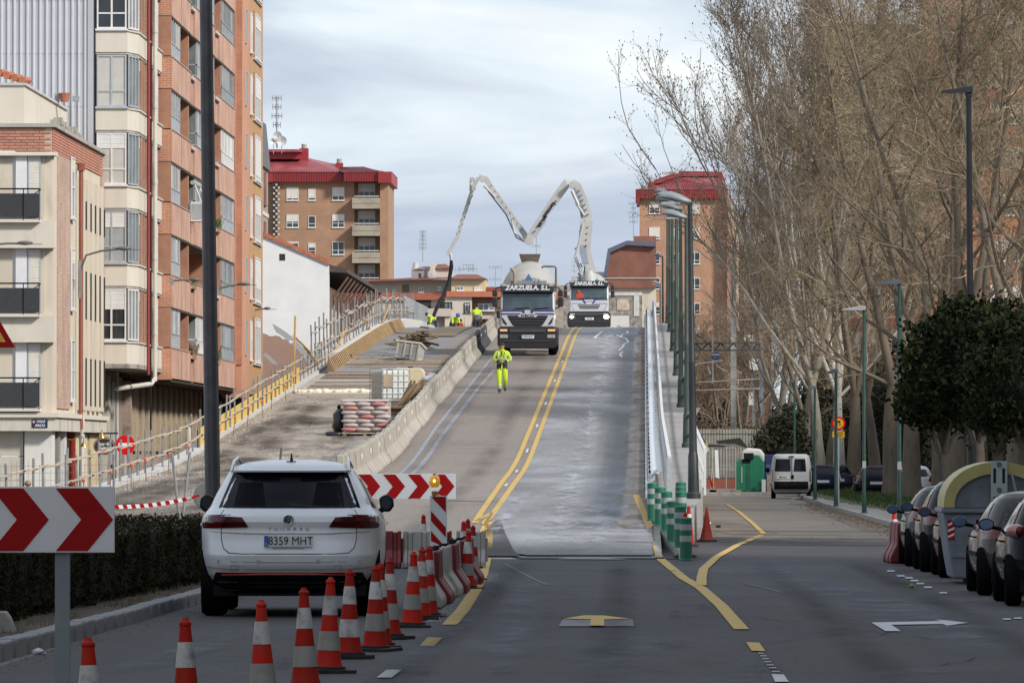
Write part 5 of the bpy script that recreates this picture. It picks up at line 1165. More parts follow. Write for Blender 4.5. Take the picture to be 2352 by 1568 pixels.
# aerials
AER=M('aerial_metal',(.28,.29,.3),.5,metal=.5,var=0)
def aerial(px,py0,py1,Y,label,n=5,w=1.0,thick=.03,red=False):
 a=W(px,py0,Y);b=W(px,py1,Y);t=thing('aerial',label,'aerial',a);h=b.z-a.z
 mb=MB();mb.cyl((0,0,0),(0,0,h),thick,n=5);mb.build('mast',AER,t)
 for i in range(n):
  zq=h*(.45+.52*i/max(1,n-1));s=w*r2.uniform(.5,1);mb=MB();mb.cyl((-s*.5,0,zq),(s*.5,0,zq),thick*.6,n=4)
  for q in range(4):xq=-s*.5+s*q/3;mb.cyl((xq,0,zq-.18),(xq,0,zq+.18),thick*.45,n=4)
  mb.build('antenna',AER,t)
aerial(971,602,530,560,'tall thin mast aerial on the cream block roof',5,.6,.035)
aerial(1056,625,610,560,'left small aerial on the yellow roof ridge',1,1);aerial(1076,625,608,560,'middle small aerial on the yellow roof ridge',2,1);aerial(1086,625,609,560,'right small aerial on the yellow roof ridge',1,.8)
aerial(1138,665,612,560,'aerial standing left of the mixer truck cab',2,1.6);aerial(1232,583,543,560,'thin aerial rising behind the mixer hopper',1,.8)
aerial(1455,545,465,640,'tall lattice aerial left of the right red-roofed tower',5,.9,.04);aerial(1319,640,600,640,'faint aerial seen left of the pump boom base',3,.6,.02)
aerial(636,340,222,420,'tall aerial mast with dishes above the red roof at left',4,.9,.05)
for i,(x,y,r_)in enumerate(((637,313,.30),(647,324,.33),(628,325,.22))):
 t=thing('satellite_dish',('white satellite dish high on the left mast','white satellite dish lower right on the left mast','small grey dish left on the mast')[i],'satellite dish',W(x,y,419.5));mb=MB();mb.lathe([(0,.08),(r_*.6,.04),(r_,-.03),(r_,-.05),(r_*.6,.01),(0,.05)],n=16,axis='y');mb.build('dish',M('dish_white',(.5,.5,.5),.5),t,smooth=50);mb=MB();mb.cyl((0,.05,0),(0,.05,-.8),.025,n=5);mb.build('stem',AER,t)

# ---------------- big red brick building behind the trees
Yb=420.0
def xb(px):return W(px,700,Yb).x
def zb_(py):return W(1176,py,Yb).z
ox=xb(1885)
B=thing('brick_tower','large red-orange brick building behind the bare trees with dark flat roofs','building',(ox,Yb,0))
RB=brickmat('brick_red_orange',(0.42,0.15,0.075),(0.35,0.12,0.06),(0.34,0.18,0.12),bw=.25,bh=.07,ms=.006,var=.14);DKR=M('dark_roof',(.05,.05,.06),.6,var=.2)
part('wall',RB,B,(0,xb(2140)-ox,3,20,0,zb_(75)),(xb(2140)-ox,xb(2420)-ox,0,20,0,zb_(110)))
part('roof',DKR,B,(-.7,xb(2145)-ox,2.2,20,zb_(75),zb_(52)));mb=MB();mb.add([(xb(2090)-ox,-.8,zb_(125)),(xb(2450)-ox,-.8,zb_(140)),(xb(2450)-ox,8,zb_(38)),(xb(2140)-ox,8,zb_(42))],[(0,1,2,3)]);mb.build('roof',DKR,B)
part('eaves',DKR,B,(xb(2090)-ox,xb(2450)-ox,-.9,0,zb_(140),zb_(125)))
part('chimney_tower',RB,B,(xb(2120)-ox,xb(2254)-ox,-1.5,6,0,zb_(-40)));c=part('penthouse',M('pent_grey',(.3,.29,.28),.8),B,(xb(1892)-ox,xb(1935)-ox,3,7,zb_(52),zb_(40)))
mb=MB();mb.cyl((xb(2030)-ox,4,zb_(50)),(xb(2030)-ox,4,zb_(-20)),.28,n=12);mb.build('flue',DKR,B)
mb=MB();mb.cyl((xb(1950)-ox,3,zb_(52)),(xb(1950)-ox,3,zb_(-10)),.04,n=5);mb.cyl((xb(2085)-ox,3,zb_(52)),(xb(2085)-ox,3,zb_(-10)),.05,n=5);mb.build('mast',AER,B)
mb=MB();mb.tube([(xb(1890)-ox,3,zb_(40)),(xb(1890)-ox,3,zb_(25)),(xb(1910)-ox,3,zb_(16)),(xb(1935)-ox,3,zb_(22)),(xb(1935)-ox,3,zb_(40))],.06,5);mb.build('roof_frame',DKR,B)
for x,y,r_ in ((2050,40,.45),(1910,90,.5)):
 mb=MB();mb.lathe([(0,.1),(r_*.6,.05),(r_,-.05),(r_*.6,.02),(0,.06)],(xb(x)-ox,1.5,zb_(y)),16,axis='y');mb.build('dish',M('dish_white'),B)
for r in range(8):
 for c_,px in enumerate((1930,1990,2050,2170,2215,2275,2320)):
  yy=2.99 if px<2120 else (-1.51 if px<2254 else -.01)
  if px in (2170,2215):continue
  window(B,'S',xb(px)-ox,yy,zb_(180+105*r),1.3,1.4,.4+.1*((r+c_)% 4),lights=2)
part('white_panel',M('white_render'),B,(xb(2255)-ox,xb(2310)-ox,-.06,0,zb_(205),zb_(140)),(xb(2240)-ox,xb(2256)-ox,-.06,0,zb_(1000),zb_(300)))

# ---------------- unseen blocks, placed and sized to shade the street and darken reflections
SHB=M('behind_render',(.30,.25,.2),.9,var=.1)
def plain_block(label,x0,x1,y0,y1,h):
 B=thing('unseen_block',label,'building',(x0,y0,0));part('wall',SHB,B,(0,x1-x0,0,y1-y0,0,h));part('roof',DKR,B,(-.4,x1-x0+.4,-.4,y1-y0+.4,h,h+.4))
 return B
SHADE=plain_block('plain unseen block outside the picture on the right, placed to shade the near street',16,30,-60,92,27)
plain_block('plain unseen block beyond the park trees on the right, added to shade their trunks',31,45,118,330,21)
plain_block('plain unseen block left of the near street, added to darken foreground and reflections',-46,-26,-45,60,20)
# ================================================================== VEHICLES
def paint(name,color,metal=0.0,rough=0.3):return M(name,color,.08 if max(color)<.2 else rough,metal=metal*.3,var=0.03,scale=.7,coat=0.0 if max(color)<.2 else .3,spec=.02 if max(color)<.2 else .35)
TYRE=M('tyre',(0.010,0.010,0.011),.9,var=.3,scale=15,spec=.0);RIM=M('rim_alloy',(.30,.31,.33),.35,metal=.8,var=.1);LAMPR=M('lamp_red',(.11,.003,.004),.15,var=.3,scale=9,spec=.3)
LAMPD=M('lamp_dark_red',(.045,.003,.005),.15,var=.5,scale=7,spec=.25);TRIM=M('car_trim',(.012,.012,.014),.6,var=.15,spec=.05);CGLASS=M('car_glass',(.008,.010,.014),.05,var=.3,scale=2,spec=.2)
PLATE=M('plate_white',(.68,.70,.72),.4,var=.03);PBLUE=M('plate_blue',(.02,.12,.42),.4,var=0);INK=M('plate_ink',(.01,.01,.012),.5,var=0)
def wheel(parent,x,y,r,w,side,rimfrac=.66,spokes=5):
 o=parent;mb=MB();mb.lathe([(r*.6,-w/2),(r*.93,-w/2),(r,-w*.32),(r,w*.32),(r*.93,w/2),(r*.6,w/2)],n=28,axis='x')
 wl=mb.build('wheel',TYRE,o,smooth=35,loc=(x,y,r))
 mb=MB();mb.lathe([(.0,w*.36*side),(r*.2,w*.40*side),(r*.24,w*.34*side),(r*rimfrac*.9,w*.30*side),(r*rimfrac,w*.50*side),(r*rimfrac,-w*.3*side)],n=20,axis='x')
 mb.build('rim',RIM,wl,smooth=35)
 return wl
class Car:
 """body shell as stacked rounded outlines; panels are laid on the same surface"""
 def __init__(s,tab,n=4.2):s.t=tab;s.n=n
 def at(s,z):
  T=s.t;zs=[r[0]for r in T]
  return tuple(float(np.interp(z,zs,[r[k]for r in T]))for k in (1,2,3))
 def rear(s,x,z,off=0.0):
  w,yr,yf=s.at(z);u=min(abs(x)/w,1.0);L=(yf-yr)/2;n=s.n
  return Vector((x,yr+L*(1-(max(0,1-u**n))**(1/n))-off,z))
 def side(s,y,z,sg,off=0.0):
  w,yr,yf=s.at(z);L=(yf-yr)/2;yc=yr+L;u=min(abs(y-yc)/L,1.0);n=s.n
  return Vector((sg*(w*(max(0,1-u**n))**(1/n)+off),y,z))
 def shell(s,zs=None,m=56):
  mb=MB();T=s.t;zs=zs or sorted(set([round(T[0][0]+(T[-1][0]-T[0][0])*i/30,3)for i in range(31)]+[r[0]for r in T]));n=s.n
  for z in zs:
   w,yr,yf=s.at(z);L=(yf-yr)/2;yc=yr+L
   for i in range(m):
    a=2*PI*i/m;ca,sa=math.cos(a),math.sin(a)
    mb.v.append((w*math.copysign(abs(ca)**(2/n),ca),yc+L*math.copysign(abs(sa)**(2/n),sa),z))
  k=len(zs)
  for i in range(k-1):
   for j in range(m):mb.f.append((i*m+j,i*m+(j+1)%m,(i+1)*m+(j+1)%m,(i+1)*m+j));mb.m.append(0)
  mb.f+=[tuple(reversed(range(m))),tuple(range((k-1)*m,k*m))];mb.m+=[0,0]
  return mb
 def rpatch(s,poly,off=.006,nx=10,nz=6,wrap=None):
  """four-cornered panel on the rear: corners (x,z) bl, br, tr, tl"""
  mb=MB();(a,b,c,d)=poly
  for j in range(nz+1):
   v=j/nz
   for i in range(nx+1):
    u=i/nx;x=(a[0]*(1-u)+b[0]*u)*(1-v)+(d[0]*(1-u)+c[0]*u)*v;z=(a[1]*(1-u)+b[1]*u)*(1-v)+(d[1]*(1-u)+c[1]*u)*v
    mb.v.append(s.rear(x,z,off))
  for j in range(nz):
   for i in range(nx):q=j*(nx+1)+i;mb.f.append((q,q+1,q+nx+2,q+nx+1));mb.m.append(0)
  return mb
 def spatch(s,poly,sg,off=.006,nx=10,nz=6):
  mb=MB();(a,b,c,d)=poly
  for j in range(nz+1):
   v=j/nz
   for i in range(nx+1):
    u=i/nx;y=(a[0]*(1-u)+b[0]*u)*(1-v)+(d[0]*(1-u)+c[0]*u)*v;z=(a[1]*(1-u)+b[1]*u)*(1-v)+(d[1]*(1-u)+c[1]*u)*v
    mb.v.append(s.side(y,z,sg,off))
  for j in range(nz):
   for i in range(nx):
    q=j*(nx+1)+i;f=(q,q+1,q+nx+2,q+nx+1);mb.f.append(f if sg>0 else tuple(reversed(f)));mb.m.append(0)
  return mb
 def body(s,root,mat,wheels,wr,cutx=.62):
  mb=s.shell();o=mb.build('body',mat,root,smooth=28)
  cut=MB()
  for y in wheels:
   for sg in (-1,1):cut.cyl((sg*cutx,y,wr),(sg*1.4,y,wr),wr*1.13,n=28)
  c=cut.build('cutter',mat);md=o.modifiers.new('arch','BOOLEAN');md.object=c;md.operation='DIFFERENCE';md.solver='EXACT'
  dg=bpy.context.evaluated_depsgraph_get();me=bpy.data.meshes.new_from_object(o.evaluated_get(dg));o.modifiers.clear();o.data=me;bpy.data.objects.remove(c)
  return o
def stroke(pts,r,n=5):mb=MB();mb.tube(pts,r,n);return mb

# ---------------- the white estate car in front
loc=Vector((W(662,1400,70)[0],70.0,0.0))
T=[(.24,.80,.42,4.5),(.34,.90,.22,4.7),(.46,.955,.08,4.84),(.56,.975,.015,4.88),(.66,.985,.0,4.88),(.74,.985,.035,4.86),(.82,.99,.075,4.8),(.95,.99,.10,4.65),(1.02,.985,.085,4.3),(1.08,.965,.11,3.85),(1.13,.925,.17,3.65),(1.18,.885,.23,3.5),(1.30,.83,.36,3.15),(1.42,.765,.50,2.8),(1.52,.705,.62,2.5),(1.575,.665,.62,2.35),(1.62,.60,.70,2.2),(1.66,.48,.95,2.0),(1.685,.25,1.3,1.8)]
car=Car(T,4.6)
WPT=paint('white_car_paint',(.70,.73,.77))
t=thing('estate_car','white estate car with tinted rear window driving away beside the cones','car',loc,rz=R(1.3))
car.body(t,WPT,(.98,3.88),.37,cutx=.60)
for sg in (-1,1):
 for y in (.98,3.88):wheel(t,sg*.83,y,.37,.27,sg)
GLS=M('tinted_glass',(.005,.006,.011),.08,var=.5,scale=1.2,spec=.12)
g_=car.rpatch([(-.765,1.17),(.765,1.17),(.615,1.555),(-.615,1.555)],.008,16,6).build('rear_window',GLS,t,smooth=60)
# what shows dimly through the tinted glass: headrests, mirror, seat tops
SHD=M('cabin_shape',(.002,.002,.005),.4,var=.2,spec=.05)
for x in (-.42,.42):car.rpatch([(x-.17,1.19),(x+.17,1.19),(x+.13,1.44),(x-.13,1.44)],.010,4,4).build('headrest_shape',SHD,g_)
car.rpatch([(-.1,1.43),(.12,1.43),(.12,1.50),(-.1,1.50)],.010,3,2).build('mirror_shape',BLACK,g_);car.rpatch([(0,1.185),(.45,1.175),(.1,1.215),(0,1.225)],.012,5,2).build('wiper',BLACK,g_)
# roof spoiler lip, brake light
mb=MB()
for i in range(13):
 x=-.62+1.24*i/12;p=car.rear(x,1.575,0);mb.v+=[(p.x,p.y-.09,1.572),(p.x*.99,p.y+.25,1.615),(p.x,p.y-.085,1.553)]
for i in range(12):a=3*i;mb.f+=[(a,a+3,a+4,a+1),(a+2,a+5,a+3,a)];mb.m+=[0,0]
mb.build('spoiler',WPT,t,smooth=40)
# lamps
for sg in (-1,1):
 P=[(.43,.965),(.99,.945),(.98,1.10),(.50,1.07)]
 P2=[(sg*a,b)for a,b in P]
 if sg<0:P2=[P2[1],P2[0],P2[3],P2[2]]
 lp=car.rpatch(P2,.012,14,6).build('tail_lamp',LAMPD,t,smooth=60)
 tipz=[(sg*.36,1.055),(sg*.42,1.03),(sg*.60,1.13),(sg*.40,1.085)]
 a=[(sg*.72,.965),(sg*.96,.96),(sg*.96,1.0),(sg*.72,1.005)];b=[(sg*.72,1.03),(sg*.96,1.03),(sg*.955,1.075),(sg*.72,1.07)]
 for q in (a,b):
  if sg<0:q=[q[1],q[0],q[3],q[2]]
  car.rpatch(q,.015,6,2).build('light_strip',LAMPR,lp)
 s_=car.spatch([(.17,.985),(.42,1.01),(.42,1.095),(.19,1.10)],sg,.010,6,3).build('lamp_side',LAMPD,lp,smooth=60)
 # rear quarter and door glass along the side
 car.spatch([(1.0,1.17),(3.35,1.15),(2.72,1.47),(1.45,1.49)],sg,.008,16,5).build('side_window',GLS,t,smooth=60)
 for yy in (1.62,2.55):car.spatch([(yy,1.16),(yy+.07,1.16),(yy+.07,1.475),(yy,1.475)],sg,.012,1,5).build('pillar',TRIM,t)
 car.spatch([(.65,.34),(4.2,.34),(4.2,.44),(.65,.44)],sg,.012,12,2).build('sill_trim',TRIM,t)
 for yy in (1.75,2.75):mb=MB();p=car.side(yy,.98,sg,.02);mb.box(p.x-.012,p.x+.012,yy,yy+.2,.965,.995);mb.build('door_handle',CHROME,t)
 # mirrors
 mb=MB();mb.prism([(sg*(1.0+a_),1.2+b_)for a_,b_ in ((-.06,-.09),(.04,-.10),(.085,-.03),(.075,.06),(.0,.105),(-.085,.06))],'y',2.95,3.12);mr_=mb.build('wing_mirror',BLACK,t,bevel=.03)
 mb=MB();mb.prism([(sg*1.0+.06*math.cos(a_),1.20+.07*math.sin(a_))for a_ in [2*PI*i/16 for i in range(16)]],'y',2.925,2.94);mb.build('mirror_glass',M('mirror_glass',(.02,.025,.03),.1,metal=.5,var=0),mr_)
 mb=MB();mb.cyl((sg*.9,3.08,1.1),(sg*.98,3.06,1.14),.03,n=8);mb.build('mirror_arm',TRIM,mr_)
 # roof rails
 stroke([(sg*.64,.82,1.56),(sg*.625,.86,1.625),(sg*.62,1.05,1.675),(sg*.60,1.6,1.70),(sg*.60,2.5,1.66),(sg*.62,2.8,1.6)],.018,8).build('roof_rail',CHROME,t,smooth=50)
mb=MB();mb.add([(-.015,1.0,1.665),(.015,1.0,1.665),(.015,1.16,1.68),(-.015,1.16,1.68),(-.006,1.10,1.755),(.006,1.10,1.755)],[(0,1,5,4),(2,3,4,5),(1,2,5),(3,0,4)]);mb.box(-.05,.05,.97,1.2,1.655,1.672);mb.build('aerial_fin',TRIM,t)
# tailgate seams
SEAM=M('panel_gap',(.03,.03,.033),.8,var=0)
def rl(pts,r=.0045,name='panel_gap',mat=SEAM,k=6,off=.0015):
 P=[]
 for i in range(len(pts)-1):
  for j in range(k):u=j/k;P.append(car.rear(pts[i][0]*(1-u)+pts[i+1][0]*u,pts[i][1]*(1-u)+pts[i+1][1]*u,off))
 P.append(car.rear(pts[-1][0],pts[-1][1],off));return stroke(P,r,4).build(name,mat,t)
rl([(-.70,1.15),(-.735,1.1),(-.725,.83),(-.70,.74),(-.64,.69),(-.5,.68),(.5,.68),(.64,.69),(.70,.74),(.725,.83),(.735,1.1),(.70,1.15)])
rl([(-.86,.915),(-.4,.895),(.4,.895),(.86,.915)],.006,'crease_shadow',M('crease_grey',(.28,.29,.31),.4,coat=.5))
rl([(-.90,.535),(-.6,.515),(.6,.515),(.90,.535)],.007,'bumper_crease',M('crease_grey'))
rl([(-.90,.60),(0,.59),(.90,.60)],.004,'bumper_crease',M('crease_grey'))
for x in (-.75,-.32,.32,.75):mb=MB();p=car.rear(x,.60,.003);mb.lathe([(.0,p.y-.001),(.022,p.y-.001),(.024,p.y+.004)],(x,0,.60),12,axis='y');mb.build('parking_sensor',M('sensor_grey',(.35,.36,.38),.4),t)
for x in (-.58,.53):mb=MB();p=car.rear(x,.535,.003);rl([(x-.04,.50),(x+.04,.50),(x+.04,.555),(x-.04,.555),(x-.04,.50)],.002,'cover_gap',SEAM,1)
# lower black apron with red line and exhausts
mb=MB();pr=[(-.86,.27),(.86,.27),(.80,.46),(-.80,.46)]
car.rpatch([(-.90,.245),(.90,.245),(.79,.478),(-.79,.478)],.022,48,10).build('apron',M('apron_black',(.008,.008,.010),.5,var=.1,spec=.15),t,smooth=60)
rl([(-.72,.452),(-.3,.462),(.3,.462),(.72,.452)],.010,'red_reflector',M('reflector_red',(.40,.012,.010),.25),6,.026)
for sg in (-1,1):
 P=[(sg*.66+.13*a,.33+.045*b)for a,b in ((-1,-.6),(-.8,-1),(.8,-1),(1,-.5),(.85,1),(-.85,1),(-1,.6),(-1,-.6))]
 rl(P,.008,'exhaust_trim',M('dull_chrome',(.12,.12,.13),.25,metal=.9),2,.03)
rl([(-.42,.37),(.42,.37)],.006,'apron_ridge',M('ridge_black',(.02,.02,.022),.6,spec=.2),6,.028);rl([(-.42,.32),(.42,.32)],.006,'apron_ridge',M('ridge_black'),6,.028)
mb=MB();mb.box(-.82,.82,.5,4.4,.22,.34);mb.build('underbody',BLACK,t)
# plate, badge, name
pz=car.rear(0,.757,.026).y
pl=part('number_plate',PLATE,t,(-.37+.11,.26,pz,pz+.02,.757,.875));part('plate_band',PBLUE,pl,(-.259,-.212,pz-.002,pz,.759,.873));part('plate_holder',M('holder_grey',(.35,.36,.38),.4),t,(-.17,.17,pz+.004,pz+.02,.738,.752))
lettering('8359 MHT',.125,INK,pl,(.025,pz-.004,.815),bold=.0,sx=.88,depth=.0015)
lettering('E',.035,WHT,pl,(-.235,pz-.004,.785),depth=.001)
bz=car.rear(0,1.045,.02).y
mb=MB();mb.lathe([(.0,bz-.002),(.052,bz),(.054,bz+.02)],(0,0,1.045),28,axis='y');bd=mb.build('badge',M('badge_navy',(.02,.03,.05),.2),t)
mb=MB();n=28;ring=[(math.cos(2*PI*i/n),math.sin(2*PI*i/n))for i in range(n+1)];mb.tube([(.052*a,bz-.003,1.045+.052*b)for a,b in ring],.0045,5)
for pts in (((-.036,.034),(-.006,-.0),(0,.0)),((-.015,.046),(0,.008),(.015,.046)),((-.042,.022),(-.018,-.042),(0,-.004),(.018,-.042),(.042,.022))):mb.tube([(a,bz-.004,1.045+b)for a,b in pts],.0042,5)
mb.build('emblem',CHROME,bd)
nz_=car.rear(0,.945,.006).y
for i,ch in enumerate('TOUAREG'):lettering(ch,.045,M('letter_chrome',(.25,.26,.28),.3,metal=.7),t,((i-3)*.067,nz_,.943),name='letter',sx=1.35,depth=.002)
# ground shadow sits under it naturally

# ---------------- generic parked cars on the right
def parked(label,x,y,col,h=1.33,L=3.85,w=.83,hatch=True,lampcol=None,metal=.4,group='dark cars parked nose to tail on the right',wr=.30,rough=.25,round_lamp=False):
 k=h/1.43;T=[(.20,w*.86,.30,L-.3),(.32,w*.95,.08,L-.08),(.45,w*.985,.0,L),(.58,w,.02,L-.02),(.75,w*.995,.07,L-.12),(.86,w*.97,.10,L-.55),(.93,w*.93,.14,L-.95),(1.0,w*.88,.20,L-1.15),(1.12,w*.82,.32,L-1.4),(1.25,w*.74,.47,L-1.7),(1.33,w*.67,.58,L-1.9),(1.39,w*.58,.75,L-2.1),(1.43,w*.38,1.05,L-2.3)]
 T=[(z*k,a,b,c)for z,a,b,c in T];c=Car(T,3.8);t=thing('parked_car',label,'car',(x,y-.68,0),group=group)
 PM=paint('paint_'+label.split()[0]+label.split()[1],col,metal,rough);wy=(.68,.68+L*.645)
 c.body(t,PM,wy,wr,cutx=w*.72)
 for sg in (-1,1):
  for yy in wy:wheel(t,sg*(w-.10),yy,wr,.18,sg)
  c.spatch([(.75,.92*k),(L-1.15,.90*k),(L-1.75,1.28*k),(.95,1.27*k)],sg,.008,14,5).build('side_window',CGLASS,t,smooth=60)
  c.spatch([(1.75,.62),(1.80,.62),(1.80,1.28*k),(1.75,1.28*k)],sg,.012,1,5).build('pillar',PM,t)
  for yy in (1.25,2.2):mb=MB();p=c.side(yy,.80*k,sg,.02);mb.box(p.x-.015,p.x+.015,yy,yy+.16,.78*k,.805*k);mb.build('door_handle',TRIM,t)
  c.spatch([(1.0,.48),(L-1.1,.48),(L-1.1,.53),(1.0,.53)],sg,.014,10,1).build('rub_strip',TRIM,t)
  mb=MB();mb.ball((sg*(w+.12),L-1.5,.99*k),(.10,.06,.075),12);mr_=mb.build('wing_mirror',PM,t,smooth=60)
  mb=MB();mb.prism([(sg*(w+.12)+.082*math.cos(a_),.99*k+.058*math.sin(a_))for a_ in [2*PI*i/14 for i in range(14)]],'y',L-1.57,L-1.56);mb.build('mirror_glass',M('blue_mirror',(.10,.17,.27),.1,metal=.6,var=0),mr_)
  mb=MB();mb.cyl((sg*(w-.06),L-1.45,.93*k),(sg*(w+.08),L-1.48,.96*k),.025,n=6);mb.build('mirror_arm',TRIM,mr_)
  if round_lamp:
   p=c.rear(sg*w*.80,.86,.0);mb=MB();mb.ball((sg*w*.845,p.y+.05,.86),(.13,.09,.085),16);lm=mb.build('tail_lamp',M('lamp_clear',(.36,.16,.15),.1,coat=1),t,smooth=60)
   mb=MB();mb.ball((sg*w*.80,p.y-.0,.86),(.07,.06,.065),12);mb.build('red_bulb',LAMPR,lm,smooth=60);mb=MB();mb.ball((sg*w*.68,p.y-.03,.87),(.035,.03,.035),10);mb.ball((sg*w*.66,p.y-.03,.80),(.03,.03,.03),10);mb.build('clear_bulb',M('bulb_silver',(.5,.5,.52),.15,metal=.5),lm,smooth=60)
  else:
   q=[(w*.66,.70),(w*.97,.70),(w*.95,.93),(w*.74,.93)];q=[(sg*a,b)for a,b in q];q=q if sg>0 else [q[1],q[0],q[3],q[2]]
   c.rpatch(q,.012,6,4).build('tail_lamp',LAMPR,t,smooth=60)
 c.rpatch([(-w*.70,.96*k),(w*.70,.96*k),(w*.56,1.27*k),(-w*.56,1.27*k)],.008,10,5).build('rear_window',CGLASS,t,smooth=60)
 c.rpatch([(-w*.93,.42),(w*.93,.42),(w*.93,.48),(-w*.93,.48)],.02,12,1).build('bumper_strip',TRIM,t);y0=c.rear(0,.62,.012).y
 pl=part('number_plate',PLATE,t,(-.26,.26,y0-.01,y0+.01,.56,.67));mb=MB();mb.box(-w*.8,w*.8,.35,L-.35,.17,.30);mb.build('underbody',BLACK,t);return t
parked('black small hatchback with round red tail lamps, nearest parked car at the right edge',4.98,75.6,(.010,.013,.016),round_lamp=True,metal=.2)
parked('grey silver-sided saloon parked between the black hatchback and the grey container',4.95,81.3,(.075,.068,.066),h=1.29,L=4.1,metal=.6)
parked('dark red hatchback parked just beyond the yellow-lidded container',5.0,93.0,(.13,.012,.014),metal=.3)
parked('black rounded car with bright roof line, second beyond the yellow-lidded container',4.93,97.7,(.018,.018,.022),h=1.38,metal=.2)
parked('dark green-grey car with blue mirror, farthest of the kerbside row by the red barrier',4.90,102.6,(.055,.065,.062),h=1.27,metal=.5)
parked('dark blue hatchback with bright red lamps parked behind the white poplar trunk',W(1890,1100,285).x,285,(.02,.022,.045),metal=.3,group='cars parked behind the trees')
parked('dark car half hidden between two tree trunks beyond the grass',W(2012,1100,268).x,268,(.02,.02,.03),metal=.2,group='cars parked behind the trees')
parked('white car glimpsed between trunks left of the brown recycling posts',W(2100,1100,262).x,262,(.5,.5,.52),metal=0,group='cars parked behind the trees')
parked('dark violet-grey car seen past the white poplar trunk',W(1925,1100,300).x,300,(.04,.035,.05),metal=.3,group='cars parked behind the trees')

# ---------------- small white van at the end of the street
T=[(.25,.72,.25,3.8),(.38,.78,.06,3.98),(.55,.82,.0,4.0),(.62,.83,.03,4.0),(.80,.83,.05,3.9),(1.0,.82,.06,3.4),(1.1,.815,.07,3.0),(1.4,.79,.10,2.8),(1.65,.74,.14,2.5),(1.74,.70,.20,2.4),(1.80,.60,.35,2.2)]
vc=Car(T,7.0);vx=W(1817,1100,262).x
t=thing('white_van','small white panel van with rear windows parked at the end of the street','van',(vx,262,0),rz=R(-1.3))
vc.body(t,paint('van_white',(.50,.51,.52),0,.4),(.75,3.2),.31,cutx=.60)
for sg in (-1,1):
 for yy in (.75,3.2):wheel(t,sg*.71,yy,.31,.18,sg)
 vc.spatch([(.5,1.12),(1.35,1.12),(1.35,1.55),(.6,1.55)],sg,.008,4,4).build('side_window',CGLASS,t);vc.spatch([(1.55,1.1),(2.75,1.1),(2.3,1.55),(1.55,1.55)],sg,.008,4,4).build('side_window',CGLASS,t)
 vc.spatch([(.35,.5),(3.8,.5),(3.8,.62),(.35,.62)],sg,.015,10,1).build('side_trim',TRIM,t);mb=MB();mb.ball((sg*.95,2.6,1.15),(.09,.06,.11),10);mb.build('wing_mirror',TRIM,t,smooth=60)
 q=[(sg*.74,.70),(sg*.82,.70),(sg*.80,1.18),(sg*.74,1.18)];q=q if sg>0 else [q[1],q[0],q[3],q[2]];vc.rpatch(q,.012,3,5).build('tail_lamp',M('dark_lamp',(.07,.012,.012),.2,coat=.8),t)
for x0_,x1_ in ((-.66,-.02),(.10,.60)):vc.rpatch([(x0_,1.10),(x1_,1.10),(x1_-.03,1.60),(x0_+.05,1.60)],.010,5,5).build('rear_window',CGLASS,t)
vc.rpatch([(-.84*.97,.38),(.84*.97,.38),(.80,.70),(-.80,.70)],.03,12,4).build('bumper',TRIM,t)
y0=vc.rear(-.3,.87,.015).y;pl=part('number_plate',PLATE,t,(-.58,-.08,y0-.01,y0+.01,.81,.93));lettering('3800 BLD',.095,INK,pl,(-.33,y0-.012,.87),depth=.001,bold=.002,sx=.85);part('latch',TRIM,t,(.0,.11,y0-.01,y0+.01,.80,.96));part('door_gap',SEAM,t,(.03,.045,y0-.004,y0+.08,.70,1.70));part('high_lamp',LAMPR,t,(-.1,.12,.10,.13,1.68,1.72))
mb=MB();mb.box(-.6,.6,.3,3.6,.2,.32);mb.build('underbody',BLACK,t)

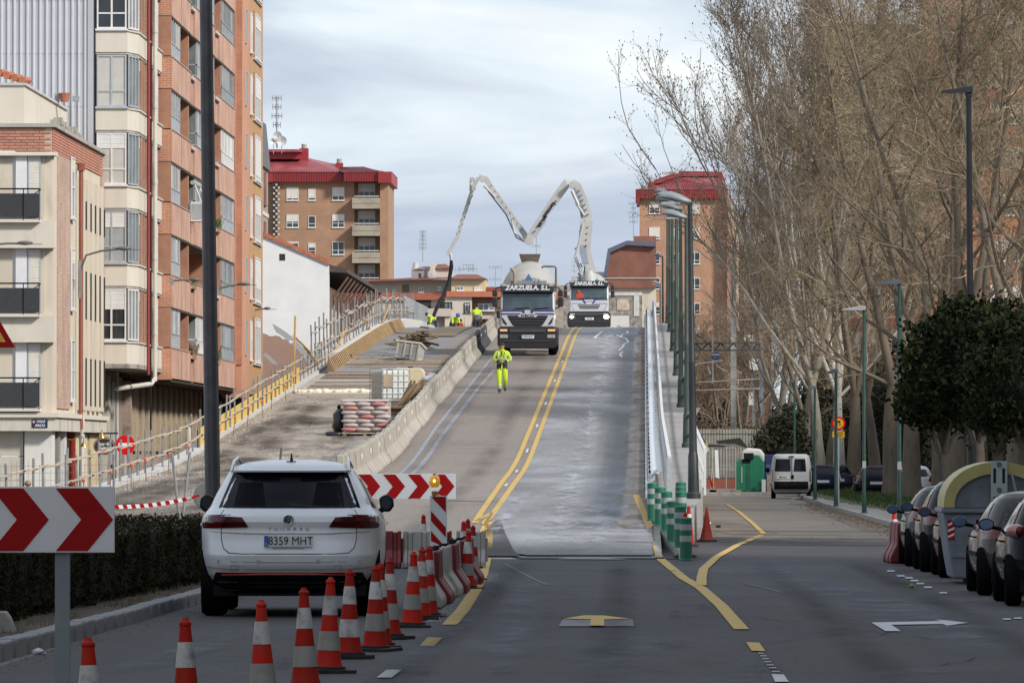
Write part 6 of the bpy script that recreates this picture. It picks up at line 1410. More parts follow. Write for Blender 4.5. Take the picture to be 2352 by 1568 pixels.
# ---------------- concrete lorries
NAVY=M('lorry_navy',(.020,.024,.038),.35,var=.08,coat=.3);LW=M('lorry_white',(.52,.535,.56),.35,var=.05,coat=.4);LBLUE=M('stripe_blue',(.02,.03,.24),.4,var=0);LBL=M('drum_blue',(.06,.15,.33),.5,var=.05)
DRUMM=M('drum_white',(.37,.365,.35),.5,var=.10,scale=1.5,dirt=(.34,.33,.31),dscale=1.4);LBK=M('lorry_black',(.018,.019,.024),.55,var=.15);WSG=M('windscreen',(.035,.06,.075),.05,var=.6,scale=1.1,spec=.8)
AMB=M('amber_lamp',(.7,.35,.15),.3,emit=(1,.5,.2),estr=.5,var=0)
def front_box(mb,x0,x1,z0,z1,y0,y1):mb.box(x0,x1,y0,y1,z0,z1);return mb
def lorry(name,label,x,y,z,pitch,kind):
 t=thing(name,label,'lorry',(x,y,z),rot=(pitch,0,0));A=kind=='mixer'
 # cab: front face at y=0, cab extends to +y
 mb=MB();mb.prism([(0.0,1.20),(0.0,1.95),(0.18,2.72),(0.33,2.93),(1.9,2.95),(1.9,.9),(0.10,.9)],'x',-1.12,1.12);cab=mb.build('cab',LW,t,bevel=.06)
 # windscreen
 hw=1.04;mb=MB();mb.quad((-hw,-.012,1.93),(hw,-.012,1.93),(hw*.98,.155,2.68),(-hw*.98,.155,2.68));ws=mb.build('windscreen',WSG,t)
 mb=MB();mb.quad((-hw-.01,-.008,1.90),(hw+.01,-.008,1.90),(hw+.01,.001,1.95),(-hw-.01,.001,1.95));mb.build('screen_seal',LBK,ws)
 for xx in (-.55,.25):mb=MB();mb.cyl((xx,-.04,1.94),(xx+.75*(-1 if xx<0 else 1)*(-.0)+.62,-.02,1.99),.014,n=4);mb.build('wiper',BLACK,ws)
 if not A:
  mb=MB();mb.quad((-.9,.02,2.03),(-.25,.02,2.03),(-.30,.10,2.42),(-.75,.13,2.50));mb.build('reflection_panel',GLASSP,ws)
 # visor with name
 mb=MB();mb.prism([(-.10,2.64),(.12,2.64),(.34,2.97),(-.06,2.97)],'x',-1.12,1.12);vs_=mb.build('visor',NAVY,t,bevel=.02)
 lettering('ZARZUELA, S.L.',.27 if A else .25,WHT,vs_,(0,-.105,2.81),bold=.012,shear=.15,depth=.003)
 for sg in (-1,1):part('marker_lamp',M('lamp_pale',(.5,.5,.48),.3),vs_,(sg*.98-.1,sg*.98+.1,-.09,-.05,2.89,2.95))
 # mirrors
 for sg in (-1,1):
  mb=MB();mb.box(sg*1.36-.11,sg*1.36+.11,.02,.18,2.02,2.42);mb.box(sg*1.36-.10,sg*1.36+.10,.02,.18,2.45,2.72);mm=mb.build('mirror',LBK,t,bevel=.04)
  mb=MB();mb.tube([(sg*1.1,.1,2.85),(sg*1.3,.1,2.80),(sg*1.36,.1,2.7)],.03,6);mb.tube([(sg*1.1,.1,1.95),(sg*1.25,.1,1.98),(sg*1.36,.1,2.05)],.025,6);mb.build('mirror_arm',LBK,mm)
  if A and sg<0:mb=MB();mb.box(-1.29,-1.14,-.05,.08,1.55,1.86);mb.build('blind_spot_mirror',LBK,t,bevel=.03)
 mb=MB()
 # stripes
 if A:
  for z0 in (1.83,1.70):
   for sg in (-1,1):part('stripe',LBLUE,t,(sg*1.10,sg*.16-sg*.0 if z0>1.8 else sg*.30,-.008,.0,z0,z0+.055))
  for sg in (-1,1):mb=MB();mb.prism([(sg*.22,1.885),(sg*.10,1.885),(sg*.16+.0,1.70),(sg*.30,1.70)]if 0 else [(sg*.12,1.885),(sg*.26,1.885),(sg*.20,1.76),(sg*.13,1.76)],'y',-.009,.0);mb.build('stripe',LBLUE,t)
  mb=MB();mb.prism([(-.84,1.67),(.84,1.67),(.80,1.55),(.62,1.27),(.5,1.21),(-.5,1.21),(-.62,1.27),(-.80,1.55)],'y',-.012,.0);gr_=mb.build('grille',LBK,t)
  for i,z0 in enumerate((1.58,1.46,1.35)):part('grille_bar',M('grille_grey',(.06,.065,.075),.4),gr_,(-.74+.07*i,.74-.07*i,-.04,-.012,z0-.03,z0))
  mb=MB();mb.prism([(-.45,1.70),(.45,1.70),(.34,1.60),(-.34,1.60)],'y',-.03,-.005);nb=mb.build('name_bar',LW,t);lettering('IVECO',.155,M('dull_chrome'),nb,(0,-.034,1.655),bold=.006,sx=1.25)
  for sg in (-1,1):mb=MB();mb.prism([(sg*1.07,1.62),(sg*.98,1.50),(sg*.84,1.30),(sg*.92,1.28),(sg*1.02,1.38)],'y',-.015,0);mb.build('side_intake',LBK,t)
 else:
  for z0 in (1.86,1.66):
   for sg in (-1,1):part('stripe',LBLUE,t,(sg*1.08,sg*.42 if z0>1.8 else sg*.20,-.008,.0,z0,z0+.025))
  for sg in (-1,1):mb=MB();mb.prism([(sg*.42,1.885),(sg*.30,1.885),(sg*.14,1.66),(sg*.24,1.66)],'y',-.009,.0);mb.build('stripe',LBLUE,t)
  lettering('IVECO',.11,SILVER,t,(0,-.01,1.79),sx=1.2)
  for i,z0 in enumerate((1.60,1.51,1.42)):part('grille_slot',LBK,t,(-.64+.05*i,.64-.05*i,-.012,0,z0-.055,z0))
  for sg in (-1,1):mb=MB();mb.tube([(sg*1.05,-.003,1.60),(sg*.9,-.003,1.35),(sg*.85,-.003,1.22)],.008,4);mb.build('panel_gap',SEAM,t)
  # driver in orange
  mb=MB();mb.ball((-.55,-.0,2.10),(.24,.02,.18),12);mb.ball((-.60,-.005,2.34),(.09,.02,.11),10);mb.build('driver_shape',M('orange_shirt',(.42,.06,.03),.8),ws)
 # bumper
 mb=MB();mb.prism([(-1.12,1.22),(1.12,1.22),(1.25,1.08),(1.25,.42),(1.05,.30),(-1.05,.30),(-1.25,.42),(-1.25,1.08)],'y',-.16,.9);bp_=mb.build('bumper',LBK,t,bevel=.05)
 mb=MB();mb.box(-.75,.75,-.20,-.16,.98,1.12);mb.box(-1.0,1.0,-.19,-.16,.60,.64);mb.build('bumper_step',M('grille_grey'),bp_)
 for sg in (-1,1):
  if A:
   part('headlamp',AMB,bp_,(sg*.84,sg*1.14,-.18,-.15,1.02,1.10));part('fog_lamp',M('fog_glass',(.35,.36,.34),.3,var=.5,scale=14),bp_,(sg*.82,sg*1.14,-.18,-.15,.74,.88))
  else:
   hl=part('headlamp',M('lamp_housing',(.3,.3,.3),.2,metal=.6),bp_,(sg*.80,sg*1.16,-.18,-.15,.80,.98));part('side_lamp',M('lamp_pale'),bp_,(sg*.80,sg*1.10,-.18,-.15,1.03,1.09))
   mb=MB();mb.ball((sg*1.0,-.18,.89),(.15,.05,.11)if sg>0 else (.10,.04,.085),14);mb.build('bulb',M('lit_bulb_%d' % (sg>0),(1,.9,.7),.3,emit=(1.0,.80,.50),estr=14 if sg>0 else 8,var=0),hl)
 pl=part('number_plate',PLATE,bp_,(-.27,.27,-.21,-.18,.72,.86));part('plate_band',PBLUE,pl,(-.27,-.22,-.215,-.21,.72,.86));lettering('3234 KGT' if A else '3137 FJF',.11,INK,pl,(.02,-.214,.79),bold=.002,sx=.85,depth=.001)
 mb=MB();mb.box(-.45,.45,.0,8,.5,.95);mb.build('chassis',LBK,t)
 for yy in (1.0,2.7,5.4,6.7)if A else (1.0,5.4,6.7):
  for sg in (-1,1):wheel(t,sg*1.02,yy,.50,.34,sg,.55)
 # drum: axis tilts up to the back
 dr=MB();prf=[(.25,0),(.80,.22),(1.05,.7),(1.14,1.4),(1.15,2.3),(1.05,3.2),(.85,4.0),(.62,4.7),(.50,5.0)]
 if A:
  dr.lathe(prf,n=40);q=Matrix.Translation((0,2.15,2.14))@ Matrix.Rotation(R(-78),4,'X');dr.move(q);d=dr.build('drum',DRUMM,t,smooth=40)
  b_=MB();b_.lathe([(1.128,1.18),(1.146,1.18),(1.15,1.30),(1.132,1.30)],n=40);b_.move(q)
  b2=MB();
  for sgn in (1,):
   pts=[]
   for i in range(25):
    a=PI*(1.12-1.24*i/24);rr_=.95;pts.append(Vector((rr_*math.cos(a),-rr_*math.sin(a)*1.0,.50-.0)))
   bb_=MB();n_=len(pts)
   for p in pts:
    u=p.normalized();bb_.v+=[tuple(Vector((u.x*.93,u.y*.93,.395))),tuple(Vector((u.x*1.02,u.y*1.02,.565)))]
   for i in range(n_-1):bb_.f.append((2*i,2*i+1,2*i+3,2*i+2));bb_.m.append(0)
   bb_.move(q);bb_.build('drum_band',LBL,d)
  tr=MB();tr.prism([(-.21,3.02),(.21,3.02),(0,3.36)],'y',2.22,2.24);tr.build('drum_triangle',LBL,d)
  hp=MB();hp.v=[(-.33,5.2,3.72),(.33,5.2,3.72),(.33,6.0,3.72),(-.33,6.0,3.72),(-.45,5.0,4.12),(.45,5.0,4.12),(.45,6.2,4.12),(-.45,6.2,4.12)];hp.f=[(0,3,2,1),(0,1,5,4),(1,2,6,5),(2,3,7,6),(3,0,4,7)];hp.m=[0]*5;hp.build('hopper',M('hopper_dirty',(.17,.145,.125),.9,var=.3,scale=4),t)
  mb=MB();mb.tube([(-.58,1.95,2.9),(-.57,1.95,3.3),(-.60,1.95,3.48),(-.74,1.95,3.60)],[.07,.075,.08,.07],10);mb.build('exhaust',M('exhaust_tan',(.26,.225,.18),.6,var=.2),t,smooth=50)
  mb=MB();mb.tube([(.55,2.0,3.60),(.62,2.0,3.66),(1.10,2.0,3.66),(1.15,2.0,3.60),(1.15,2.0,2.6)],.045,8);mb.build('water_pipe',M('pipe_brown',(.15,.12,.10),.6),t,smooth=50)
  mb=MB();mb.box(-.75,.75,2.0,2.3,2.95,3.06);mb.cyl((.28,2.0,3.0),(.28,2.0,3.14),.03,n=6);mb.cyl((.45,2.0,3.0),(.45,2.0,3.13),.03,n=6);mb.build('cab_rack',M('rack_grey',(.22,.22,.22),.6),t)
 else:
  dr.lathe([(.3,0),(.85,.25),(1.0,.7),(1.05,1.6),(1.0,3.0),(.7,4)],n=36);q=Matrix.Translation((.05,2.15,2.30))@ Matrix.Rotation(R(-84),4,'X');dr.move(q);d=dr.build('drum',DRUMM,t,smooth=40)
  tr=MB();tr.prism([(.25,3.0),(.62,3.0),(.45,3.16)],'y',2.16,2.18);tr.build('drum_triangle',LBL,d)
  part('equipment_box',M('equip_grey',(.36,.37,.39),.5),t,(-1.05,-.55,1.95,2.6,2.6,3.28))
  mb=MB();mb.tube([(-.66,1.9,3.45),(-.55,1.9,3.40),(-.50,1.9,3.2),(-.46,1.9,2.9)],.075,8);mb.build('exhaust',M('exhaust_dark',(.08,.07,.065),.6),t)
 return t
pz_=math.atan2(ZR(274)-ZR(271),3)
lorry('mixer_lorry','concrete mixer lorry coming down the ramp with blue-striped drum and amber lamps',W(1212,800,271).x,271,ZR(271)+.02,pz_,'mixer')
PL=lorry('pump_lorry','white pump lorry with lit headlamps at the crest, carrying the folding boom',W(1353,740,377).x,377,ZR(377)+.02,0,'pump')
# boom: sections in the order of the arm, each a part of the pump lorry
px0=PL.location
def BP(zx,zy,Y):p=W(996+.297*zx,367.5+.297*zy,Y);return p-px0
BM=M('boom_white',(.42,.42,.41),.45,var=.08,scale=1.5);BMS=M('boom_blue_grey',(.25,.28,.34),.5,var=.1);JN=M('boom_joint',(.42,.42,.41),.5,var=.15)  # blue-grey colour of the boom side plates and delivery pipe
def arm(name,pts,ws,mat=BM,depth=.42,side=None):
 """box beam along points; ws widths across"""
 mb=MB();k=len(pts)
 for i,p in enumerate(pts):
  d=(pts[min(i+1,k-1)]-pts[max(i-1,0)]);n=Vector((-d.z,0,d.x)).normalized();w=ws[i]/2
  for sy in (-depth/2*(ws[i]/ws[0]),depth/2*(ws[i]/ws[0])):
   for sn in (-1,1):mb.v.append(tuple(p+n*w*sn+Vector((0,sy,0))))
 for i in range(k-1):
  a=4*i;b=a+4
  mb.f+=[(a,b,b+1,a+1),(a+2,a+3,b+3,b+2),(a,a+2,b+2,b),(a+1,b+1,b+3,a+3)];mb.m+=[0]*4
 mb.f+=[(0,1,3,2),(4*k-4,4*k-2,4*k-1,4*k-3)];mb.m+=[0,0]
 return mb.build(name,mat,PL)
Y1,Y2,Y3,Y4,Y5=379.5,380,381,382,384
mb=MB();b0=BP(1210,885,Y1);mb.cyl((b0.x-.05,b0.y,3.0),(b0.x-.05,b0.y,b0.z+.2),.42,.34,n=18);mb.build('turret',JN,PL,smooth=40)
arm('boom_section',[BP(1225,880,Y1),BP(1198,800,Y1),BP(1168,700,Y1),BP(1172,590,Y1),BP(1182,480,Y1)],[.55,.60,.66,.72,.74])
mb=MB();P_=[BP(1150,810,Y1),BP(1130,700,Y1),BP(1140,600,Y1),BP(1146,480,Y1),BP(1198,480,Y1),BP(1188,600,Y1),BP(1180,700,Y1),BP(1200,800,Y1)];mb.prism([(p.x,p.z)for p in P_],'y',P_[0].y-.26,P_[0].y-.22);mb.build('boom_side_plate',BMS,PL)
arm('boom_section',[BP(1185,490,Y1),BP(1180,400,Y1),BP(1145,290,Y1),BP(1110,205,Y1),BP(1070,172,Y1)],[.70,.55,.52,.50,.40])
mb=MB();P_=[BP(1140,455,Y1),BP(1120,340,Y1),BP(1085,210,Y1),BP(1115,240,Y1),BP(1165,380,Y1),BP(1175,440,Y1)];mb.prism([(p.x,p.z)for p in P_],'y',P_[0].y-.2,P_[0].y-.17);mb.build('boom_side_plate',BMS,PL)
arm('boom_section',[BP(1085,178,Y2),BP(1030,180,Y2),BP(985,240,Y2),BP(870,400,Y2),BP(760,560,Y2),BP(730,630,Y2)],[.32,.52,.50,.42,.36,.34],depth=.34)
arm('boom_section',[BP(735,640,Y3),BP(700,570,Y3),BP(600,430,Y3),BP(480,260,Y3),BP(400,145,Y3),BP(350,130,Y3)],[.40,.33,.29,.28,.32,.26],depth=.3)
arm('boom_section',[BP(345,140,Y4),BP(320,180,Y4),BP(270,320,Y4),BP(215,490,Y4),BP(185,590,Y4),BP(115,715,Y4)],[.26,.24,.22,.21,.22,.20],depth=.22)
def rod(name,pts,r,mat=JN):mb=MB();mb.tube(pts,r,7);mb.build(name,mat,PL,smooth=50)
rod('hydraulic_ram',[BP(1100,330,Y1)+Vector((0,-.3,0)),BP(1165,430,Y1)+Vector((0,-.3,0))],.075);rod('hydraulic_ram',[BP(1070,240,Y1)+Vector((0,-.3,0)),BP(1120,350,Y1)+Vector((0,-.3,0))],.10,BM)
rod('hydraulic_ram',[BP(1155,500,Y1)+Vector((0,-.3,0)),BP(1125,640,Y1)+Vector((0,-.3,0)),BP(1095,750,Y1)+Vector((0,-.3,0))],.07);rod('linkage',[BP(1095,750,Y1),BP(1140,870,Y1)],.09,BM);rod('linkage',[BP(1090,690,Y1),BP(1130,670,Y1)],.06)
rod('hydraulic_ram',[BP(600,450,Y3)+Vector((0,-.2,0)),BP(625,560,Y3)+Vector((0,-.2,0)),BP(690,620,Y3)+Vector((0,-.2,0))],.055);rod('hydraulic_ram',[BP(390,200,Y3)+Vector((0,-.2,0)),BP(480,290,Y3)+Vector((0,-.2,0))],.07)
rod('hydraulic_ram',[BP(870,470,Y2)+Vector((0,-.2,0)),BP(780,600,Y2)+Vector((0,-.2,0))],.06);rod('pipe',[BP(290,140,Y4)+Vector((0,-.2,0)),BP(285,240,Y4)+Vector((0,-.2,0))],.07)
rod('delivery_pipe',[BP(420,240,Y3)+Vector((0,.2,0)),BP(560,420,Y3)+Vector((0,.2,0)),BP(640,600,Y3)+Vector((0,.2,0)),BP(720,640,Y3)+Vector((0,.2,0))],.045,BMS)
rod('dark_hose',[BP(1135,800,Y1)+Vector((0,-.4,0)),BP(1150,830,Y1)+Vector((0,-.4,0)),BP(1170,820,Y1)+Vector((0,-.4,0)),BP(1165,880,Y1)+Vector((0,-.4,0))],.035,BLACK)
for (x,y,Y,r_)in ((740,625,Y2,.30),(375,145,Y3,.24),(1075,195,Y1,.26),(1195,480,Y1,.24),(1205,870,Y1,.34),(300,150,Y4,.16),(115,720,Y4,.16)):
 p=BP(x,y,Y);mb=MB();mb.cyl(p+Vector((0,-.28,0)),p+Vector((0,.28,0)),r_*.8,n=14);mb.build('boom_joint',JN,PL,smooth=40)
for a_,b_,Y,n_ in (((1175,690),(1190,500),Y1,4),((1200,440),(1120,220),Y1,6),((960,300),(770,570),Y2,7),((430,180),(690,560),Y3,9),((330,200),(190,580),Y4,7)):
 for i in range(n_):
  u=(i+.5)/n_;p=BP(a_[0]+(b_[0]-a_[0])*u,a_[1]+(b_[1]-a_[1])*u,Y);mb=MB();mb.cyl(p+Vector((0,-.32,0)),p+Vector((0,-.2,0)),.04,n=6);mb.build('boom_bolt',BLACK,PL)
p=BP(975,275,Y2);aa=math.atan2((BP(985,240,Y2)-BP(760,560,Y2)).z,(BP(985,240,Y2)-BP(760,560,Y2)).x)
for txt,q,s_ in (('CIFA',BP(972,268,Y2),.40),('Magnum',BP(900,380,Y2),.30),('MK 28L',BP(838,478,Y2),.22)):lettering(txt,s_*1.15,M('boom_ink',(.03,.03,.04),.5,var=0),PL,(q.x,q.y-.24,q.z),(PI/2,-aa+PI,0),bold=.015)
# end hose hangs to the workers
rod('end_pipe',[BP(115,715,Y4),BP(132,735,Y4),BP(137,775,Y4)],.09,BM)
rod('end_hose',[BP(137,775,Y4),BP(137,830,Y4),BP(120,930,Y4),BP(80,1040,Y4-.5),BP(30,1130,Y4-1),BP(5,1190,Y4-1.5),BP(-5,1240,Y4-2)],[.085,.13,.11,.11,.11,.11,.11],BLACK)
# ================================================================== STREET OBJECTS, SITE MATERIALS, PEOPLE
# ---- traffic cones
CR=M('cone_red',(.42,.018,.010),.6,var=.16,scale=7,dirt=(.20,.03,.022),dscale=7,dpos=(.50,.70),spec=.15,orand=.22);CWH=M('cone_white',(.50,.51,.51),.5,var=.12,scale=8,dirt=(.22,.21,.195),dscale=7,dpos=(.48,.68),orand=.15);CDW=M('cone_dirty_white',(.27,.265,.25),.6,var=.16,scale=9)
CBASE=M('cone_base',(.022,.023,.024),.85,var=.3,scale=9)
def cone_proto(h=.76):
 mb=MB();R0=lambda z:.105-(z-.05)/(h-.05)*.078
 zs=[.05,.05+.17*h,.05+.37*h,.05+.54*h,.05+.74*h,h]
 pr=[(R0(.05)+.014,.045),(R0(.08)+.002,.085)]+[(R0(z),z)for z in (.15,.3,.45,.6)]+[(R0(h-.05),h-.05),(R0(h-.05)+.006,h-.045),(R0(h-.04)+.006,h-.03),(.022,h-.015),(.018,h)]
 mb.lathe(pr,n=28);body=mb.mesh('cone_body',CR,smooth=35)
 def band(z0,z1):b=MB();b.lathe([(R0(z0)+.003,z0),(R0((z0+z1)/2)+.0035,(z0+z1)/2),(R0(z1)+.003,z1)],n=28);return b.mesh('reflective_band',CWH,smooth=35),z0,z1
 b1=band(zs[1],zs[2])[0];b2=band(zs[3],zs[4])[0];b1d=b1.copy();b1d.materials.clear();b1d.materials.append(CDW)
 bs=MB();bs.prism([(-.19,-.17),(-.17,-.19),(.17,-.19),(.19,-.17),(.19,.17),(.17,.19),(-.17,.19),(-.19,.17)],'z',.0,.03);bs.prism([(.14*math.cos(2*PI*i/16),.14*math.sin(2*PI*i/16))for i in range(16)],'z',.028,.05)
 return body,b1,b1d,b2,bs.mesh('base',CBASE)
cb,c1_,c1d,c2m,cbs=cone_proto()
CONES=[ # tip x, tip y, label
 (210,1465,'nearest cone at the bottom left, only its red top and one white band in view'),(430,1419,'second nearest cone, left of the double row and clear of the others'),(605,1377,'cone with a dirty lower band in front of the white car, left of its plate'),
 (702,1350,'cone just below the white car number plate, cut by the picture bottom'),(754,1325.5,'cone under the right half of the white car bumper'),(802,1307,'tall upright cone right of the number plate with a clean line under its lower band'),
 (861,1297.6,'faded pinkish cone at the white car right rear wheel'),(872,1294,'cone almost hidden behind the faded pinkish cone'),(894.6,1282,'cone right behind the pair at the white car wheel'),
 (946,1266.8,'wide cone standing left of the first grey plastic barrier'),(965,1257.4,'cone squeezed between the wide cone and the plastic barriers'),(983,1254,'cone pressed against the first grey plastic barrier'),
 (972,1182,'lone cone behind the barriers left of the striped panel'),(1067,1197,'left cone of the far cluster beyond the barrier row'),(1078.5,1191.8,'rearmost cone of the far cluster beyond the barrier row'),(1086,1206.5,'right cone of the far cluster with its base over the yellow line'),(1071,1218,'front cone of the far cluster beside the last barrier'),(2056,1173,'small cone behind the red plastic barrier on the right')]
rc=random.Random(4)
for i,(px,py,lab)in enumerate(CONES):
 ppm=(py-HORIZON)/.97;Y=FPX/ppm;p=W(px,py,Y);
 t=thing('traffic_cone',lab,'traffic cone',(p.x,Y,0.004),group='red and white traffic cones',rot=(rc.uniform(-.035,.035),rc.uniform(-.035,.035),rc.uniform(-.5,.5)))
 ob=share('cone_body',cb,t)
 share('reflective_band',c1d if i not in (5,12)else c1_,ob);share('reflective_band',c2m,ob);share('base',cbs,t)
 if i in (0,1,2,3,4):ob.rotation_euler=(0,0,rc.uniform(0,6))
COR=M('cone_orange',(.55,.06,.02),.5,var=.1);mb=MB();mb.lathe([(.15,.03),(.13,.06),(.075,.3),(.04,.55),(.025,.68),(.015,.70)],n=24);oc=mb.mesh('cone_body',COR,smooth=35);mb=MB();mb.box(-.2,.2,-.2,.2,0,.03);ob_=mb.mesh('base',CBASE)
t=thing('traffic_cone','plain orange-red cone standing alone right of the green bollards','traffic cone',W(1623,1243,FPX/114),group='plain orange cones');t.location.z=.01;share('cone_body',oc,t);share('base',ob_,t)
t=thing('traffic_cone','small orange cone beside the bottle bank left of the white van','traffic cone',W(1767,1125,291),group='plain orange cones');t.location.z=.13;share('cone_body',oc,t,scale=(1,1,1.3));share('base',ob_,t)
for (px,py,hy,lab)in ((1582,1247,1164,'red and white cone half hidden behind the rightmost green bollards'),(1574,1275,1178,'red and white cone tucked behind the front green bollard')):
 Y=FPX/((hy-HORIZON)/.97);t=thing('traffic_cone',lab,'traffic cone',(W(px,py,Y).x,Y,.02),group='red and white traffic cones');ob=share('cone_body',cb,t);share('reflective_band',c2m,ob);share('base',cbs,t)

# ---- green flexible bollards
GBM=M('bollard_green',(.008,.12,.070),.55,var=.12,scale=5,dirt=(.02,.10,.07),dscale=4);GW_=M('bollard_band',(.30,.33,.33),.4,var=.1)
pr=[(.115,0),(.115,.02),(.10,.03),(.10,.68),(.093,.70),(.0,.715)]
mb=MB();mb.lathe([(.118,0),(.118,.015),(.10,.03),(.10,.67),(.104,.675),(.102,.695),(.07,.71),(.0,.716)],n=26);gb=mb.mesh('bollard_body',GBM,smooth=35)
mb=MB();mb.lathe([(.102,.50),(.102,.60)],n=26);g1=mb.mesh('reflective_band',GW_,smooth=35);mb=MB();mb.lathe([(.102,.31),(.102,.41)],n=26);g2=mb.mesh('reflective_band',GW_,smooth=35)
zx=lambda x:(1740+.4591*x)/1.2245;zy=lambda y:(900+.4591*y)/1.2245
BL=[(208,1015,1245,122.5,'back left green bollard against the guardrail end'),(253,1045,1280,119.4,'second green bollard from the guardrail end in the left row'),(294,1075,1315,116.9,'third green bollard from the guardrail end in the left row'),(330,1117,1365,113.3,'fourth green bollard of the left row, just before the front pair'),
      (380,1025,0,123,'rearmost green bollard of the right row'),(380,1058,0,120,'second rearmost green bollard of the right row'),(383,1090,0,117,'middle green bollard of the right row'),(378,1160,1410,111.6,'green bollard directly behind the front one'),(412,1220,1475,107.8,'front green bollard nearest the road')]
for x,a,b,Y,lab in BL:
 t=thing('green_bollard',lab,'bollard',(W(zx(x),1100,Y).x,Y,HW(Y)if Y>109 else .004),group='green flexible bollards',rot=(0,rc.uniform(-.01,.01),rc.uniform(0,3)))
 o=share('bollard_body',gb,t);share('reflective_band',g1,o);share('reflective_band',g2,o)

# ---- plastic barriers
prof=[(-.22,0),(.22,0),(.22,.10),(.085,.30),(.07,.62),(-.07,.62),(-.085,.30),(-.22,.10)]
def plastic(mat_,L=1.75):
 mb=MB();mb.prism(prof,'y',0,L*.16);mb.prism([(p[0]*.86,p[1]*.97)for p in prof],'y',L*.16+.001,L*.34);mb.prism(prof,'y',L*.34+.001,L*.66);mb.prism([(p[0]*.86,p[1]*.97)for p in prof],'y',L*.66+.001,L*.84);mb.prism(prof,'y',L*.84+.001,L)
 mb.box(-.05,.05,L,L+.06,.1,.5);return mb.mesh('barrier_shell',mat_)
PWH=M('plastic_white',(.36,.35,.33),.55,var=.12,scale=3,dirt=(.22,.21,.19),dscale=3);PRD=M('plastic_red',(.16,.010,.014),.5,var=.15,scale=3,dirt=(.13,.03,.03),dscale=4)
pw,pr_=plastic(PWH),plastic(PRD)
mb=MB();mb.cyl((0,.4,.615),(0,.4,.64),.05,n=10);mb.cyl((0,1.35,.615),(0,1.35,.64),.05,n=10);pcap=mb.mesh('filler_cap',TRIM);mb=MB();mb.box(-.2,.2,.35,.55,-.001,.05);mb.box(-.2,.2,1.2,1.4,-.001,.05);pft=mb.mesh('fork_slot',BLACK)
def barrier(x,y,rz,white,lab):
 t=thing('plastic_barrier',lab,'plastic barrier',(x,y,.004),rz=rz,group='red and white plastic barriers');o=share('barrier_shell',pw if white else pr_,t);b=o.modifiers.new('bevel','BEVEL');b.width=.025;b.segments=2;b.limit_method='ANGLE';share('filler_cap',pcap,t)
seq=[1,0,1,1,0,1,0,0]
for i,wv in enumerate(seq):
 barrier(-2.50+.012*i+.03*math.sin(i*2.1),74.0+i*1.92,R(0.3),wv,('white' if wv else 'dark red')+' plastic barrier, '+ORD[i]+' in the row along the yellow line')
mbc=plastic(PWH,.78);mbr_=plastic(PRD,.55)
def cross(x0,x1,y,white,lab):
 t=thing('plastic_barrier',lab,'plastic barrier',(x0,y,.004),rz=R(-90),group='red and white plastic barriers');o=share('barrier_shell',mbc if white else mbr_,t,scale=(1,(x1-x0)/(.78 if white else .55),.92));b=o.modifiers.new('bevel','BEVEL');b.width=.02;b.segments=2;b.limit_method='ANGLE'
cross(-4.10,-3.74,100.6,0,'dark red plastic barrier at the white car flank, left end of the cross row');cross(-3.71,-3.28,100.7,1,'pale plastic barrier in the middle of the cross row');cross(-3.25,-2.97,100.9,0,'dark red plastic barrier behind the lone cone in the cross row');cross(-2.90,-2.45,101.0,1,'short pale barrier right behind the striped panel')
t=thing('plastic_barrier','dark red plastic barrier seen end-on at the front of the parked row','plastic barrier',(4.12,105.2,.004),rz=R(2));o=share('barrier_shell',pr_,t,scale=(.8,1,1.05));b=o.modifiers.new('bevel','BEVEL');b.width=.03;b.segments=2;b.limit_method='ANGLE';share('filler_cap',pcap,t)

# ---- chevron boards
def chevron(label,xr,Y,z0,hgt,wid,posts,first):
 """board seen square on; xr right edge; chevrons point right"""
 t=thing('chevron_board',label,'road sign',(xr,Y,0));
 bd=part('board',WHT,t,(-wid,0,0,.03,z0,z0+hgt),bevel=.004)
 k=hgt;pitch=.975*k;arrow_w=.485*k;x=-first*k;idx=0
 while x>-wid:
  # chevron with tip at x, width arrow_w, leaning half height
  tip=x;q=[(tip,z0+k/2),(tip-.385*k,z0+k-.012),(tip-.385*k-arrow_w,z0+k-.012),(tip-arrow_w,z0+k/2),(tip-.385*k-arrow_w,z0+.012),(tip-.385*k,z0+.012)]
  def clip(P):
   out=[]
   for i in range(len(P)):
    a,b=P[i],P[(i+1)%len(P)];ia,ib=a[0]>=-wid+.01,b[0]>=-wid+.01
    if ia:out.append(a)
    if ia != ib:u=(-wid+.01-a[0])/(b[0]-a[0]);out.append((-wid+.01,a[1]+u*(b[1]-a[1])))
   return out
  for half in ([q[0],q[1],q[2],q[3]],[q[0],q[3],q[4],q[5]]):
   c=clip(half)
   if len(c)>=3:mb=MB();mb.prism(c,'y',-.004-.0005*idx,-.0005);mb.build('chevron',RED,bd)
  idx+=1;x-=pitch
 part('board_back',GALV,bd,(-wid+.02,-.02,.03,.045,z0+.02,z0+k-.02))
 for xx in posts:
  part('post',M('post_grey',(.20,.235,.255),.5,metal=.3,var=.1,scale=6),t,(xx-.05,xx+.05,.046,.096,0,z0+hgt*.92));part('clamp',STEEL,t,(xx-.07,xx+.07,.044,.10,z0+.06,z0+.09))
 return t
chevron('large red and white chevron board on a grey post at the left edge',W(263,1190,44.5).x,44.5,1.07,.45,1.95,[-.36,-1.6],.02)
chevron('red and white chevron board behind the white car',W(1047,1120,116).x,116,.94+.02,.45,1.95,[-.35,-1.6],.05)
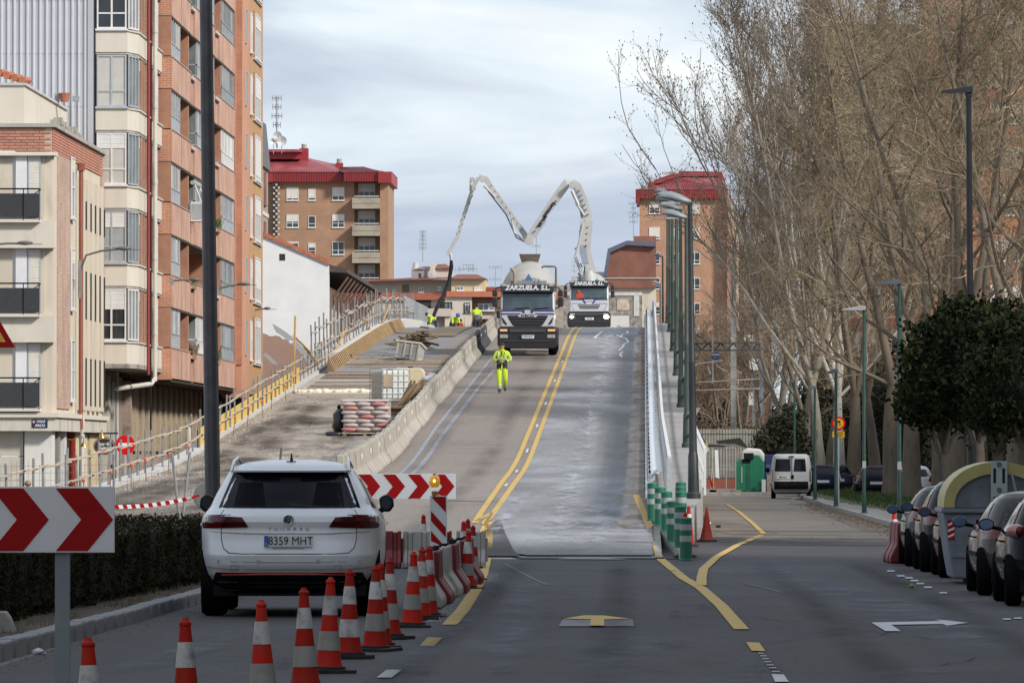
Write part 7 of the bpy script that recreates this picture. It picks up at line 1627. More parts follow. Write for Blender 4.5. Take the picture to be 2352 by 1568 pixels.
# ---- striped vertical panel with amber lamp
Y=98.0;xx=W(1007,1200,Y).x;t=thing('striped_panel','vertical red and white striped panel carrying an amber warning lamp','road sign',(xx,Y,0))
bd=part('board',WHT,t,(-.128,.128,0,.02,.34,1.13),bevel=.003)
for i in range(4):
 zt_=1.115-i*.30;q=[(-.112,zt_),(.112,zt_-.24+0),(.112,zt_-.24+.0),(-.112,zt_)]
 za=zt_+.0;P=[(-.112,za),(.112,za-.25),(.112,za-.25+.145+.0),(-.112+.0,za+.145)]
 P=[(x_,min(z_,1.118))for x_,z_ in P];
 if i==0:P=[(-.112,1.118),(.112,1.118-.24),(.112,1.118)]
 else:P=[(-.112,za+.09),(.112,za-.16),(.112,za-.16-.15),(-.112,za-.06)]
 P=[(x_,max(.352,z_))for x_,z_ in P];mb=MB();mb.prism(P,'y',-.003,-.0005);mb.build('stripe',RED,bd)
part('post',GALV,t,(-.03,.03,.02,.06,.04,1.15));part('foot',CBASE,t,(-.3,.3,-.15,.25,.0,.07))
mb=MB();mb.lathe([(.045,1.255),(.068,1.28),(.082,1.32),(.083,1.36),(.072,1.41),(.045,1.44),(.0,1.45)],(-.06,.04,0),24);wl=mb.build('warning_lamp',M('amber_glass',(.62,.28,.02),.12,var=.2,coat=1,emit=(1,.45,.02),estr=.25),t,smooth=50)
mb=MB();mb.ball((-.06,.0,1.35),(.035,.06,.04),10);mb.build('lamp_core',M('lamp_core',(1,.7,.2),.2,emit=(1,.7,.2),estr=1.5,var=0),wl,smooth=60);mb=MB();mb.cyl((-.06,.04,1.12),(-.06,.04,1.2),.045,n=12);mb.box(-.08,-.04,.0,.04,1.40,1.46);mb.build('lamp_base',M('amber_dark',(.3,.13,.02),.4),wl)

# ---- other signs on the left
Y=134;t=thing('round_sign','grey back of a round sign beside the big dark lamp post','road sign',(W(476,1140,Y).x,Y,ZR(Y)));zc=W(476,1139,Y).z-ZR(Y)
mb=MB();mb.lathe([(.0,.0),(.27,0),(.285,.012),(.27,.02)],(0,0,zc),36,axis='y');dsc=mb.build('disc',M('sign_back',(.15,.17,.165),.5,metal=.3,var=.1),t);mb=MB();mb.box(-.05,.05,-.012,0,-.10,.10);q=Matrix.Translation((.05,0,zc))@ Matrix.Rotation(R(-42),4,'Y');mb.move(q);mb.build('sticker',M('sticker_dark',(.06,.07,.065),.6),dsc);part('post',GALV,t,(-.03,.03,.02,.06,0,zc))
Y=205;p=W(288,1021,Y);t=thing('no_entry_sign','round red no entry sign with white bar above the site railing','road sign',(p.x,Y,0))
mb=MB();mb.lathe([(.0,-.0),(.30,0),(.305,.012),(.29,.02)],(0,0,p.z),36,axis='y');d=mb.build('disc',M('bright_red',(.55,.008,.010),.5,var=.05,spec=.1),t);part('bar',WHT,d,(-.22,.22,-.006,-.001,p.z-.055,p.z+.055));part('post',GALV,t,(-.03,.03,.02,.06,0,p.z+.2))
Y=110;t=thing('works_triangle','corner of a red and yellow warning triangle at the left edge','road sign',(W(-33,760,Y).x,Y,0));c=W(-33,802,Y).z
mb=MB();s=.5;tri=lambda k,o=0:[(-s*k,c+.03+(1-k)*.29),(s*k,c+.03+(1-k)*.29),(0,c+.03+(1-k)*.29+s*k*1.732)]
mb.prism(tri(1),'y',0,.02);bd=mb.build('board',RED,t,bevel=.01);mb=MB();mb.prism(tri(.68),'y',-.004,-.001);mb.build('yellow_face',M('sign_yellow',(.62,.36,.02),.4),bd);part('post',GALV,t,(-.03,.03,.02,.06,0,c+.8));mb=MB();mb.lathe([(0,-.006),(.012,-.005)],(.30,0,c+.14),8,axis='y');mb.build('rivet',WHT,bd)
# ---- site mesh fence, tape
WIREM=M('wire_grey',(.20,.205,.205),.5,metal=.5,var=.2)
t=thing('mesh_fence','wire mesh fence panels on leaning tubes across the foot of the closed lane','fence',(-12.5,126,ZR(126)))
def Lp(px,Y,h):p=W(px,1000,Y);return (p.x+12.5,Y-126,h)
for a,b in (((395,1.35),(415,-.02)),((436,1.35),(418,-.02)),((262,1.3),(262,0)),((262-110,1.3),(262-110,0))):
 mb=MB();mb.cyl(Lp(a[0],126,a[1]+.1),Lp(b[0],126,b[1]),.028,n=7);mb.build('tube',PGREY,t)
for x0_,x1_ in ((0,260),(264,405),(425,640)):
 mb=MB();n_=int((x1_-x0_)/13)
 for i in range(n_+1):px=x0_+(x1_-x0_)*i/n_;a=Lp(px,126,0.0);b=Lp(px,126,1.2+.1*math.sin(px));mb.cyl(a,b,.0035,n=3)
 for i in range(9):mb.cyl(Lp(x0_,126,.05+.14*i),Lp(x1_,126,.05+.14*i+.05*math.sin(x1_)),.0035,n=3)
 tag(mb.build('wire_mesh',WIREM,t),kind='stuff')
t=thing('barrier_tape','sagging red and white tape tied to the mesh fence','tape',(0,0,0));n_=17
for i in range(n_):
 u0,u1=i/n_,(i+1)/n_;f=lambda u:(265+u*165,1168-18*u+5*math.sin(u*3.14));a,b=f(u0),f(u1);A_,B_=W(*a,125.5),W(*b,125.5);mb=MB();hgt=.075;sk=.03
 mb.quad(A_,B_,B_+Vector((-sk,0,hgt)),A_+Vector((-sk,0,hgt)));mb.build('tape_band',RED if i % 2==0 else WHT,t)
mb=MB();A_,B_=W(440,1146,125.5),W(458,1140,125.5);mb.quad(A_,B_,B_+Vector((0,0,.05)),A_+Vector((0,0,.05)));mb.build('tape_band',RED,t)
t=thing('leaning_post','short dark post standing on the closed lane above the white car','post',RP(643,1064));mb=MB();mb.cyl((0,0,0),(.04,0,.42),.03,n=8);mb.build('tube',M('dark_green_tube',(.07,.09,.085),.5),t);mb=MB();mb.cyl((0,0,0),(0,0,.03),.05,n=8);mb.build('foot',CBASE,t)
# tubes and umbrellas below, beside the shops
CLOTH=M('parasol_cloth',(.46,.41,.33),.9,var=.1)
for i,(px,lab)in enumerate(((434,'left closed cream parasol beside the shops'),(469,'right closed cream parasol beside the shops'))):
 p=W(px,1000,225);t=thing('closed_parasol',lab,'parasol',(p.x,225,0),group='closed parasols');mb=MB();mb.lathe([(.02,2.75),(.08,2.6),(.14,2.2),(.17,1.6),(.24,1.0),(.26,.9)],n=14);mb.build('canopy',CLOTH,t,smooth=40);mb=MB();mb.cyl((0,0,0),(0,0,2.7),.03,n=6);mb.build('pole',PGREY,t);part('base',CBASE,t,(-.3,.3,-.3,.3,0,.08))
t=thing('ball_topped_post','bronze ball on a post peeping over the big chevron board','bollard',W(64,1110,190));t.location.z=0;hz=W(64,1110,190).z;mb=MB();mb.cyl((0,0,0),(0,0,hz-.05),.04,n=10);mb.build('post',PGREY,t);mb=MB();mb.ball((0,0,hz),(.10,.10,.09),14);mb.build('ball',M('bronze',(.25,.17,.10),.4,metal=.5),t,smooth=60)

# ---- big dark lamp post on the left
Y=88;p=W(491,1186,Y);t=thing('street_lamp','very tall dark steel lamp post rising beside the white car','street lamp',(p.x,Y,.1),rot=(0,-.0145*1,0))
mb=MB();mb.cyl((0,0,0),(0,0,9),.108,.082,n=24);mb.build('pole',M('post_charcoal',(.10,.10,.11),.38,metal=.35,var=.2,scale=5),t,smooth=60);mb=MB();mb.cyl((0,0,0),(0,0,.03),.2,n=16);mb.build('flange',PGREY,t)
# ---- wall lamps on the left facades
WLH=M('wall_lamp_grey',(.11,.10,.095),.5,var=.1)
def wlamp(label,root,tip,Y,drop=0,curve=.0):
 a=W(*root,Y);b=W(*tip,Y);t=thing('wall_lamp',label,'wall lamp',a,group='wall lamps over the left pavement');d=b-a
 pts=[Vector((0,0,-drop)),Vector((.0,0,0))]if drop else [Vector((0,0,0))]
 if drop:pts=[Vector((0,0,-drop)),Vector((0,0,-drop*.3)),Vector((d.x*.12,0,d.z*.55)),Vector((d.x*.4,0,d.z*.85)),d*.72+Vector((0,0,d.z*.25))]
 else:pts=[Vector((0,0,0)),d*.4+Vector((0,0,.02)),d*.65]
 mb=MB();mb.tube(pts,.035,7);mb.build('arm',M('arm_green_grey',(.10,.12,.115),.5),t,smooth=50)
 e=pts[-1];mb=MB();mb.ball((e.x+(d.x-e.x)*.4,0,e.z+.02),((d.x-e.x)*.55,.12,.07),12);h=mb.build('lamp_head',WLH,t,smooth=50);mb=MB();mb.box(e.x+.05,d.x+.25,-.08,.08,e.z-.03,e.z-.01);mb.build('heat_sink',WLH,h);part('wall_plate',PGREY,t,(-.05,.05,-.1,.1,-.15-drop,.1))
wlamp('wall lamp with straight arm at the left edge over the corner building balconies',(-20,562),(78,558),207)
wlamp('curved gooseneck wall lamp in front of the beige fins',(183,605),(305,571),215,drop=1.0)
wlamp('wall lamp at the corner of the orange brick block left of the tall post',(395,645),(462,643),236)
wlamp('wall lamp on the brick block right of the tall dark post',(500,663),(576,648),262)
wlamp('lowest small wall lamp at the ochre wing',(583,713),(622,707),288)

# ---- white cladding screen at the crest
t=thing('site_screen','slanted silver ribbed screen at the far end of the closed lane','screen',(W(926,750,352).x,352,ZR(352)))
A_=Vector((0,0,-.3));a1=W(926,678,352);b1_=W(981,713,372);ox3=t.location
P0=Vector((0,0,0));P1=Vector((b1_.x-ox3.x,20,.2));T0=a1.z-ox3.z;T1=b1_.z-ox3.z;SM=M('screen_silver',(.38,.40,.42),.45,metal=.3,var=.15,scale=2)
n_=14
for i in range(n_):
 mb=MB();u0,u1=i/n_,(i+.86)/n_;mb.add([P0+Vector((0,0,T0*u0)),P1+Vector((0,0,T1*u0)),P1+Vector((0,0,T1*u1)),P0+Vector((0,0,T0*u1)),P0+Vector((.04,-.06,T0*u0)),P1+Vector((.04,-.06,T1*u0)),P1+Vector((.04,-.06,T1*u1)),P0+Vector((.04,-.06,T0*u1))],[(4,5,6,7),(0,3,2,1),(0,1,5,4),(3,7,6,2)]);mb.build('plank',SM,t)

# ---- site materials on the closed lane
def onramp(px,py):return RP(px,py)
# pallet of bags
p=RP(842,1002);PB=thing('bag_pallet','shrink-wrapped stack of cement bags with red print beside the barrier','pallet load',(p.x,p.y+.5,p.z));PB.rotation_euler=(R(1.5),0,R(-4))
BAG=M('bag_grey',(.42,.355,.335),.5,var=.14,scale=5,coat=.3);BAGR=M('bag_red',(.42,.17,.16),.5,var=.15,scale=6,coat=.3);mb=MB()
for r in range(7):
 off=.0 if r % 2 else .2
 for c in range(3):
  xa=-.68+c*.46+(0 if r % 2 else -.0);wv=.45;mb=MB();mb.ball((xa+.22+(.06 if r % 2 else -.06)*(1 if c else .5),-.50,.22+r*.125),(.24,.12,.074),14);mb.build('bag',BAGR if (r+c*2)% 5 in (0,)else BAG,PB,smooth=60)
mb=MB();mb.box(-.66,.66,-.50,.5,.15,1.07);mb.build('bag_core',BAG,PB,bevel=.06)
WRAP=M('wrap_film',(.52,.46,.45),.25,var=.1,coat=.5);mb=MB();mb.box(-.70,.70,-.56,.54,1.04,1.10);mb.build('top_film',WRAP,PB,bevel=.03)
pal=part('pallet',WOOD,PB,(-.7,.7,-.6,-.5,.10,.13),(-.7,.7,-.2,-.1,.10,.13),(-.7,.7,.4,.5,.1,.13));
for xq in (-.66,-.06,.56):part('block',M('pallet_block',(.3,.22,.15),.9),pal,(xq,xq+.1,-.58,.5,0,.10))
p=RP(776,1003);t=thing('black_bag','black plastic bag slumped against the left of the bag pallet','bag',(p.x,p.y+.7,p.z));mb=MB();mb.ball((0,0,.42),(.2,.3,.44),14);mb.ball((-.12,-.3,.08),(.26,.2,.10),12);mb.v=[(x+.03*math.sin(17*z+9*x),y,z+.02*math.sin(14*x))for x,y,z in mb.v];mb.build('bag',M('bin_bag',(.012,.012,.014),.3,var=.3,scale=8),t,smooth=80);mb=MB();mb.ball((0,0,.88),(.06,.06,.08),8);mb.build('knot',BLACK,t)
# IBC tank
p=RP(893,926);t=thing('caged_water_tank','white plastic tank in a grey wire cage with a cardboard sheet on it','tank',(p.x,p.y+.9,p.z),rz=R(22));TW=M('tank_white',(.54,.57,.54),.5,var=.06)
mb=MB();mb.box(-.47,.47,-.57,.57,.14,1.12);mb.build('tank',TW,t,bevel=.06);mb=MB();mb.cyl((0,0,1.1),(0,0,1.18),.12,n=14);mb.build('lid',BLACK,t)
for x in [-.5+1.0*i/5 for i in range(6)]:mb=MB();mb.cyl((x,-.6,.1),(x,-.6,1.16),.012,n=5);mb.cyl((x,.6,.1),(x,.6,1.16),.012,n=5);mb.build('cage_bar',GALV,t)
for y in [-.6+1.2*i/6 for i in range(7)]:mb=MB();mb.cyl((-.5,y,.1),(-.5,y,1.16),.012,n=5);mb.cyl((.5,y,.1),(.5,y,1.16),.012,n=5);mb.build('cage_bar',GALV,t)
for z in (.12,.33,.54,.75,.96,1.16):mb=MB();mb.tube([(-.5,-.6,z),(.5,-.6,z),(.5,.6,z),(-.5,.6,z),(-.5,-.6,z)],.012,5);mb.build('cage_ring',GALV,t)
part('cardboard',M('cardboard',(.32,.26,.19),.9),t,(-.46,-.12,-.625,-.612,.55,.98));part('pallet',M('pallet_dark',(.1,.09,.08),.8),t,(-.5,.5,-.6,.6,0,.10))
p=RP(938,884);t=thing('cream_tank','cream plastic tank with cut corners behind the caged tank','tank',(p.x,p.y+.8,p.z));mb=MB();mb.prism([(-.55,.0),(.55,0),(.58,.2),(.58,.48),(.45,.62),(-.45,.62),(-.58,.48),(-.58,.2)],'y',-.5,.5);mb.build('tank',M('tank_cream',(.56,.50,.34),.5,var=.06),t,bevel=.04);mb=MB();mb.cyl((.05,0,.6),(.05,0,.68),.1,n=12);mb.build('lid',BLACK,t)
t=thing('metal_skip','grey steel box tipped on the deck below the rebar pile','skip',RP(936,832)+Vector((0,.5,0)),rot=(R(-14),R(7),R(-14)));SKM=M('skip_grey',(.36,.35,.32),.6,var=.12,dirt=(.22,.2,.18));part('body',SKM,t,(-.48,.48,-.4,.4,.06,.72));part('rim',M('rim_pale',(.48,.47,.45),.5),t,(-.54,.54,-.46,.46,.72,.79))
for x in (-.46,-.15,.13,.42):part('rib',SKM,t,(x,x+.06,-.44,-.4,.06,.72))
part('recess',M('skip_shade',(.2,.195,.185),.7),t,(-.09,.10,-.402,-.395,.12,.62),(-.38,-.18,-.402,-.395,.12,.62),(.20,.40,-.402,-.395,.12,.62))
p=RP(955,803);t=thing('rebar_pile','dark brown heap of bent reinforcement and timber scraps','pile',p);
for i in range(60):a=r2.uniform(0,PI);mb=MB();l=r2.uniform(.5,1.5);c_=Vector((r2.gauss(0,.28),r2.gauss(.4,.8),abs(r2.gauss(.3,.25))));d=Vector((math.cos(a),math.sin(a)*1.5,r2.uniform(-.25,.25)))*l/2;mb.cyl(c_-d,c_+d,r2.uniform(.02,.05),n=4);mb.build('scrap_bar',r2.choice([BAR,M('dark_scrap',(.06,.045,.035),.9),PLY]),t)
p=RP(940,932);t=thing('plank_stack','stack of brown formwork planks leaning on the concrete barrier','planks',(-7.95,p.y,p.z))
for i in range(26):mb=MB();mb.box(-.03,.03,-.02,.02,0,r2.uniform(.75,1.05));q=Matrix.Translation((-.25+.012*i,-.6+i*.28,0))@ Matrix.Rotation(R(r2.uniform(26,40)),4,'Y')@ Matrix.Rotation(R(r2.uniform(-8,8)),4,'Z');mb.v=[(x,y*2.2,z)for x,y,z in mb.v];mb.move(q);mb.build('plank',r2.choice([PLY,BAR,M('plank_tan',(.30,.21,.13),.8)]),t)
p=RP(900,955);t=thing('board_stack','low stack of flat brown boards on the deck beside the barrier','boards',(-7.95,p.y,p.z))
for i in range(8):mb=MB();mb.box(-.55+r2.uniform(-.06,.06),.42,-.7+r2.uniform(-.1,.1),1.5,.04*i,.04*i+.03);mb.build('board',r2.choice([PLY,M('plank_tan')]),t)
p=RP(988,888);t=thing('white_sack','crumpled white sack beside the barrier','sack',(p.x,p.y,p.z));mb=MB();mb.ball((0,0,.22),(.32,.45,.24),16);mb.v=[(x+.05*math.sin(11*y+7*z),y,z+.05*math.sin(13*x+5*y))for x,y,z in mb.v];mb.build('sack',M('sack_white',(.52,.53,.56),.6),t,smooth=30);mb=MB();mb.ball((.25,-.3,.1),(.2,.2,.12),10);mb.build('sack_mouth',M('sack_white'),t,smooth=30)
p=RP(982,905);t=thing('black_sheet','black plastic sheet bundled under the white sack','sheet',(p.x,p.y,p.z));mb=MB();mb.ball((-.1,0,.18),(.42,.5,.22),14);mb.v=[(x,y,z+.05*math.sin(9*x+8*y))for x,y,z in mb.v];mb.build('fold',M('bin_bag'),t,smooth=30)
t=thing('grey_sheeting','loose grey metal decking strips lying on the rebar','decking',RP(880,830))
for i in range(10):mb=MB();a=r2.uniform(-.5,.2);l=r2.uniform(.9,1.8);mb.box(-.05,.05,-l,l,0,.02);mb.move(Matrix.Translation((r2.uniform(-.9,1.2),r2.uniform(-9,7),.12+.02*i))@ Matrix.Rotation(-.35+a,4,'Z'));mb.build('strip',M('decking_blue_grey',(.22,.25,.30),.4,metal=.4),t)

# ---- right side: containers
Y=88.4;t=thing('yellow_lid_container','large grey recycling container with a domed yellow lid beside the parked cars','container',(4.03,Y,0));CG=M('container_grey',(.155,.18,.215),.5,var=.08,scale=3,dirt=(.10,.115,.13),dscale=2);CY_=M('container_yellow',(.40,.355,.14),.5,var=.10,scale=3,dirt=(.33,.28,.09),dscale=2.5)
mb=MB();mb.prism([(.0,.96),(1.50,.96),(1.43,.12),(1.36,.07),(.14,.07),(.09,.35)],'y',0,1.9);mb.build('bin_body',CG,t,bevel=.03)
part('rim',CG,t,(-.03,1.53,-.05,1.95,.955,1.02),bevel=.015);part('lower_step',CG,t,(.12,1.38,-.02,-.001,.36,.40))
n_=20;outer=[(.75+.745*math.cos(PI-PI*i/n_),1.03+.62*math.sin(PI*i/n_)**.85)for i in range(n_+1)];inner=[(.75+.60*math.cos(PI-PI*i/n_),1.03+.46*math.sin(PI*i/n_)**.85)for i in range(n_+1)]
mb=MB()
for y in (-.04,1.94):
 for i in range(n_+1):mb.v+=[(outer[i][0],y,outer[i][1]),(inner[i][0],y,inner[i][1])]
for i in range(n_):a=2*i;b=2*(n_+1)+2*i;mb.f+=[(a,a+1,a+3,a+2),(b,b+2,b+3,b+1),(a,a+2,b+2,b),(a+1,b+1,b+3,a+3)];mb.m+=[0]*4
mb.build('lid',CY_,t,smooth=40);mb=MB();mb.prism(list(reversed(inner)),'y',.03,1.9);mb.build('end_panel',CG,t)
br_=part('lifting_bracket',M('bracket_green_grey',(.34,.40,.40),.45,metal=.4,var=.1),t,(.64,.86,-.10,-.045,.92,1.66));
for x in (.69,.81):part('slot',BLACK,br_,(x-.018,x+.018,-.104,-.10,1.36,1.56),(x-.018,x+.018,-.104,-.10,1.0,1.18))
for z in (1.27,1.61):mb=MB();mb.cyl((.75,-.12,z),(.75,-.1,z),.035,n=10);mb.build('bolt',M('dull_chrome'),br_)
mb=MB();mb.cyl((.92,-.05,1.5),(1.02,-.05,1.06),.02,n=6);mb.build('stay',M('bracket_green_grey'),t)
ps=part('warning_plate',RED,t,(.06,.155,-.012,-.001,.62-.02,.87));
for i in range(3):mb=MB();mb.prism([(.065,.62+.08*i),(.150,.66+.08*i),(.150,.69+.08*i),(.065,.65+.08*i)],'y',-.014,-.012);mb.build('stripe',WHT,ps)
for sg in (.35,1.15):mb=MB();mb.box(sg-.08,sg+.08,-.02,.1,0,.07);mb.build('foot',BLACK,t)
# bottle banks
Y=290;gx=W(1690,1128,Y).x;t=thing('bottle_bank','green bottle bank with a dark mouth at the end of the street','container',(gx,Y,.13));GG=M('bank_green',(.012,.16,.085),.4,var=.12);wv=W(1756,1128,Y).x-gx
mb=MB();mb.prism([(0,0),(wv,0),(wv,1.35),(wv*.85,1.62),(wv*.55,1.66),(wv*.30,1.45),(0,1.38)],'y',0,1.2);mb.build('body',GG,t,bevel=.06);part('mouth',BLACK,t,(wv*.28,wv*.62,-.12,.1,1.45,1.72));part('mouth_shade',BLACK,t,(wv*.22,wv*.5,-.01,0,1.25,1.45));part('handle',GW_,t,(wv*.18,wv*.23,-.03,0,.4,1.1));part('fold',M('bank_dark_green',(.01,.10,.06),.5),t,(wv*.36,wv*.5,-.015,0,0,1.2))
t=thing('white_container','white rounded container top behind the bottle bank','container',(gx+.1,Y+2.2,.13));mb=MB();mb.prism([(.1,0),(1.2,0),(1.25,1.6),(1.05,1.9),(.45,1.95),(.2,1.8)],'y',0,1);mb.build('body',M('white_render'),t,bevel=.1);part('base',CONCL,t,(0,1.3,-.1,1.1,-.05,.05))
t=thing('blue_container','dark blue paper container between bottle bank and van','container',(gx+wv+.02,Y+.6,.13));part('body',M('cont_blue',(.02,.03,.12),.5),t,(0,.55,0,1,0,1.65),bevel=.03);part('poster',M('poster',(.1,.1,.25),.6),t,(.05,.5,-.01,0,.7,1.2))
t=thing('brown_board','brown cardboard and pale frame leaning by the bottle bank','board',(gx+wv-.05,Y-.3,.13));part('cardboard',M('cardboard'),t,(.15,.55,0,.05,0,.75));part('frame',M('white_render'),t,(-.08,.10,-.06,-.01,0,.55))
# temporary fence
t=thing('temporary_fence','grey mesh fence panels with a white banner at the end of the street','fence',(W(1600,1128,288).x,288,.13));GF=M('fence_pale',(.40,.42,.42),.5,metal=.3)
xs_=[W(q,1128,288).x-t.location.x for q in (1606,1632,1640,1668,1690)]
for i,x in enumerate(xs_):mb=MB();mb.cyl((x,0,.05),(x+(.12 if i==1 else (-.1 if i==2 else 0)),0,1.95),.02,n=6);mb.build('upright',GF,t);part('foot',M('foot_block',(.26,.22,.17),.9),t,(x-.2,x+.25,-.12,.12,0,.1))
for z in (.1,1.0,1.95):mb=MB();mb.cyl((xs_[0],0,z),(xs_[-1],0,z),.014,n=5);mb.build('rail',GF,t)
mb=MB();x=xs_[0]
while x<xs_[-1]:mb.cyl((x,0,.1),(x,0,1.9),.003,n=3);x+=.08
tag(mb.build('wire_mesh',GF,t),kind='stuff');mb=MB();bx_=W(1650,1100,288).x-t.location.x;mb.quad((bx_-.16,-.03,1.85),(bx_-.02,-.03,1.85),(bx_+.05,-.03,.6),(bx_-.12,-.03,.65));bn=mb.build('banner',WHT,t);mb=MB();mb.quad((bx_-.45,-.03,.75),(bx_-.35,-.03,.65),(bx_-.22,-.03,.25),(bx_-.30,-.03,.2));mb.build('red_tape_scrap',RED,t)
# iron railing and low wall behind with spiky graffiti shapes
t=thing('iron_railing','dark iron railing behind the bottle banks','railing',(W(1600,1100,318).x,318,0));L_=3.9;mb=MB()
for i in range(28):x=i*.14;mb.cyl((x,0,.5),(x,0,3.0),.014,n=4)
tag(mb.build('bars',M('iron_dark',(.05,.055,.05),.6),t),kind='stuff');part('rail',M('iron_dark'),t,(0,L_,-.02,.02,2.75,2.8),(0,L_,-.02,.02,.6,.65));part('plinth',M('brick_band'),t,(0,L_,-.1,.2,0,.6))
t=thing('painted_wall','weathered grey wall with black and yellow painted shapes behind the iron railing','wall',(W(1590,1100,330).x,330,0));part('wall_face',M('pale_old_wall',(.30,.29,.26),.9,var=.25,dirt=(.16,.15,.13)),t,(-2,3.6,0,.4,0,W(1600,985,330).z))
def wp(px,py):q=W(px,py,330);return (q.x-t.location.x,q.z)
mb=MB();mb.prism([wp(1592,1030),wp(1612,998),wp(1622,1020),wp(1665,1022),wp(1665,1028),wp(1625,1030),wp(1610,1042)],'y',-.02,-.001);mb.build('black_paint',GFM,t);mb=MB();mb.prism([wp(1612,1036),wp(1622,1010),wp(1632,1040)],'y',-.03,-.021);mb.build('yellow_paint',M('graf_yellow',(.40,.38,.10),.8),t);mb=MB();mb.prism([wp(1645,1012),wp(1700,1005),wp(1720,1030),wp(1690,1018),wp(1650,1018)],'y',-.02,-.001);mb.build('black_paint',GFM,t)
# ---- railway gantry
CT=M('mast_white',(.44,.44,.42),.6,var=.15);CTG=M('mast_grey',(.10,.11,.12),.5,var=.15)
t=thing('catenary_mast','pale concrete railway mast beyond the lamps','mast',(W(1685,1000,347).x,347,0));part('mast',CT,t,(-.15,.15,-.1,.1,0,W(1685,570,347).z));mb=MB()
for q in range(14):z=1+q*.9;mb.box(-.155,.155,-.11,-.101,z,z+.06)
mb.build('mast_steps',CONC,t)
t=thing('railway_gantry','dark lattice beam carrying railway wires across the tracks','gantry',(W(1585,800,345).x,345,0));z0,z1=W(1600,806,345).z,W(1600,786,345).z;L_=W(1745,800,345).x-t.location.x
part('chord',CTG,t,(-3,L_,-.1,.1,z0,z0+.08),(-3,L_,-.1,.1,z1-.08,z1));mb=MB();x=-3
k_i=0
while x<L_:mb.cyl((x,0,z0+.05 if k_i % 2 else z1-.05),(x+.33,0,z1-.05 if k_i % 2 else z0+.05),.04,n=4);x+=.33;k_i+=1
mb.build('lattice',CTG,t)
for px,za,zb2,m_ in ((1637,768,880,CT),):part('dropper',m_,t,(W(px,800,345).x-t.location.x-.05,W(px,800,345).x-t.location.x+.05,-.2,-.1,W(px,zb2,345).z,W(px,za,345).z))
mb=MB()
for a,b in (((1600,836),(1660,828)),((1625,840),(1632,860)),((1645,838),(1672,858)),((1660,846),(1676,862)),((1682,845),(1704,858)),((1598,878),(1745,870)),((1598,896),(1745,892))):
 A2,B2=W(*a,344),W(*b,344);mb.cyl(A2-t.location,B2-t.location,.035,n=5)
mb.build('wire_arm',M('wire_pale',(.45,.44,.42),.6),t)
s_=W(1643,817,344)-t.location;pl=part('zone_plate',M('navy_blue',(.01,.04,.14),.5),t,(s_.x-.2,s_.x+.2,s_.y-.03,s_.y,s_.z-.19,s_.z+.17));lettering('ZONA',.14,WHT,pl,(s_.x,s_.y-.034,s_.z+.06),bold=.003);lettering('neutra',.09,WHT,pl,(s_.x,s_.y-.034,s_.z-.08))
t=thing('signal_mast','blue-grey steel mast with equipment boxes right of the lattice beam','mast',(W(1745,950,385).x,385,0));part('mast',M('steel_blue',(.16,.19,.24),.5,metal=.3),t,(-.02,.22,-.1,.1,0,W(1745,690,385).z));part('pale_mast',CT,t,(-.45,-.25,.3,.5,1.5,W(1745,680,385).z));part('box',CT,t,(-.6,-.1,-.3,-.1,W(1,850,385).z,W(1,825,385).z),);part('box',CONCL,t,(-.65,-.35,-.3,-.1,W(1,930,385).z,W(1,900,385).z));part('box',M('white_render'),t,(-.9,-.4,-.2,-.1,W(1,783,385).z,W(1,770,385).z))
t=thing('brown_tower','dark brown building strip behind the railway masts','building',(W(1700,900,410).x,410,0));wx_=W(1772,900,410).x-t.location.x;part('wall',M('very_dark_brick',(.085,.045,.032),.9,var=.3),t,(0,wx_,0,5,0,W(1700,560,410).z));part('opening',DARK,t,(.2,.5,-.02,0,3,10),(.9,1.1,-.02,0,2,11))
# ---- right: poles and signs
GP_=M('pole_green',(.012,.055,.045),.45,var=.25,scale=3,dirt=(.20,.23,.22),dscale=9,dpos=(.68,.72))
def flatlamp(label,px,py,ptop,r=.055,head=.62,mat_=GP_,headm=None,Y=None,lean=0):
 if Y is None:Y=FPX/((py-HORIZON)/(CAMH-.13))
 p=W(px,py,Y);h=W(px,ptop,Y).z-p.z;t=thing('street_lamp',label,'street lamp',p,group='green lamp posts on the pavement',rot=(0,lean,0))
 mb=MB();mb.lathe([(r*2.1,0),(r*2.1,.015),(r*1.25,.04),(r*1.15,.5),(r,.52),(r*.8,h)],n=14);mb.build('pole',mat_,t,smooth=35)
 mb=MB();mb.prism([(.05,h-.02),(.05,h+.09),(-.1,h+.10),(-head,h+.0),(-head,h-.03),(-.1,h-.03)],'y',-.13,.13);hd=mb.build('lamp_head',headm or M('lamp_slate',(.10,.12,.13),.4,metal=.3),t);part('led_panel',M('led_grey',(.25,.26,.26),.3),hd,(-head+.05,-.15,-.1,.1,h-.045,h-.031))
 if py>1170:part('sticker',M('sticker_pale',(.4,.42,.42),.6),t,(-r*.9,r*.9,-r*1.14,-r*1.1,1.25,1.45));return t
flatlamp('nearest green lamp post with a flat head, left of the dark round tree',2066,1193,650)
flatlamp('green lamp post with white sticker standing on the pavement',1985,1178,710,headm=M('lamp_pale_grey',(.32,.33,.33),.5))
flatlamp('dark green post in front of the round yellow sign',1920,1162,855,head=.3)
flatlamp('dark green post beside the white van',1872,1147,892,head=.25)
flatlamp('thin green post behind the white van',1825,1135,875,head=.2,Y=292)
Y=160;p=W(2232,1140,Y);t=thing('street_lamp','tall black lamp post with flat dark head rising from the round trees','street lamp',(p.x,Y,.13),rot=(0,-.0065,0));h=W(2232,210,Y).z-.13
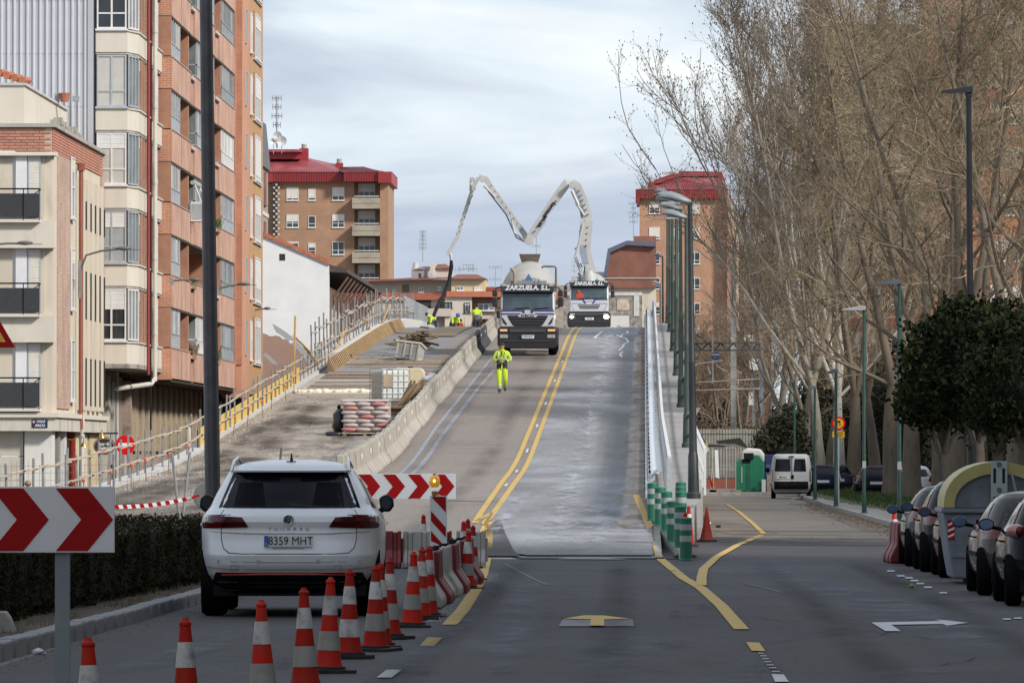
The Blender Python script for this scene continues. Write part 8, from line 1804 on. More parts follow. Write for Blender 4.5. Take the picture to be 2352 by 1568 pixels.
mb=MB();mb.cyl((0,0,0),(0,0,h),.10,.065,n=18);mb.build('pole',M('post_black',(.022,.024,.030),.35,metal=.4,var=.2),t,smooth=60);mb=MB();mb.cyl((0,0,h-.12),(0,0,h+.02),.09,n=12);mb.prism([(.10,h-.03),(.10,h+.14),(-.1,h+.09),(-.68,h+.01),(-.68,h-.03)],'y',-.14,.14);mb.build('lamp_head',M('head_black',(.02,.024,.034),.35,var=.1),t)
Y=214;p=W(1926,972,Y);t=thing('works_sign','round yellow sign with red rim and a yellow plate below on a pavement post','road sign',(p.x,Y,0));z=p.z
mb=MB();mb.lathe([(.0,0),(.22,0),(.225,.01),(.2,.02)],(0,0,z),30,axis='y');d=mb.build('rim',M('bright_red'),t);mb=MB();mb.lathe([(.0,-.004),(.165,-.003)],(0,0,z),30,axis='y');mb.build('face',M('sign_yellow'),d);part('symbol',INK,d,(-.06,-.03,-.008,-.005,z-.08,z+.05),(.03,.06,-.008,-.005,z-.08,z+.05),(-.06,.06,-.009,-.005,z+.03,z+.09));pl=part('plate',M('sign_yellow'),t,(-.2,.2,0,.02,z-.46,z-.26));lettering('EXCEPTO',.07,INK,pl,(0,-.004,z-.32));lettering('OBRAS',.07,INK,pl,(0,-.004,z-.40));part('post',GALV,t,(-.025,.025,.02,.05,0,z))
# small things
p=G(2094,1351);t=thing('green_ball','green tennis-like ball lying on the dark road','ball',(p.x,p.y,.036));mb=MB();mb.ball((0,0,0),(.036,.036,.030),16);mb.build('ball',M('ball_green',(.16,.30,.03),.8,var=.15,scale=30),t,smooth=80);mb=MB();mb.tube([(.0362*math.cos(a),.0362*math.sin(a),.01*math.sin(2*a))for a in [2*PI*i/20 for i in range(21)]],.0015,4);mb.build('seam',M('seam_pale',(.4,.45,.3),.8),t)
p=G(86,1503);t=thing('crumpled_wrapper','crumpled white wrapper in the gutter by the median kerb','litter',(p.x,p.y,.0));mb=MB();mb.ball((0,0,.025),(.055,.05,.03),12);mb.v=[(x+.012*math.sin(90*z+60*y),y+.01*math.sin(80*x),max(0.002,z+.01*math.sin(70*x+50*y)))for x,y,z in mb.v];mb.build('paper',M('wrapper_white',(.5,.53,.58),.4),t,smooth=20);mb=MB();mb.ball((.05,0,.012),(.03,.02,.012),8);mb.build('fold',M('wrapper_white'),t)
p=G(8,1470,.1);t=thing('concrete_stump','short grey concrete block behind the median kerb at the left edge','block',(W(4,1470,60).x,60,.1));mb=MB();mb.prism([(-.16,0),(.12,0),(.07,.14),(.03,.2),(-.14,.2)],'y',0,.25);mb.build('block',CONC,t,bevel=.015)
for i,(px,py,lab)in enumerate(((1628,1205,'white paper cup lying near the plain orange cone'),(1650,1212,'dark scrap lying right of the plain orange cone'))):
 p=G(px,py);t=thing('litter_scrap',lab,'litter',(p.x,p.y,.012));mb=MB();mb.cyl((-.06,0,.03),(.05,.02,.03),.03,n=8);mb.build('scrap',WHT if not i else BLACK,t);mb=MB();mb.cyl((.05,.02,.03),(.055,.02,.03),.033,n=8);mb.build('rim',WHT if not i else BLACK,t)

# ---- people
HV=M('hi_vis_yellow',(.52,.70,.03),.8,var=.22,scale=7,bump=.8,bscale=9);HVN=M('work_navy',(.02,.026,.05),.85,var=.15);SKIN=M('skin',(.42,.22,.15),.6,var=.06);HAIRM=M('hair_dark',(.022,.017,.014),.8);TAPE=M('silver_tape',(.42,.44,.44),.4,var=.05);BOOT=M('boot',(.035,.03,.026),.7);OR=M('hi_vis_orange',(.62,.15,.04),.7);BLUEH=M('helmet_blue',(.03,.08,.33),.35)
def person(label,loc,rz,J,mats,hair=None,helmet=None,scale=1.0,extras=None):
 """J: joints name->(x,y,z,radius); edges chain them; mats(name of edge)->material"""
 t=thing('person',label,'person',loc,rz=rz);t.scale=(scale,)*3
 E=[('pelvis','waist'),('waist','chest'),('chest','neck'),('neck','chin'),('chin','head'),('head','crown')]
 for s in 'LR':E+=[('chest','sh'+s),('sh'+s,'el'+s),('el'+s,'wr'+s),('wr'+s,'pa'+s),('pelvis','hip'+s),('hip'+s,'kn'+s),('kn'+s,'an'+s),('an'+s,'to'+s)]
 names=list(J);idx={n:i for i,n in enumerate(names)}
 me=bpy.data.meshes.new('person_body');me.from_pydata([J[n][:3]for n in names],[(idx[a],idx[b])for a,b in E],[]);o=bpy.data.objects.new('body',me);COL.objects.link(o)
 sk=o.modifiers.new('skin','SKIN');sk.use_smooth_shade=True;sk.branch_smoothing=.3
 for n in names:
  v=me.skin_vertices[0].data[idx[n]];r=J[n][3];v.radius=(r,r)if not isinstance(r,tuple)else r
 me.skin_vertices[0].data[idx['pelvis']].use_root=True
 sb=o.modifiers.new('sub','SUBSURF');sb.levels=2;sb.render_levels=2
 dg=bpy.context.evaluated_depsgraph_get();nm=bpy.data.meshes.new_from_object(o.evaluated_get(dg));o.modifiers.clear();o.data=nm;o.parent=t
 used=[];nm.materials.clear()
 segs=[(a,b,Vector(J[a][:3]),Vector(J[b][:3]))for a,b in E]
 def seg_mat(c):
  best=None;bd=1e9
  for a,b,p,q in segs:
   d=q-p;u=max(0,min(1,(c-p).dot(d)/max(1e-9,d.length_squared)));dd=(c-(p+d*u)).length/(.5*((J[a][3]if not isinstance(J[a][3],tuple)else J[a][3][0])+(J[b][3]if not isinstance(J[b][3],tuple)else J[b][3][0])))
   if dd<bd:bd=dd;best=(a,b,u)
  return mats(best[0],best[1],best[2],c)
 for p in nm.polygons:
  m=seg_mat(p.center)
  if m not in used:used.append(m);nm.materials.append(m)
  p.material_index=used.index(m);p.use_smooth=True
 hd=Vector(J['head'][:3]);ch=Vector(J['chin'][:3]);up=(hd-ch).normalized()
 # face: front is -y before rotation
 fw=Vector((0,-1,0));fw=(fw-up*fw.dot(up)).normalized();sd_=up.cross(fw)
 mb=MB();mb.ball(hd+fw*.098-up*.015,(.016,.022,.024),8);mb.build('nose',SKIN,o,smooth=60)
 for s in (-1,1):
  mb=MB();mb.ball(hd+fw*.086+sd_*s*.033+up*.018,(.013,.010,.008),8);mb.build('eye',INK,o);mb=MB();mb.ball(hd+sd_*s*.088,(.015,.02,.03),8);mb.build('ear',SKIN,o,smooth=60)
 mb=MB();mb.ball(hd+fw*.090-up*.055,(.028,.008,.006),8);mb.build('mouth',M('lips',(.28,.11,.09),.6),o)
 if hair:mb=MB();mb.ball(hd+up*.035-fw*.018,(.098,.105,.095),14);mb.v=[v for v in mb.v];mb.build('hair',hair,o,smooth=60)
 if helmet:mb=MB();mb.lathe([(.135,0),(.14,.01),(.125,.03),(.115,.08),(.08,.12),(0,.135)],n=20);q=Matrix.Translation(hd+up*.03)@ up.to_track_quat('Z','Y').to_matrix().to_4x4();mb.move(q);mb.build('helmet',helmet,o,smooth=60)
 for s in 'LR':
  w=Vector(J['wr'+s][:3]);pa=Vector(J['pa'+s][:3]);d=(pa-w).normalized();n=d.orthogonal().normalized();b2=d.cross(n)
  for k in range(4):mb=MB();a0=pa+b2*(.022*(k-1.5));l=(.065,.075,.07,.055)[k];mb.tube([a0-d*.01,a0+d*l*.5,a0+d*l*.85+n*.02],[.010,.009,.007],6);mb.build('finger',SKIN,o,smooth=60)
  mb=MB();a0=w+d*.03+b2*.03;mb.tube([a0,a0+b2*.025+d*.02,a0+b2*.03+d*.05],[.012,.010,.008],6);mb.build('thumb',SKIN,o,smooth=60)
 if extras:extras(o,J)
 return t
def ringband(parent,c,axis,rx,ry,h,mat_,name='reflective_band'):
 mb=MB();n=24;q=axis.normalized().to_track_quat('Z','Y')
 for zz_ in (-h/2,h/2):
  for i in range(n):a=2*PI*i/n;mb.v.append(tuple(Vector(c)+q @ Vector((rx*math.cos(a),ry*math.sin(a),zz_))))
 for i in range(n):mb.f.append((i,(i+1)%n,n+(i+1)%n,n+i));mb.m.append(0)
 mb.build(name,mat_,parent,smooth=60)
stand=dict(pelvis=(0,0,.95,(.17,.12)),waist=(0,0,1.12,(.17,.125)),chest=(0,0,1.34,(.19,.13)),neck=(0,-.01,1.50,.065),chin=(0,-.02,1.57,.062),head=(0,-.02,1.67,.092),crown=(0,-.015,1.73,.07),
 shL=(-.19,0,1.42,.08),elL=(-.27,.02,1.15,.062),wrL=(-.26,-.08,.92,.042),paL=(-.25,-.10,.84,.040),shR=(.19,0,1.42,.08),elR=(.27,.02,1.15,.062),wrR=(.26,-.08,.92,.042),paR=(.25,-.10,.84,.040),
 hipL=(-.10,0,.88,.105),knL=(-.11,-.02,.50,.075),anL=(-.11,.02,.10,.052),toL=(-.12,-.13,.045,.042),hipR=(.10,0,.88,.105),knR=(.11,-.02,.50,.075),anR=(.11,.02,.10,.052),toR=(.12,-.13,.045,.042))
walk=dict(stand);walk.update(elL=(-.30,.0,1.17,.075),wrL=(-.10,-.20,1.10,.050),paL=(-.04,-.23,1.08,.042),elR=(.30,.0,1.17,.075),wrR=(.10,-.20,1.10,.050),paR=(.04,-.23,1.08,.042),shL=(-.19,0,1.42,.095),shR=(.19,0,1.42,.095),chest=(0,0,1.33,(.21,.15)),waist=(0,0,1.12,(.19,.145)),pelvis=(0,0,.96,(.19,.14)),
 hipL=(-.10,0,.86,.12),knL=(-.10,-.12,.50,.09),anL=(-.08,-.16,.10,.060),toL=(-.09,-.30,.05,.045),hipR=(.10,0,.86,.12),knR=(.12,-.02,.48,.09),anR=(.10,.26,.20,.058),toR=(.11,.17,.09,.045),head=(0,-.035,1.66,.092),chin=(0,-.04,1.57,.065),crown=(0,-.03,1.725,.07))
def hvmat(a,b,u,c):
 if b in ('chin','head','crown')and not (a=='neck' and u<.45):return SKIN
 if b.startswith('pa'):return SKIN
 if b.startswith('to')or (b.startswith('an')and u>.86):return BOOT
 if b.startswith('wr')and u>.72:return HVN
 if a=='pelvis' and b=='waist' and u<.55:return HVN
 if c.z>.86 and c.z<1.0:return HVN
 return HV
def ext(o,J):
 ringband(o,(0,0,1.20),Vector((0,0,1)),.222,.160,.045,TAPE)
 for s in (-1,1):
  for i,(a,b,u,r)in enumerate((('kn','an',.62,.088),('kn','an',.80,.078),('el','wr',.35,.085),('sh','el',.65,.098))):
   k='L' if s<0 else 'R';p,q=Vector(J[a+k][:3]),Vector(J[b+k][:3]);ringband(o,p.lerp(q,u),q-p,r,r,.035,TAPE)
  mb=MB();mb.tube([(s*.11,-.145,1.22),(s*.12,-.16,1.34),(s*.12,-.10,1.47)],.014,5);mb.build('reflective_brace',TAPE,o)
 mb=MB();mb.tube([(0,-.165,1.27),(.0,-.15,1.36),(.0,-.10,1.46)],.018,6);mb.build('neckline',HVN,o);mb=MB();mb.box(-.022,.022,-.158,-.15,.86,1.0);mb.build('placket',HV,o)
 ringband(o,(0,-.02,1.515),Vector((0,-.1,1)),.09,.09,.06,HV,'collar')
p=RP(1153,903);person('worker in bright yellow hi-vis jacket and trousers walking down the ramp ahead of the mixer lorry',(p.x,p.y,p.z),0,walk,hvmat,hair=HAIRM,extras=ext)['label']='worker in full yellow hi-vis walking down the ramp ahead of the mixer lorry'
bend=dict(stand);bend.update(waist=(0,-.08,1.10,(.18,.13)),chest=(0,-.30,1.25,(.20,.14)),neck=(0,-.46,1.32,.065),chin=(0,-.52,1.35,.062),head=(0,-.58,1.40,.09),crown=(0,-.61,1.45,.07),shL=(-.19,-.36,1.26,.08),shR=(.19,-.36,1.26,.08),elL=(-.24,-.42,.98,.06),elR=(.24,-.42,.98,.06),wrL=(-.14,-.6,.85,.042),wrR=(.14,-.6,.85,.042),paL=(-.10,-.66,.82,.04),paR=(.10,-.66,.82,.04))
def hv2(top,low,legs):
 def f(a,b,u,c):
  if b in ('chin','head','crown')and not (a=='neck' and u<.3):return SKIN
  if b.startswith('pa'):return SKIN
  if b.startswith('to'):return BOOT
  if b.startswith('kn')or b.startswith('an')or (a=='pelvis' and b.startswith('hip')):return legs
  if b=='waist' or (b=='chest' and u<.25):return low
  if b.startswith('wr'):return low
  return top
 return f
def e2_(o,J):ringband(o,Vector(J['waist'][:3])*.6+Vector(J['chest'][:3])*.4,Vector(J['chest'][:3])-Vector(J['waist'][:3]),.225,.165,.05,TAPE)
YW=366;zw_=ZR(YW)+.01
person('worker bending over the end of the concrete hose, yellow top and navy trousers',(W(1004,740,YW).x,YW,zw_-.55),R(-75),bend,hv2(HV,HVN,M('jeans',(.06,.09,.15),.9)),hair=HAIRM,extras=e2_)
person('worker in blue helmet crouching between the hose and the standing worker',(W(1038,740,YW).x,YW,zw_-.62),R(35),bend,hv2(HV,HVN,HVN),helmet=BLUEH,extras=e2_)
person('worker with orange shoulders just behind the blue-helmeted one',(W(1050,740,YW+3).x,YW+3,zw_-.85),R(20),bend,hv2(OR,HVN,HVN),hair=HAIRM)
st2=dict(stand);st2.update(elR=(.33,-.12,1.20,.06),wrR=(.48,-.2,1.30,.042),paR=(.54,-.22,1.33,.04))
person('worker standing with back turned, yellow jacket, left of the mixer lorry mirror',(W(1095,740,YW).x,YW,zw_-.35),R(200),st2,hv2(HV,M('trouser_grey',(.10,.11,.13),.9),HVN),hair=HAIRM,extras=e2_)
# bare bush beside the standing worker
t=thing('bare_bush','leafless brown bush on the deck edge beside the standing worker','bush',(W(1070,752,YW+4).x,YW+4,zw_-.3))
for i in range(34):a=r2.uniform(0,PI);l=r2.uniform(.5,1.3);mb=MB();mb.tube([(0,0,0),(math.cos(a)*l*.5,r2.uniform(-.2,.2),l*.35),(math.cos(a)*l,r2.uniform(-.3,.3),l*.75*math.sin(a)+.25)],[.03,.018,.006],4);mb.build('branch',M('bush_bark',(.10,.07,.055),.9),t)
# ================================================================== TREES, HEDGES, SHRUBS
BARKG=M('bark_grey',(.155,.125,.095),.9,var=.30,scale=2.5,bump=.6,bscale=7,stretch=(1.5,1.5,.35),dirt=(.10,.085,.065),dscale=2.5,dpos=(.52,.66));TWIG=M('twig_tan',(.29,.23,.155),.9,var=.35,scale=.9,detail=2,orand=.15);TWIGD=M('twig_brown',(.21,.155,.105),.9,var=.35,scale=.9,detail=2,orand=.15)
BARKW=M('bark_white',(.43,.415,.38),.8,var=.08,scale=3,dirt=(.05,.045,.04),dscale=5,dpos=(.60,.64),stretch=(1,1,2.4),bump=.3);TWIGW=M('twig_pale',(.25,.21,.165),.9,var=.25,scale=.8,detail=2);BUD=M('bud_brown',(.10,.07,.045),.9,var=.4,scale=2);LEAFN=M('young_leaf',(.20,.19,.075),.85,var=.35,scale=1.5,detail=2)
class Tree:
 """grows a branching skeleton, returns trunk and crown meshes"""
 def __init__(s,seed,up=.25,wander=.18):s.r=random.Random(seed);s.up=up;s.wd=wander;s.big=MB();s.fine=MB();s.buds=MB()
 def path(s,p,d,L,n,up,wd):
  pts=[p.copy()];d=d.normalized();step=L/n
  for i in range(n):
   d=(d+Vector((s.r.gauss(0,wd),s.r.gauss(0,wd),s.r.gauss(0,wd)*.7+up))).normalized();p=p+d*step;pts.append(p.copy())
  return pts
 def strip(s,pts,r0,r1,mb):
  """3-sided tube"""
  k=len(pts);o=len(mb.v)
  for i,p in enumerate(pts):
   d=(pts[min(i+1,k-1)]-pts[max(i-1,0)]).normalized();a=d.orthogonal().normalized();b=d.cross(a);r=r0+(r1-r0)*i/(k-1)
   for j in range(3):t=2.094*j;mb.v.append(tuple(p+(a*math.cos(t)+b*math.sin(t))*r))
  for i in range(k-1):
   for j in range(3):mb.f.append((o+i*3+j,o+i*3+(j+1)%3,o+(i+1)*3+(j+1)%3,o+(i+1)*3+j));mb.m.append(0)
 def twigs(s,pts,L,n,up,r,lvl,spread=1.0,buds=.3):
  R_=s.r
  for _ in range(n):
   i=R_.randrange(1,len(pts));p=pts[i-1].lerp(pts[i],R_.random());ax=(pts[i]-pts[i-1]).normalized()
   a=R_.uniform(0,2*PI);o=ax.orthogonal().normalized();o=(Matrix.Rotation(a,3,ax)@ o);ang=R_.uniform(.35,1.1)*spread
   d=ax*math.cos(ang)+o*math.sin(ang);l=L*R_.uniform(.5,1.2);q=s.path(p,d,l,3 if lvl else 2,up,.22)
   s.strip(q,r,r*.35,s.fine)
   if lvl:s.twigs(q,L*.52,int(n*.62)+1,up,r*.55,lvl-1,spread,buds)
   if R_.random()<buds:
    c=q[-1];e=R_.uniform(.02,.045);s.buds.quad(tuple(c+Vector((-e,0,-e))),tuple(c+Vector((e,e*.5,0))),tuple(c+Vector((0,-e*.5,e*1.6))))
 def build(s,H,r0,first,limbs,limbL,el,forks=1,lean=(0,0),nb=9,nt=7,twL=1.2,up=.10,tup=.06,spread=1.0,buds=.3,lvl=1,droop=0.0):
  R_=s.r;stems=[]
  base=s.path(Vector((0,0,-.1)),Vector((lean[0],lean[1],1)),first+1,6,.05,.035)
  s.big.tube(base,[r0*(1.25-.25*min(i,1))*(1-.08*i)for i in range(7)],10);top=base[-1]
  for f in range(forks):
   a=2*PI*f/max(1,forks)+R_.uniform(-.4,.4);d=Vector((math.cos(a)*.28*(forks>1),math.sin(a)*.28*(forks>1),1));st=s.path(top,d,H-first,9,.06,.07);rr_=r0*.62/(forks**.35)
   s.big.tube(st,[rr_*(1-.095*i)for i in range(10)],8);stems.append((st,rr_))
   s.twigs(st[3:],twL*1.4,14,tup,.018,lvl,spread,buds)
  for i in range(limbs):
   st,rr_=stems[i % len(stems)];u=(i/limbs)**.85;k=u*8.2;j=int(k);p=st[j].lerp(st[j+1],k-j);a=i*2.4+R_.uniform(-.5,.5);e=el*(1+.25*R_.uniform(-1,1));l=limbL*(1-.5*u)*R_.uniform(.7,1.15)
   lb=s.path(p,Vector((math.cos(a)*math.cos(e),math.sin(a)*math.cos(e),math.sin(e))),l,7,up-droop*.0,.12);rl=rr_*(1-.8*u)*.42+.02
   s.big.tube(lb,[rl*(1-.12*q)for q in range(8)],6)
   for b in range(nb):
    q=R_.uniform(.15,1)*6.9;j=int(q);pb=lb[j].lerp(lb[min(j+1,7)],q-j);ax=(lb[min(j+1,7)]-lb[j]).normalized();o=Matrix.Rotation(R_.uniform(0,2*PI),3,ax)@ ax.orthogonal().normalized();g=R_.uniform(.4,.95)*spread
    br=s.path(pb,ax*math.cos(g)+o*math.sin(g),l*R_.uniform(.28,.5),5,tup+.02-droop,.17);s.strip(br,max(.018,rl*.42),.012,s.big if rl>.06 and b<3 else s.fine);s.twigs(br,twL,nt,tup-droop,.011,lvl,spread,buds)
  return s
def tree_mesh(seed,bark,twig,bud,**kw):
 T_=Tree(seed);T_.build(**kw);a=T_.big.mesh('trunk',bark,smooth=50);nf=len(T_.fine.f);T_.fine.add(T_.buds.v,T_.buds.f,1);b=T_.fine.mesh('crown',[twig,bud]);return a,b
broad1=tree_mesh(1,BARKG,TWIG,LEAFN,H=20,r0=.42,first=3.6,limbs=16,limbL=7.0,el=.80,forks=3,nb=8,nt=7,twL=1.35,spread=1.1,buds=.5)
broad2=tree_mesh(2,BARKG,TWIGD,LEAFN,H=17,r0=.40,first=3.2,limbs=15,limbL=7.2,el=.62,forks=2,nb=8,nt=7,twL=1.4,up=.07,spread=1.2,buds=.4,droop=.05)
broad3=tree_mesh(3,BARKG,TWIG,BUD,H=15,r0=.34,first=3.4,limbs=14,limbL=6.2,el=.7,forks=3,nb=8,nt=7,twL=1.3,spread=1.1,buds=.4,droop=.03)
pop1=tree_mesh(4,BARKW,TWIGW,BUD,H=22,r0=.34,first=3.4,limbs=20,limbL=8.5,el=1.0,forks=4,nb=12,nt=8,twL=1.0,up=.13,tup=.14,spread=.75,buds=.9)
BARKP=M('bark_poplar_grey',(.27,.245,.205),.85,var=.3,scale=3,stretch=(1,1,.5),dirt=(.13,.11,.09),dscale=3)
pop2=tree_mesh(5,BARKP,TWIGW,BUD,H=24,r0=.36,first=4,limbs=18,limbL=7.0,el=1.15,forks=3,nb=11,nt=8,twL=1.0,up=.18,tup=.16,spread=.65,buds=.9)
pop3=tree_mesh(8,BARKP,TWIGW,BUD,H=19,r0=.34,first=3.4,limbs=18,limbL=10.5,el=.90,forks=3,nb=12,nt=8,twL=1.15,up=.09,tup=.13,spread=.7,buds=.95)
small1=tree_mesh(6,BARKG,TWIGD,BUD,H=9,r0=.16,first=1.6,limbs=13,limbL=4.2,el=.7,forks=2,nb=7,nt=6,twL=.8,spread=1.1,buds=.2)
def tree(name,label,ms,px,Y,rz,sc=1.0,group='bare trees along the park',lean=(0,0),z=.15,x=None):
 X=W(px,1100,Y).x if x is None else x
 t=thing(name,label,'tree',(X,Y,z),group=group,rot=(lean[1],lean[0],rz));t.scale=(sc,sc,sc if not isinstance(sc,tuple)else 1)
 tr=share('trunk',ms[0],t);share('crown',ms[1],t);return t
tree('poplar_tree','white-barked poplar leaning left behind the round yellow sign',pop1,1932,308,0.6,1.0,'white poplars',lean=(-.075,0))
tree('poplar_tree','white poplar with steep twigs just left of the brick building roof frame',pop2,1800,345,2.2,1.0,'white poplars',lean=(-.03,0))
tree('poplar_tree','white poplar behind the second grey trunk',pop2,1870,352,4.0,1.06,'white poplars')
tree('poplar_tree','white poplar reaching lowest and farthest left over the viaduct lamps',pop3,1850,312,3.3,1.05,'white poplars',lean=(-.09,0))
tree('poplar_tree','white poplar fanning high above the viaduct lamps',pop3,1885,300,2.1,1.12,'white poplars',lean=(-.05,0))
tree('poplar_tree','white poplar low behind the railway masts',pop3,1800,340,0.9,.9,'white poplars')
tree('bare_tree','pale grey trunk with mottled bark second from the white poplar',broad1,1964,300,1.9,.95)
tree('bare_tree','thick brown trunk forking left behind the nearest green lamp post',broad2,2052,258,3.4,1.05,lean=(-.03,0))
tree('bare_tree','bare tree right of the nearest green lamp post',broad1,2092,240,0.3,.95)
tree('bare_tree','leaning bare tree behind the dark red parked car',broad3,2160,222,2.6,1.1,lean=(-.05,0))
tree('bare_tree','upright bare tree behind the yellow-lidded container',broad1,2200,205,4.4,.9)
tree('bare_tree','bare tree directly behind the tall black lamp post',broad3,2250,212,0.9,1.05)
tree('bare_tree','bare tree near the right edge above the parked cars',broad2,2330,200,5.2,.95)
tree('bare_tree','bare tree cut by the right edge behind the round dark trees',broad3,2400,220,1.4,1.1)
tree('bare_tree','bare tree behind the thick brown trunk, farthest of the park row',broad3,2010,335,3.0,1.05)
tree('bare_tree','bare tree leaning over the railway masts',broad2,1850,330,.4,.80,lean=(-.05,0))
tree('bare_tree','mid-height bare tree above the dark shrubs',broad3,1905,320,5.9,.95)
for i,(px,Y,s_,lab)in enumerate(((1660,400,1.0,'small bare tree in front of the right red-roofed tower'),(1620,430,.9,'small bare tree behind the lattice beam'),(1705,395,1.1,'small bare tree around the pale railway mast'),(1590,440,1.0,'small bare tree beside the viaduct lamps, low behind the deck'),(1440,470,.9,'small bare tree behind the rubble wall right of the pump lorry'),(1760,360,.9,'small bare tree between the masts and the shrubs'),(1560,460,1.2,'small bare tree seen between the lamp poles'),(1650,425,.9,'small bare tree over the painted wall'))):
 tree('small_tree',lab,small1,px,Y,i*1.7,s_,'small bare trees by the railway')
# ---- leafy masses
def leafmass(vol,n,size,seed,flat=.5,shell=.55):
 """vol: list of (cx,cy,cz,rx,ry,rz) ellipsoids; leaves near their surfaces, clumped"""
 r=np.random.default_rng(seed);V=[];tot=sum(v[3]*v[4]+v[4]*v[5]+v[3]*v[5]for v in vol)
 for v in vol:
  k=int(n*(v[3]*v[4]+v[4]*v[5]+v[3]*v[5])/tot);d=r.normal(size=(k,3));d /= np.linalg.norm(d,axis=1)[:,None]
  lump=1+.16*np.sin(d[:,0]*9+v[0])*np.sin(d[:,1]*8+1)+.10*np.sin(d[:,2]*11+d[:,0]*5)+.05*np.sin(d[:,0]*23+d[:,2]*19)
  rad=(shell+(1-shell)*r.random(k)**.5)*lump;cc=r.normal(size=(70,3));cc /= np.linalg.norm(cc,axis=1)[:,None];cl=cc[r.integers(0,70,k)];tight=(r.random(k)<.62)[:,None];cr_=.80+.26*r.random(70);d2=cl*cr_[np.argmax(cl@cc.T,axis=1)][:,None]*.95+r.normal(size=(k,3))*.10
  V.append(np.array(v[:3])+np.where(tight,d2,d*rad[:,None])*np.array(v[3:]))
 C=np.concatenate(V);k=len(C);a=r.normal(size=(k,3));a /= np.linalg.norm(a,axis=1)[:,None];b=np.cross(a,r.normal(size=(k,3)));b /= np.linalg.norm(b,axis=1)[:,None];s=size*(.6+.8*r.random(k))[:,None]
 P=np.stack([C-a*s,C+b*s*flat,C+a*s,C-b*s*flat],1).reshape(-1,3);me=bpy.data.meshes.new('foliage');me.vertices.add(len(P));me.vertices.foreach_set('co',P.ravel());me.loops.add(4*k);me.loops.foreach_set('vertex_index',np.arange(4*k));me.polygons.add(k);me.polygons.foreach_set('loop_start',np.arange(0,4*k,4));me.update(calc_edges=True);return me
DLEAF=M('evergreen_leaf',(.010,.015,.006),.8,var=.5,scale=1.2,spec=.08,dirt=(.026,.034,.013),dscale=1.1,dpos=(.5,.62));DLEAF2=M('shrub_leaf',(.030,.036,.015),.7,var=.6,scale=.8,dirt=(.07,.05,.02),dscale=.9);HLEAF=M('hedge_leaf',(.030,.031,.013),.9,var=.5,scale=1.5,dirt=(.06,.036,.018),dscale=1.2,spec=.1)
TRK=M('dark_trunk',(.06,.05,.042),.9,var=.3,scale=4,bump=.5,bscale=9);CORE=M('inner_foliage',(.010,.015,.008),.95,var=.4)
def evergreen(label,px,Y,zc,r,rz_,seed,trunk_r=.12,n=9000):
 X=W(px,900,Y).x;t=thing('round_tree',label,'tree',(X,Y,.13),group='dark round evergreen trees')
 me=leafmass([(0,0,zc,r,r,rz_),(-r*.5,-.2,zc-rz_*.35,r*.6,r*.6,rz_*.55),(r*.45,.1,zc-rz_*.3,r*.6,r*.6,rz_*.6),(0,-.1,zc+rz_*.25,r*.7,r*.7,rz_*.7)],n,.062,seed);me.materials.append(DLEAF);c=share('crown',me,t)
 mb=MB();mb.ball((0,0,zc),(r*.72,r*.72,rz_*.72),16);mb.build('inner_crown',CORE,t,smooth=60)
 mb=MB();mb.tube([(0,0,-.1),(.03,0,zc*.4),(-.02,0,zc-rz_*.5)],[trunk_r*1.3,trunk_r,trunk_r*.9],9)
 for a in range(5):mb.tube([(0,0,zc*.5),(math.cos(a*1.3)*r*.4,math.sin(a*1.3)*r*.4,zc*.8)],[trunk_r*.6,.03],6)
 mb.build('trunk',TRK,t,smooth=50);return t
evergreen('largest dark round evergreen, upper middle of the group at the right',2245,128,3.5,1.42,1.2,1,n=15000);evergreen('lower left dark round evergreen next to the nearest green lamp post',2165,140,2.95,.95,.80,2,n=9000);evergreen('dark round evergreen at the right edge of the picture',2360,124,3.05,1.2,1.15,3,n=12000);evergreen('dark round evergreen in the background of the group',2290,146,3.2,1.3,1.3,4,n=9000)
def shrub(label,px,Y,vols,seed,mat_=DLEAF2,n=7000,size=.09,z=.1):
 X=W(px,1000,Y).x;t=thing('shrub',label,'shrub',(X,Y,z),group='dark shrubs behind the street end');me=leafmass(vols,n,size,seed,shell=.35);me.materials.append(mat_);share('foliage',me,t);mb=MB();
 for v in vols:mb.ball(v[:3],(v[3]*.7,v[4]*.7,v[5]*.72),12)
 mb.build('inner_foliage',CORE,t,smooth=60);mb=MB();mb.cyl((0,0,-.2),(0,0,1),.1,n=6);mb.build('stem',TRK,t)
shrub('olive conifer-like shrub behind the white van',1800,300,[(0,0,1.8,1.3,1,1.8),(-.9,0,1.2,.9,.8,1.2),(.3,0,3.0,.8,.7,1.0)],11)
shrub('broad dark shrub right of the thin green post',1860,322,[(0,0,1.9,1.6,1.1,1.9),(1.4,0,1.5,1.2,1,1.5),(-1.2,.3,2.6,1,.8,1.2)],12)
for i_,(px_,lab_)in enumerate(((1915,'right of the white poplar trunk'),(1965,'behind the pale grey trunk'),(2045,'behind the thick brown trunk'),(2125,'behind the white parked car'),(2205,'behind the container lid'),(2285,'behind the tall black lamp post'),(2365,'at the right edge behind the trees'))):
 shrub('tall dark evergreen shrub '+lab_,px_,345+6*(i_ % 2),[(0,0,2.8,1.8,1.0,3.0),(-.9,0,4.6,1.2,.9,1.9+.3*(i_ % 3)),(.9,.2,3.9,1.4,.9,2.4)],20+i_,n=7500,size=.10)
shrub('brownish thicket behind the painted wall and gantry',1660,372,[(-1.5,0,1.5,1.6,1.0,2.4),(.5,0,1.8,1.8,1.0,2.0),(2.2,0,1.2,1.4,1,2.2)],17,M('thicket_brown',(.11,.075,.05),.9,var=.4,scale=.7,dirt=(.05,.05,.03),dscale=1),n=7000)
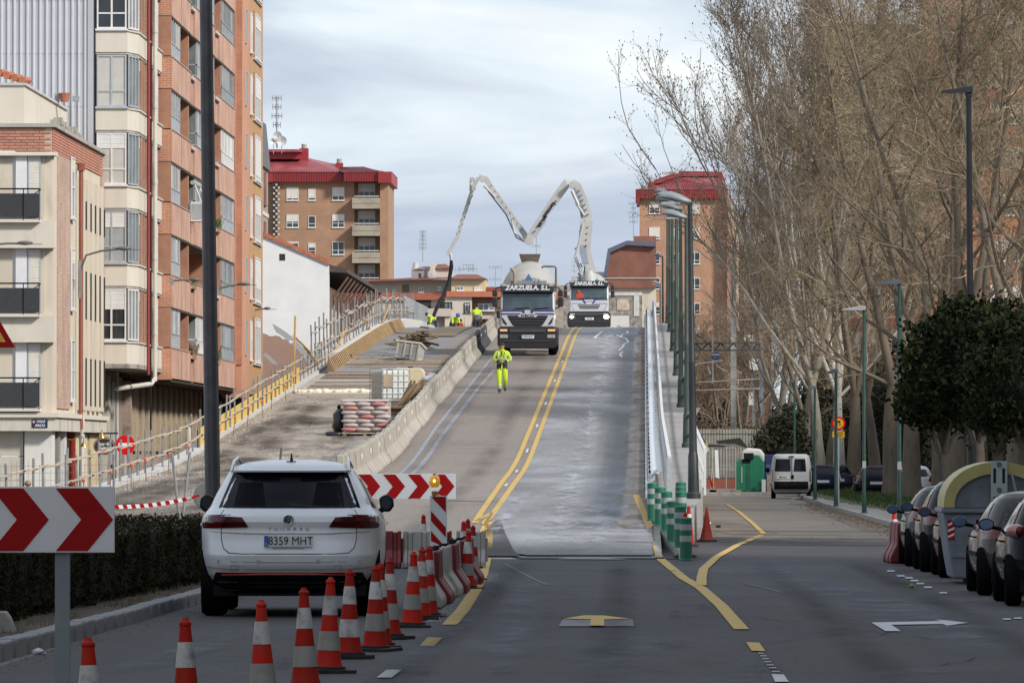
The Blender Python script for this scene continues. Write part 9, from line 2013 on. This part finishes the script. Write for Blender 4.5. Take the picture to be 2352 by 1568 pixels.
shrub('brown ivy thicket below the small trees beyond the viaduct lamps',1640,450,[(-2,0,2.5,2.6,1,4),(1.2,0,2.5,2.6,1,4.5),(4,0,2,2.4,1,4)],18,M('thicket_brown'),n=9000,size=.13)
# hedge on the median
t=thing('hedge','dark clipped hedge behind the median kerb, left of the white car','hedge',(-6.75,46,.1),rz=R(-1.75));r=np.random.default_rng(5);k=90000;P=[]
hx,hy,hz=5.5,45.5,.80
f=r.random(k);X=np.where(f<.5,-.03-np.abs(r.normal(0,.035,k)),-r.random(k)*hx);Yh=r.random(k)**1.15*hy;Z=np.where(f<.5,r.random(k)*hz,hz-np.abs(r.normal(0,.03,k)))
endm=f>.9;Yh=np.where(endm,r.random(k)*.1,Yh);Z=np.where(endm,r.random(k)*hz,Z)
X+=.05*np.sin(Yh*2.1+Z*3)+.03*np.sin(Yh*7.3);Z+=.025*np.sin(Yh*1.9)+.02*np.sin(Yh*5+X*4)+np.where((f>.5)& (f<.9)& (r.random(k)<.04),r.random(k)*.06,0)
C=np.stack([X,Yh,Z],1);a=r.normal(size=(k,3));a /= np.linalg.norm(a,axis=1)[:,None];b=np.cross(a,r.normal(size=(k,3)));b /= np.linalg.norm(b,axis=1)[:,None];s=.020*(.6+.9*r.random(k))[:,None]
P=np.stack([C-a*s,C+b*s*.5,C+a*s,C-b*s*.5],1).reshape(-1,3);me=bpy.data.meshes.new('foliage');me.vertices.add(len(P));me.vertices.foreach_set('co',P.ravel());me.loops.add(4*k);me.loops.foreach_set('vertex_index',np.arange(4*k));me.polygons.add(k);me.polygons.foreach_set('loop_start',np.arange(0,4*k,4));me.update(calc_edges=True);me.materials.append(HLEAF);share('foliage',me,t)
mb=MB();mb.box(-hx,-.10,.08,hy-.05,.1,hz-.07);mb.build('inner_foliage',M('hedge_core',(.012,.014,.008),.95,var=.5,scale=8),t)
mb=MB()
for i in range(60):y=.4+i*.75;mb.cyl((-.25,y,-.05),(-.28+r2.uniform(-.1,.1),y+r2.uniform(-.1,.1),.4),.018,n=5)
tag(mb.build('stems',TRK,t),kind='stuff')
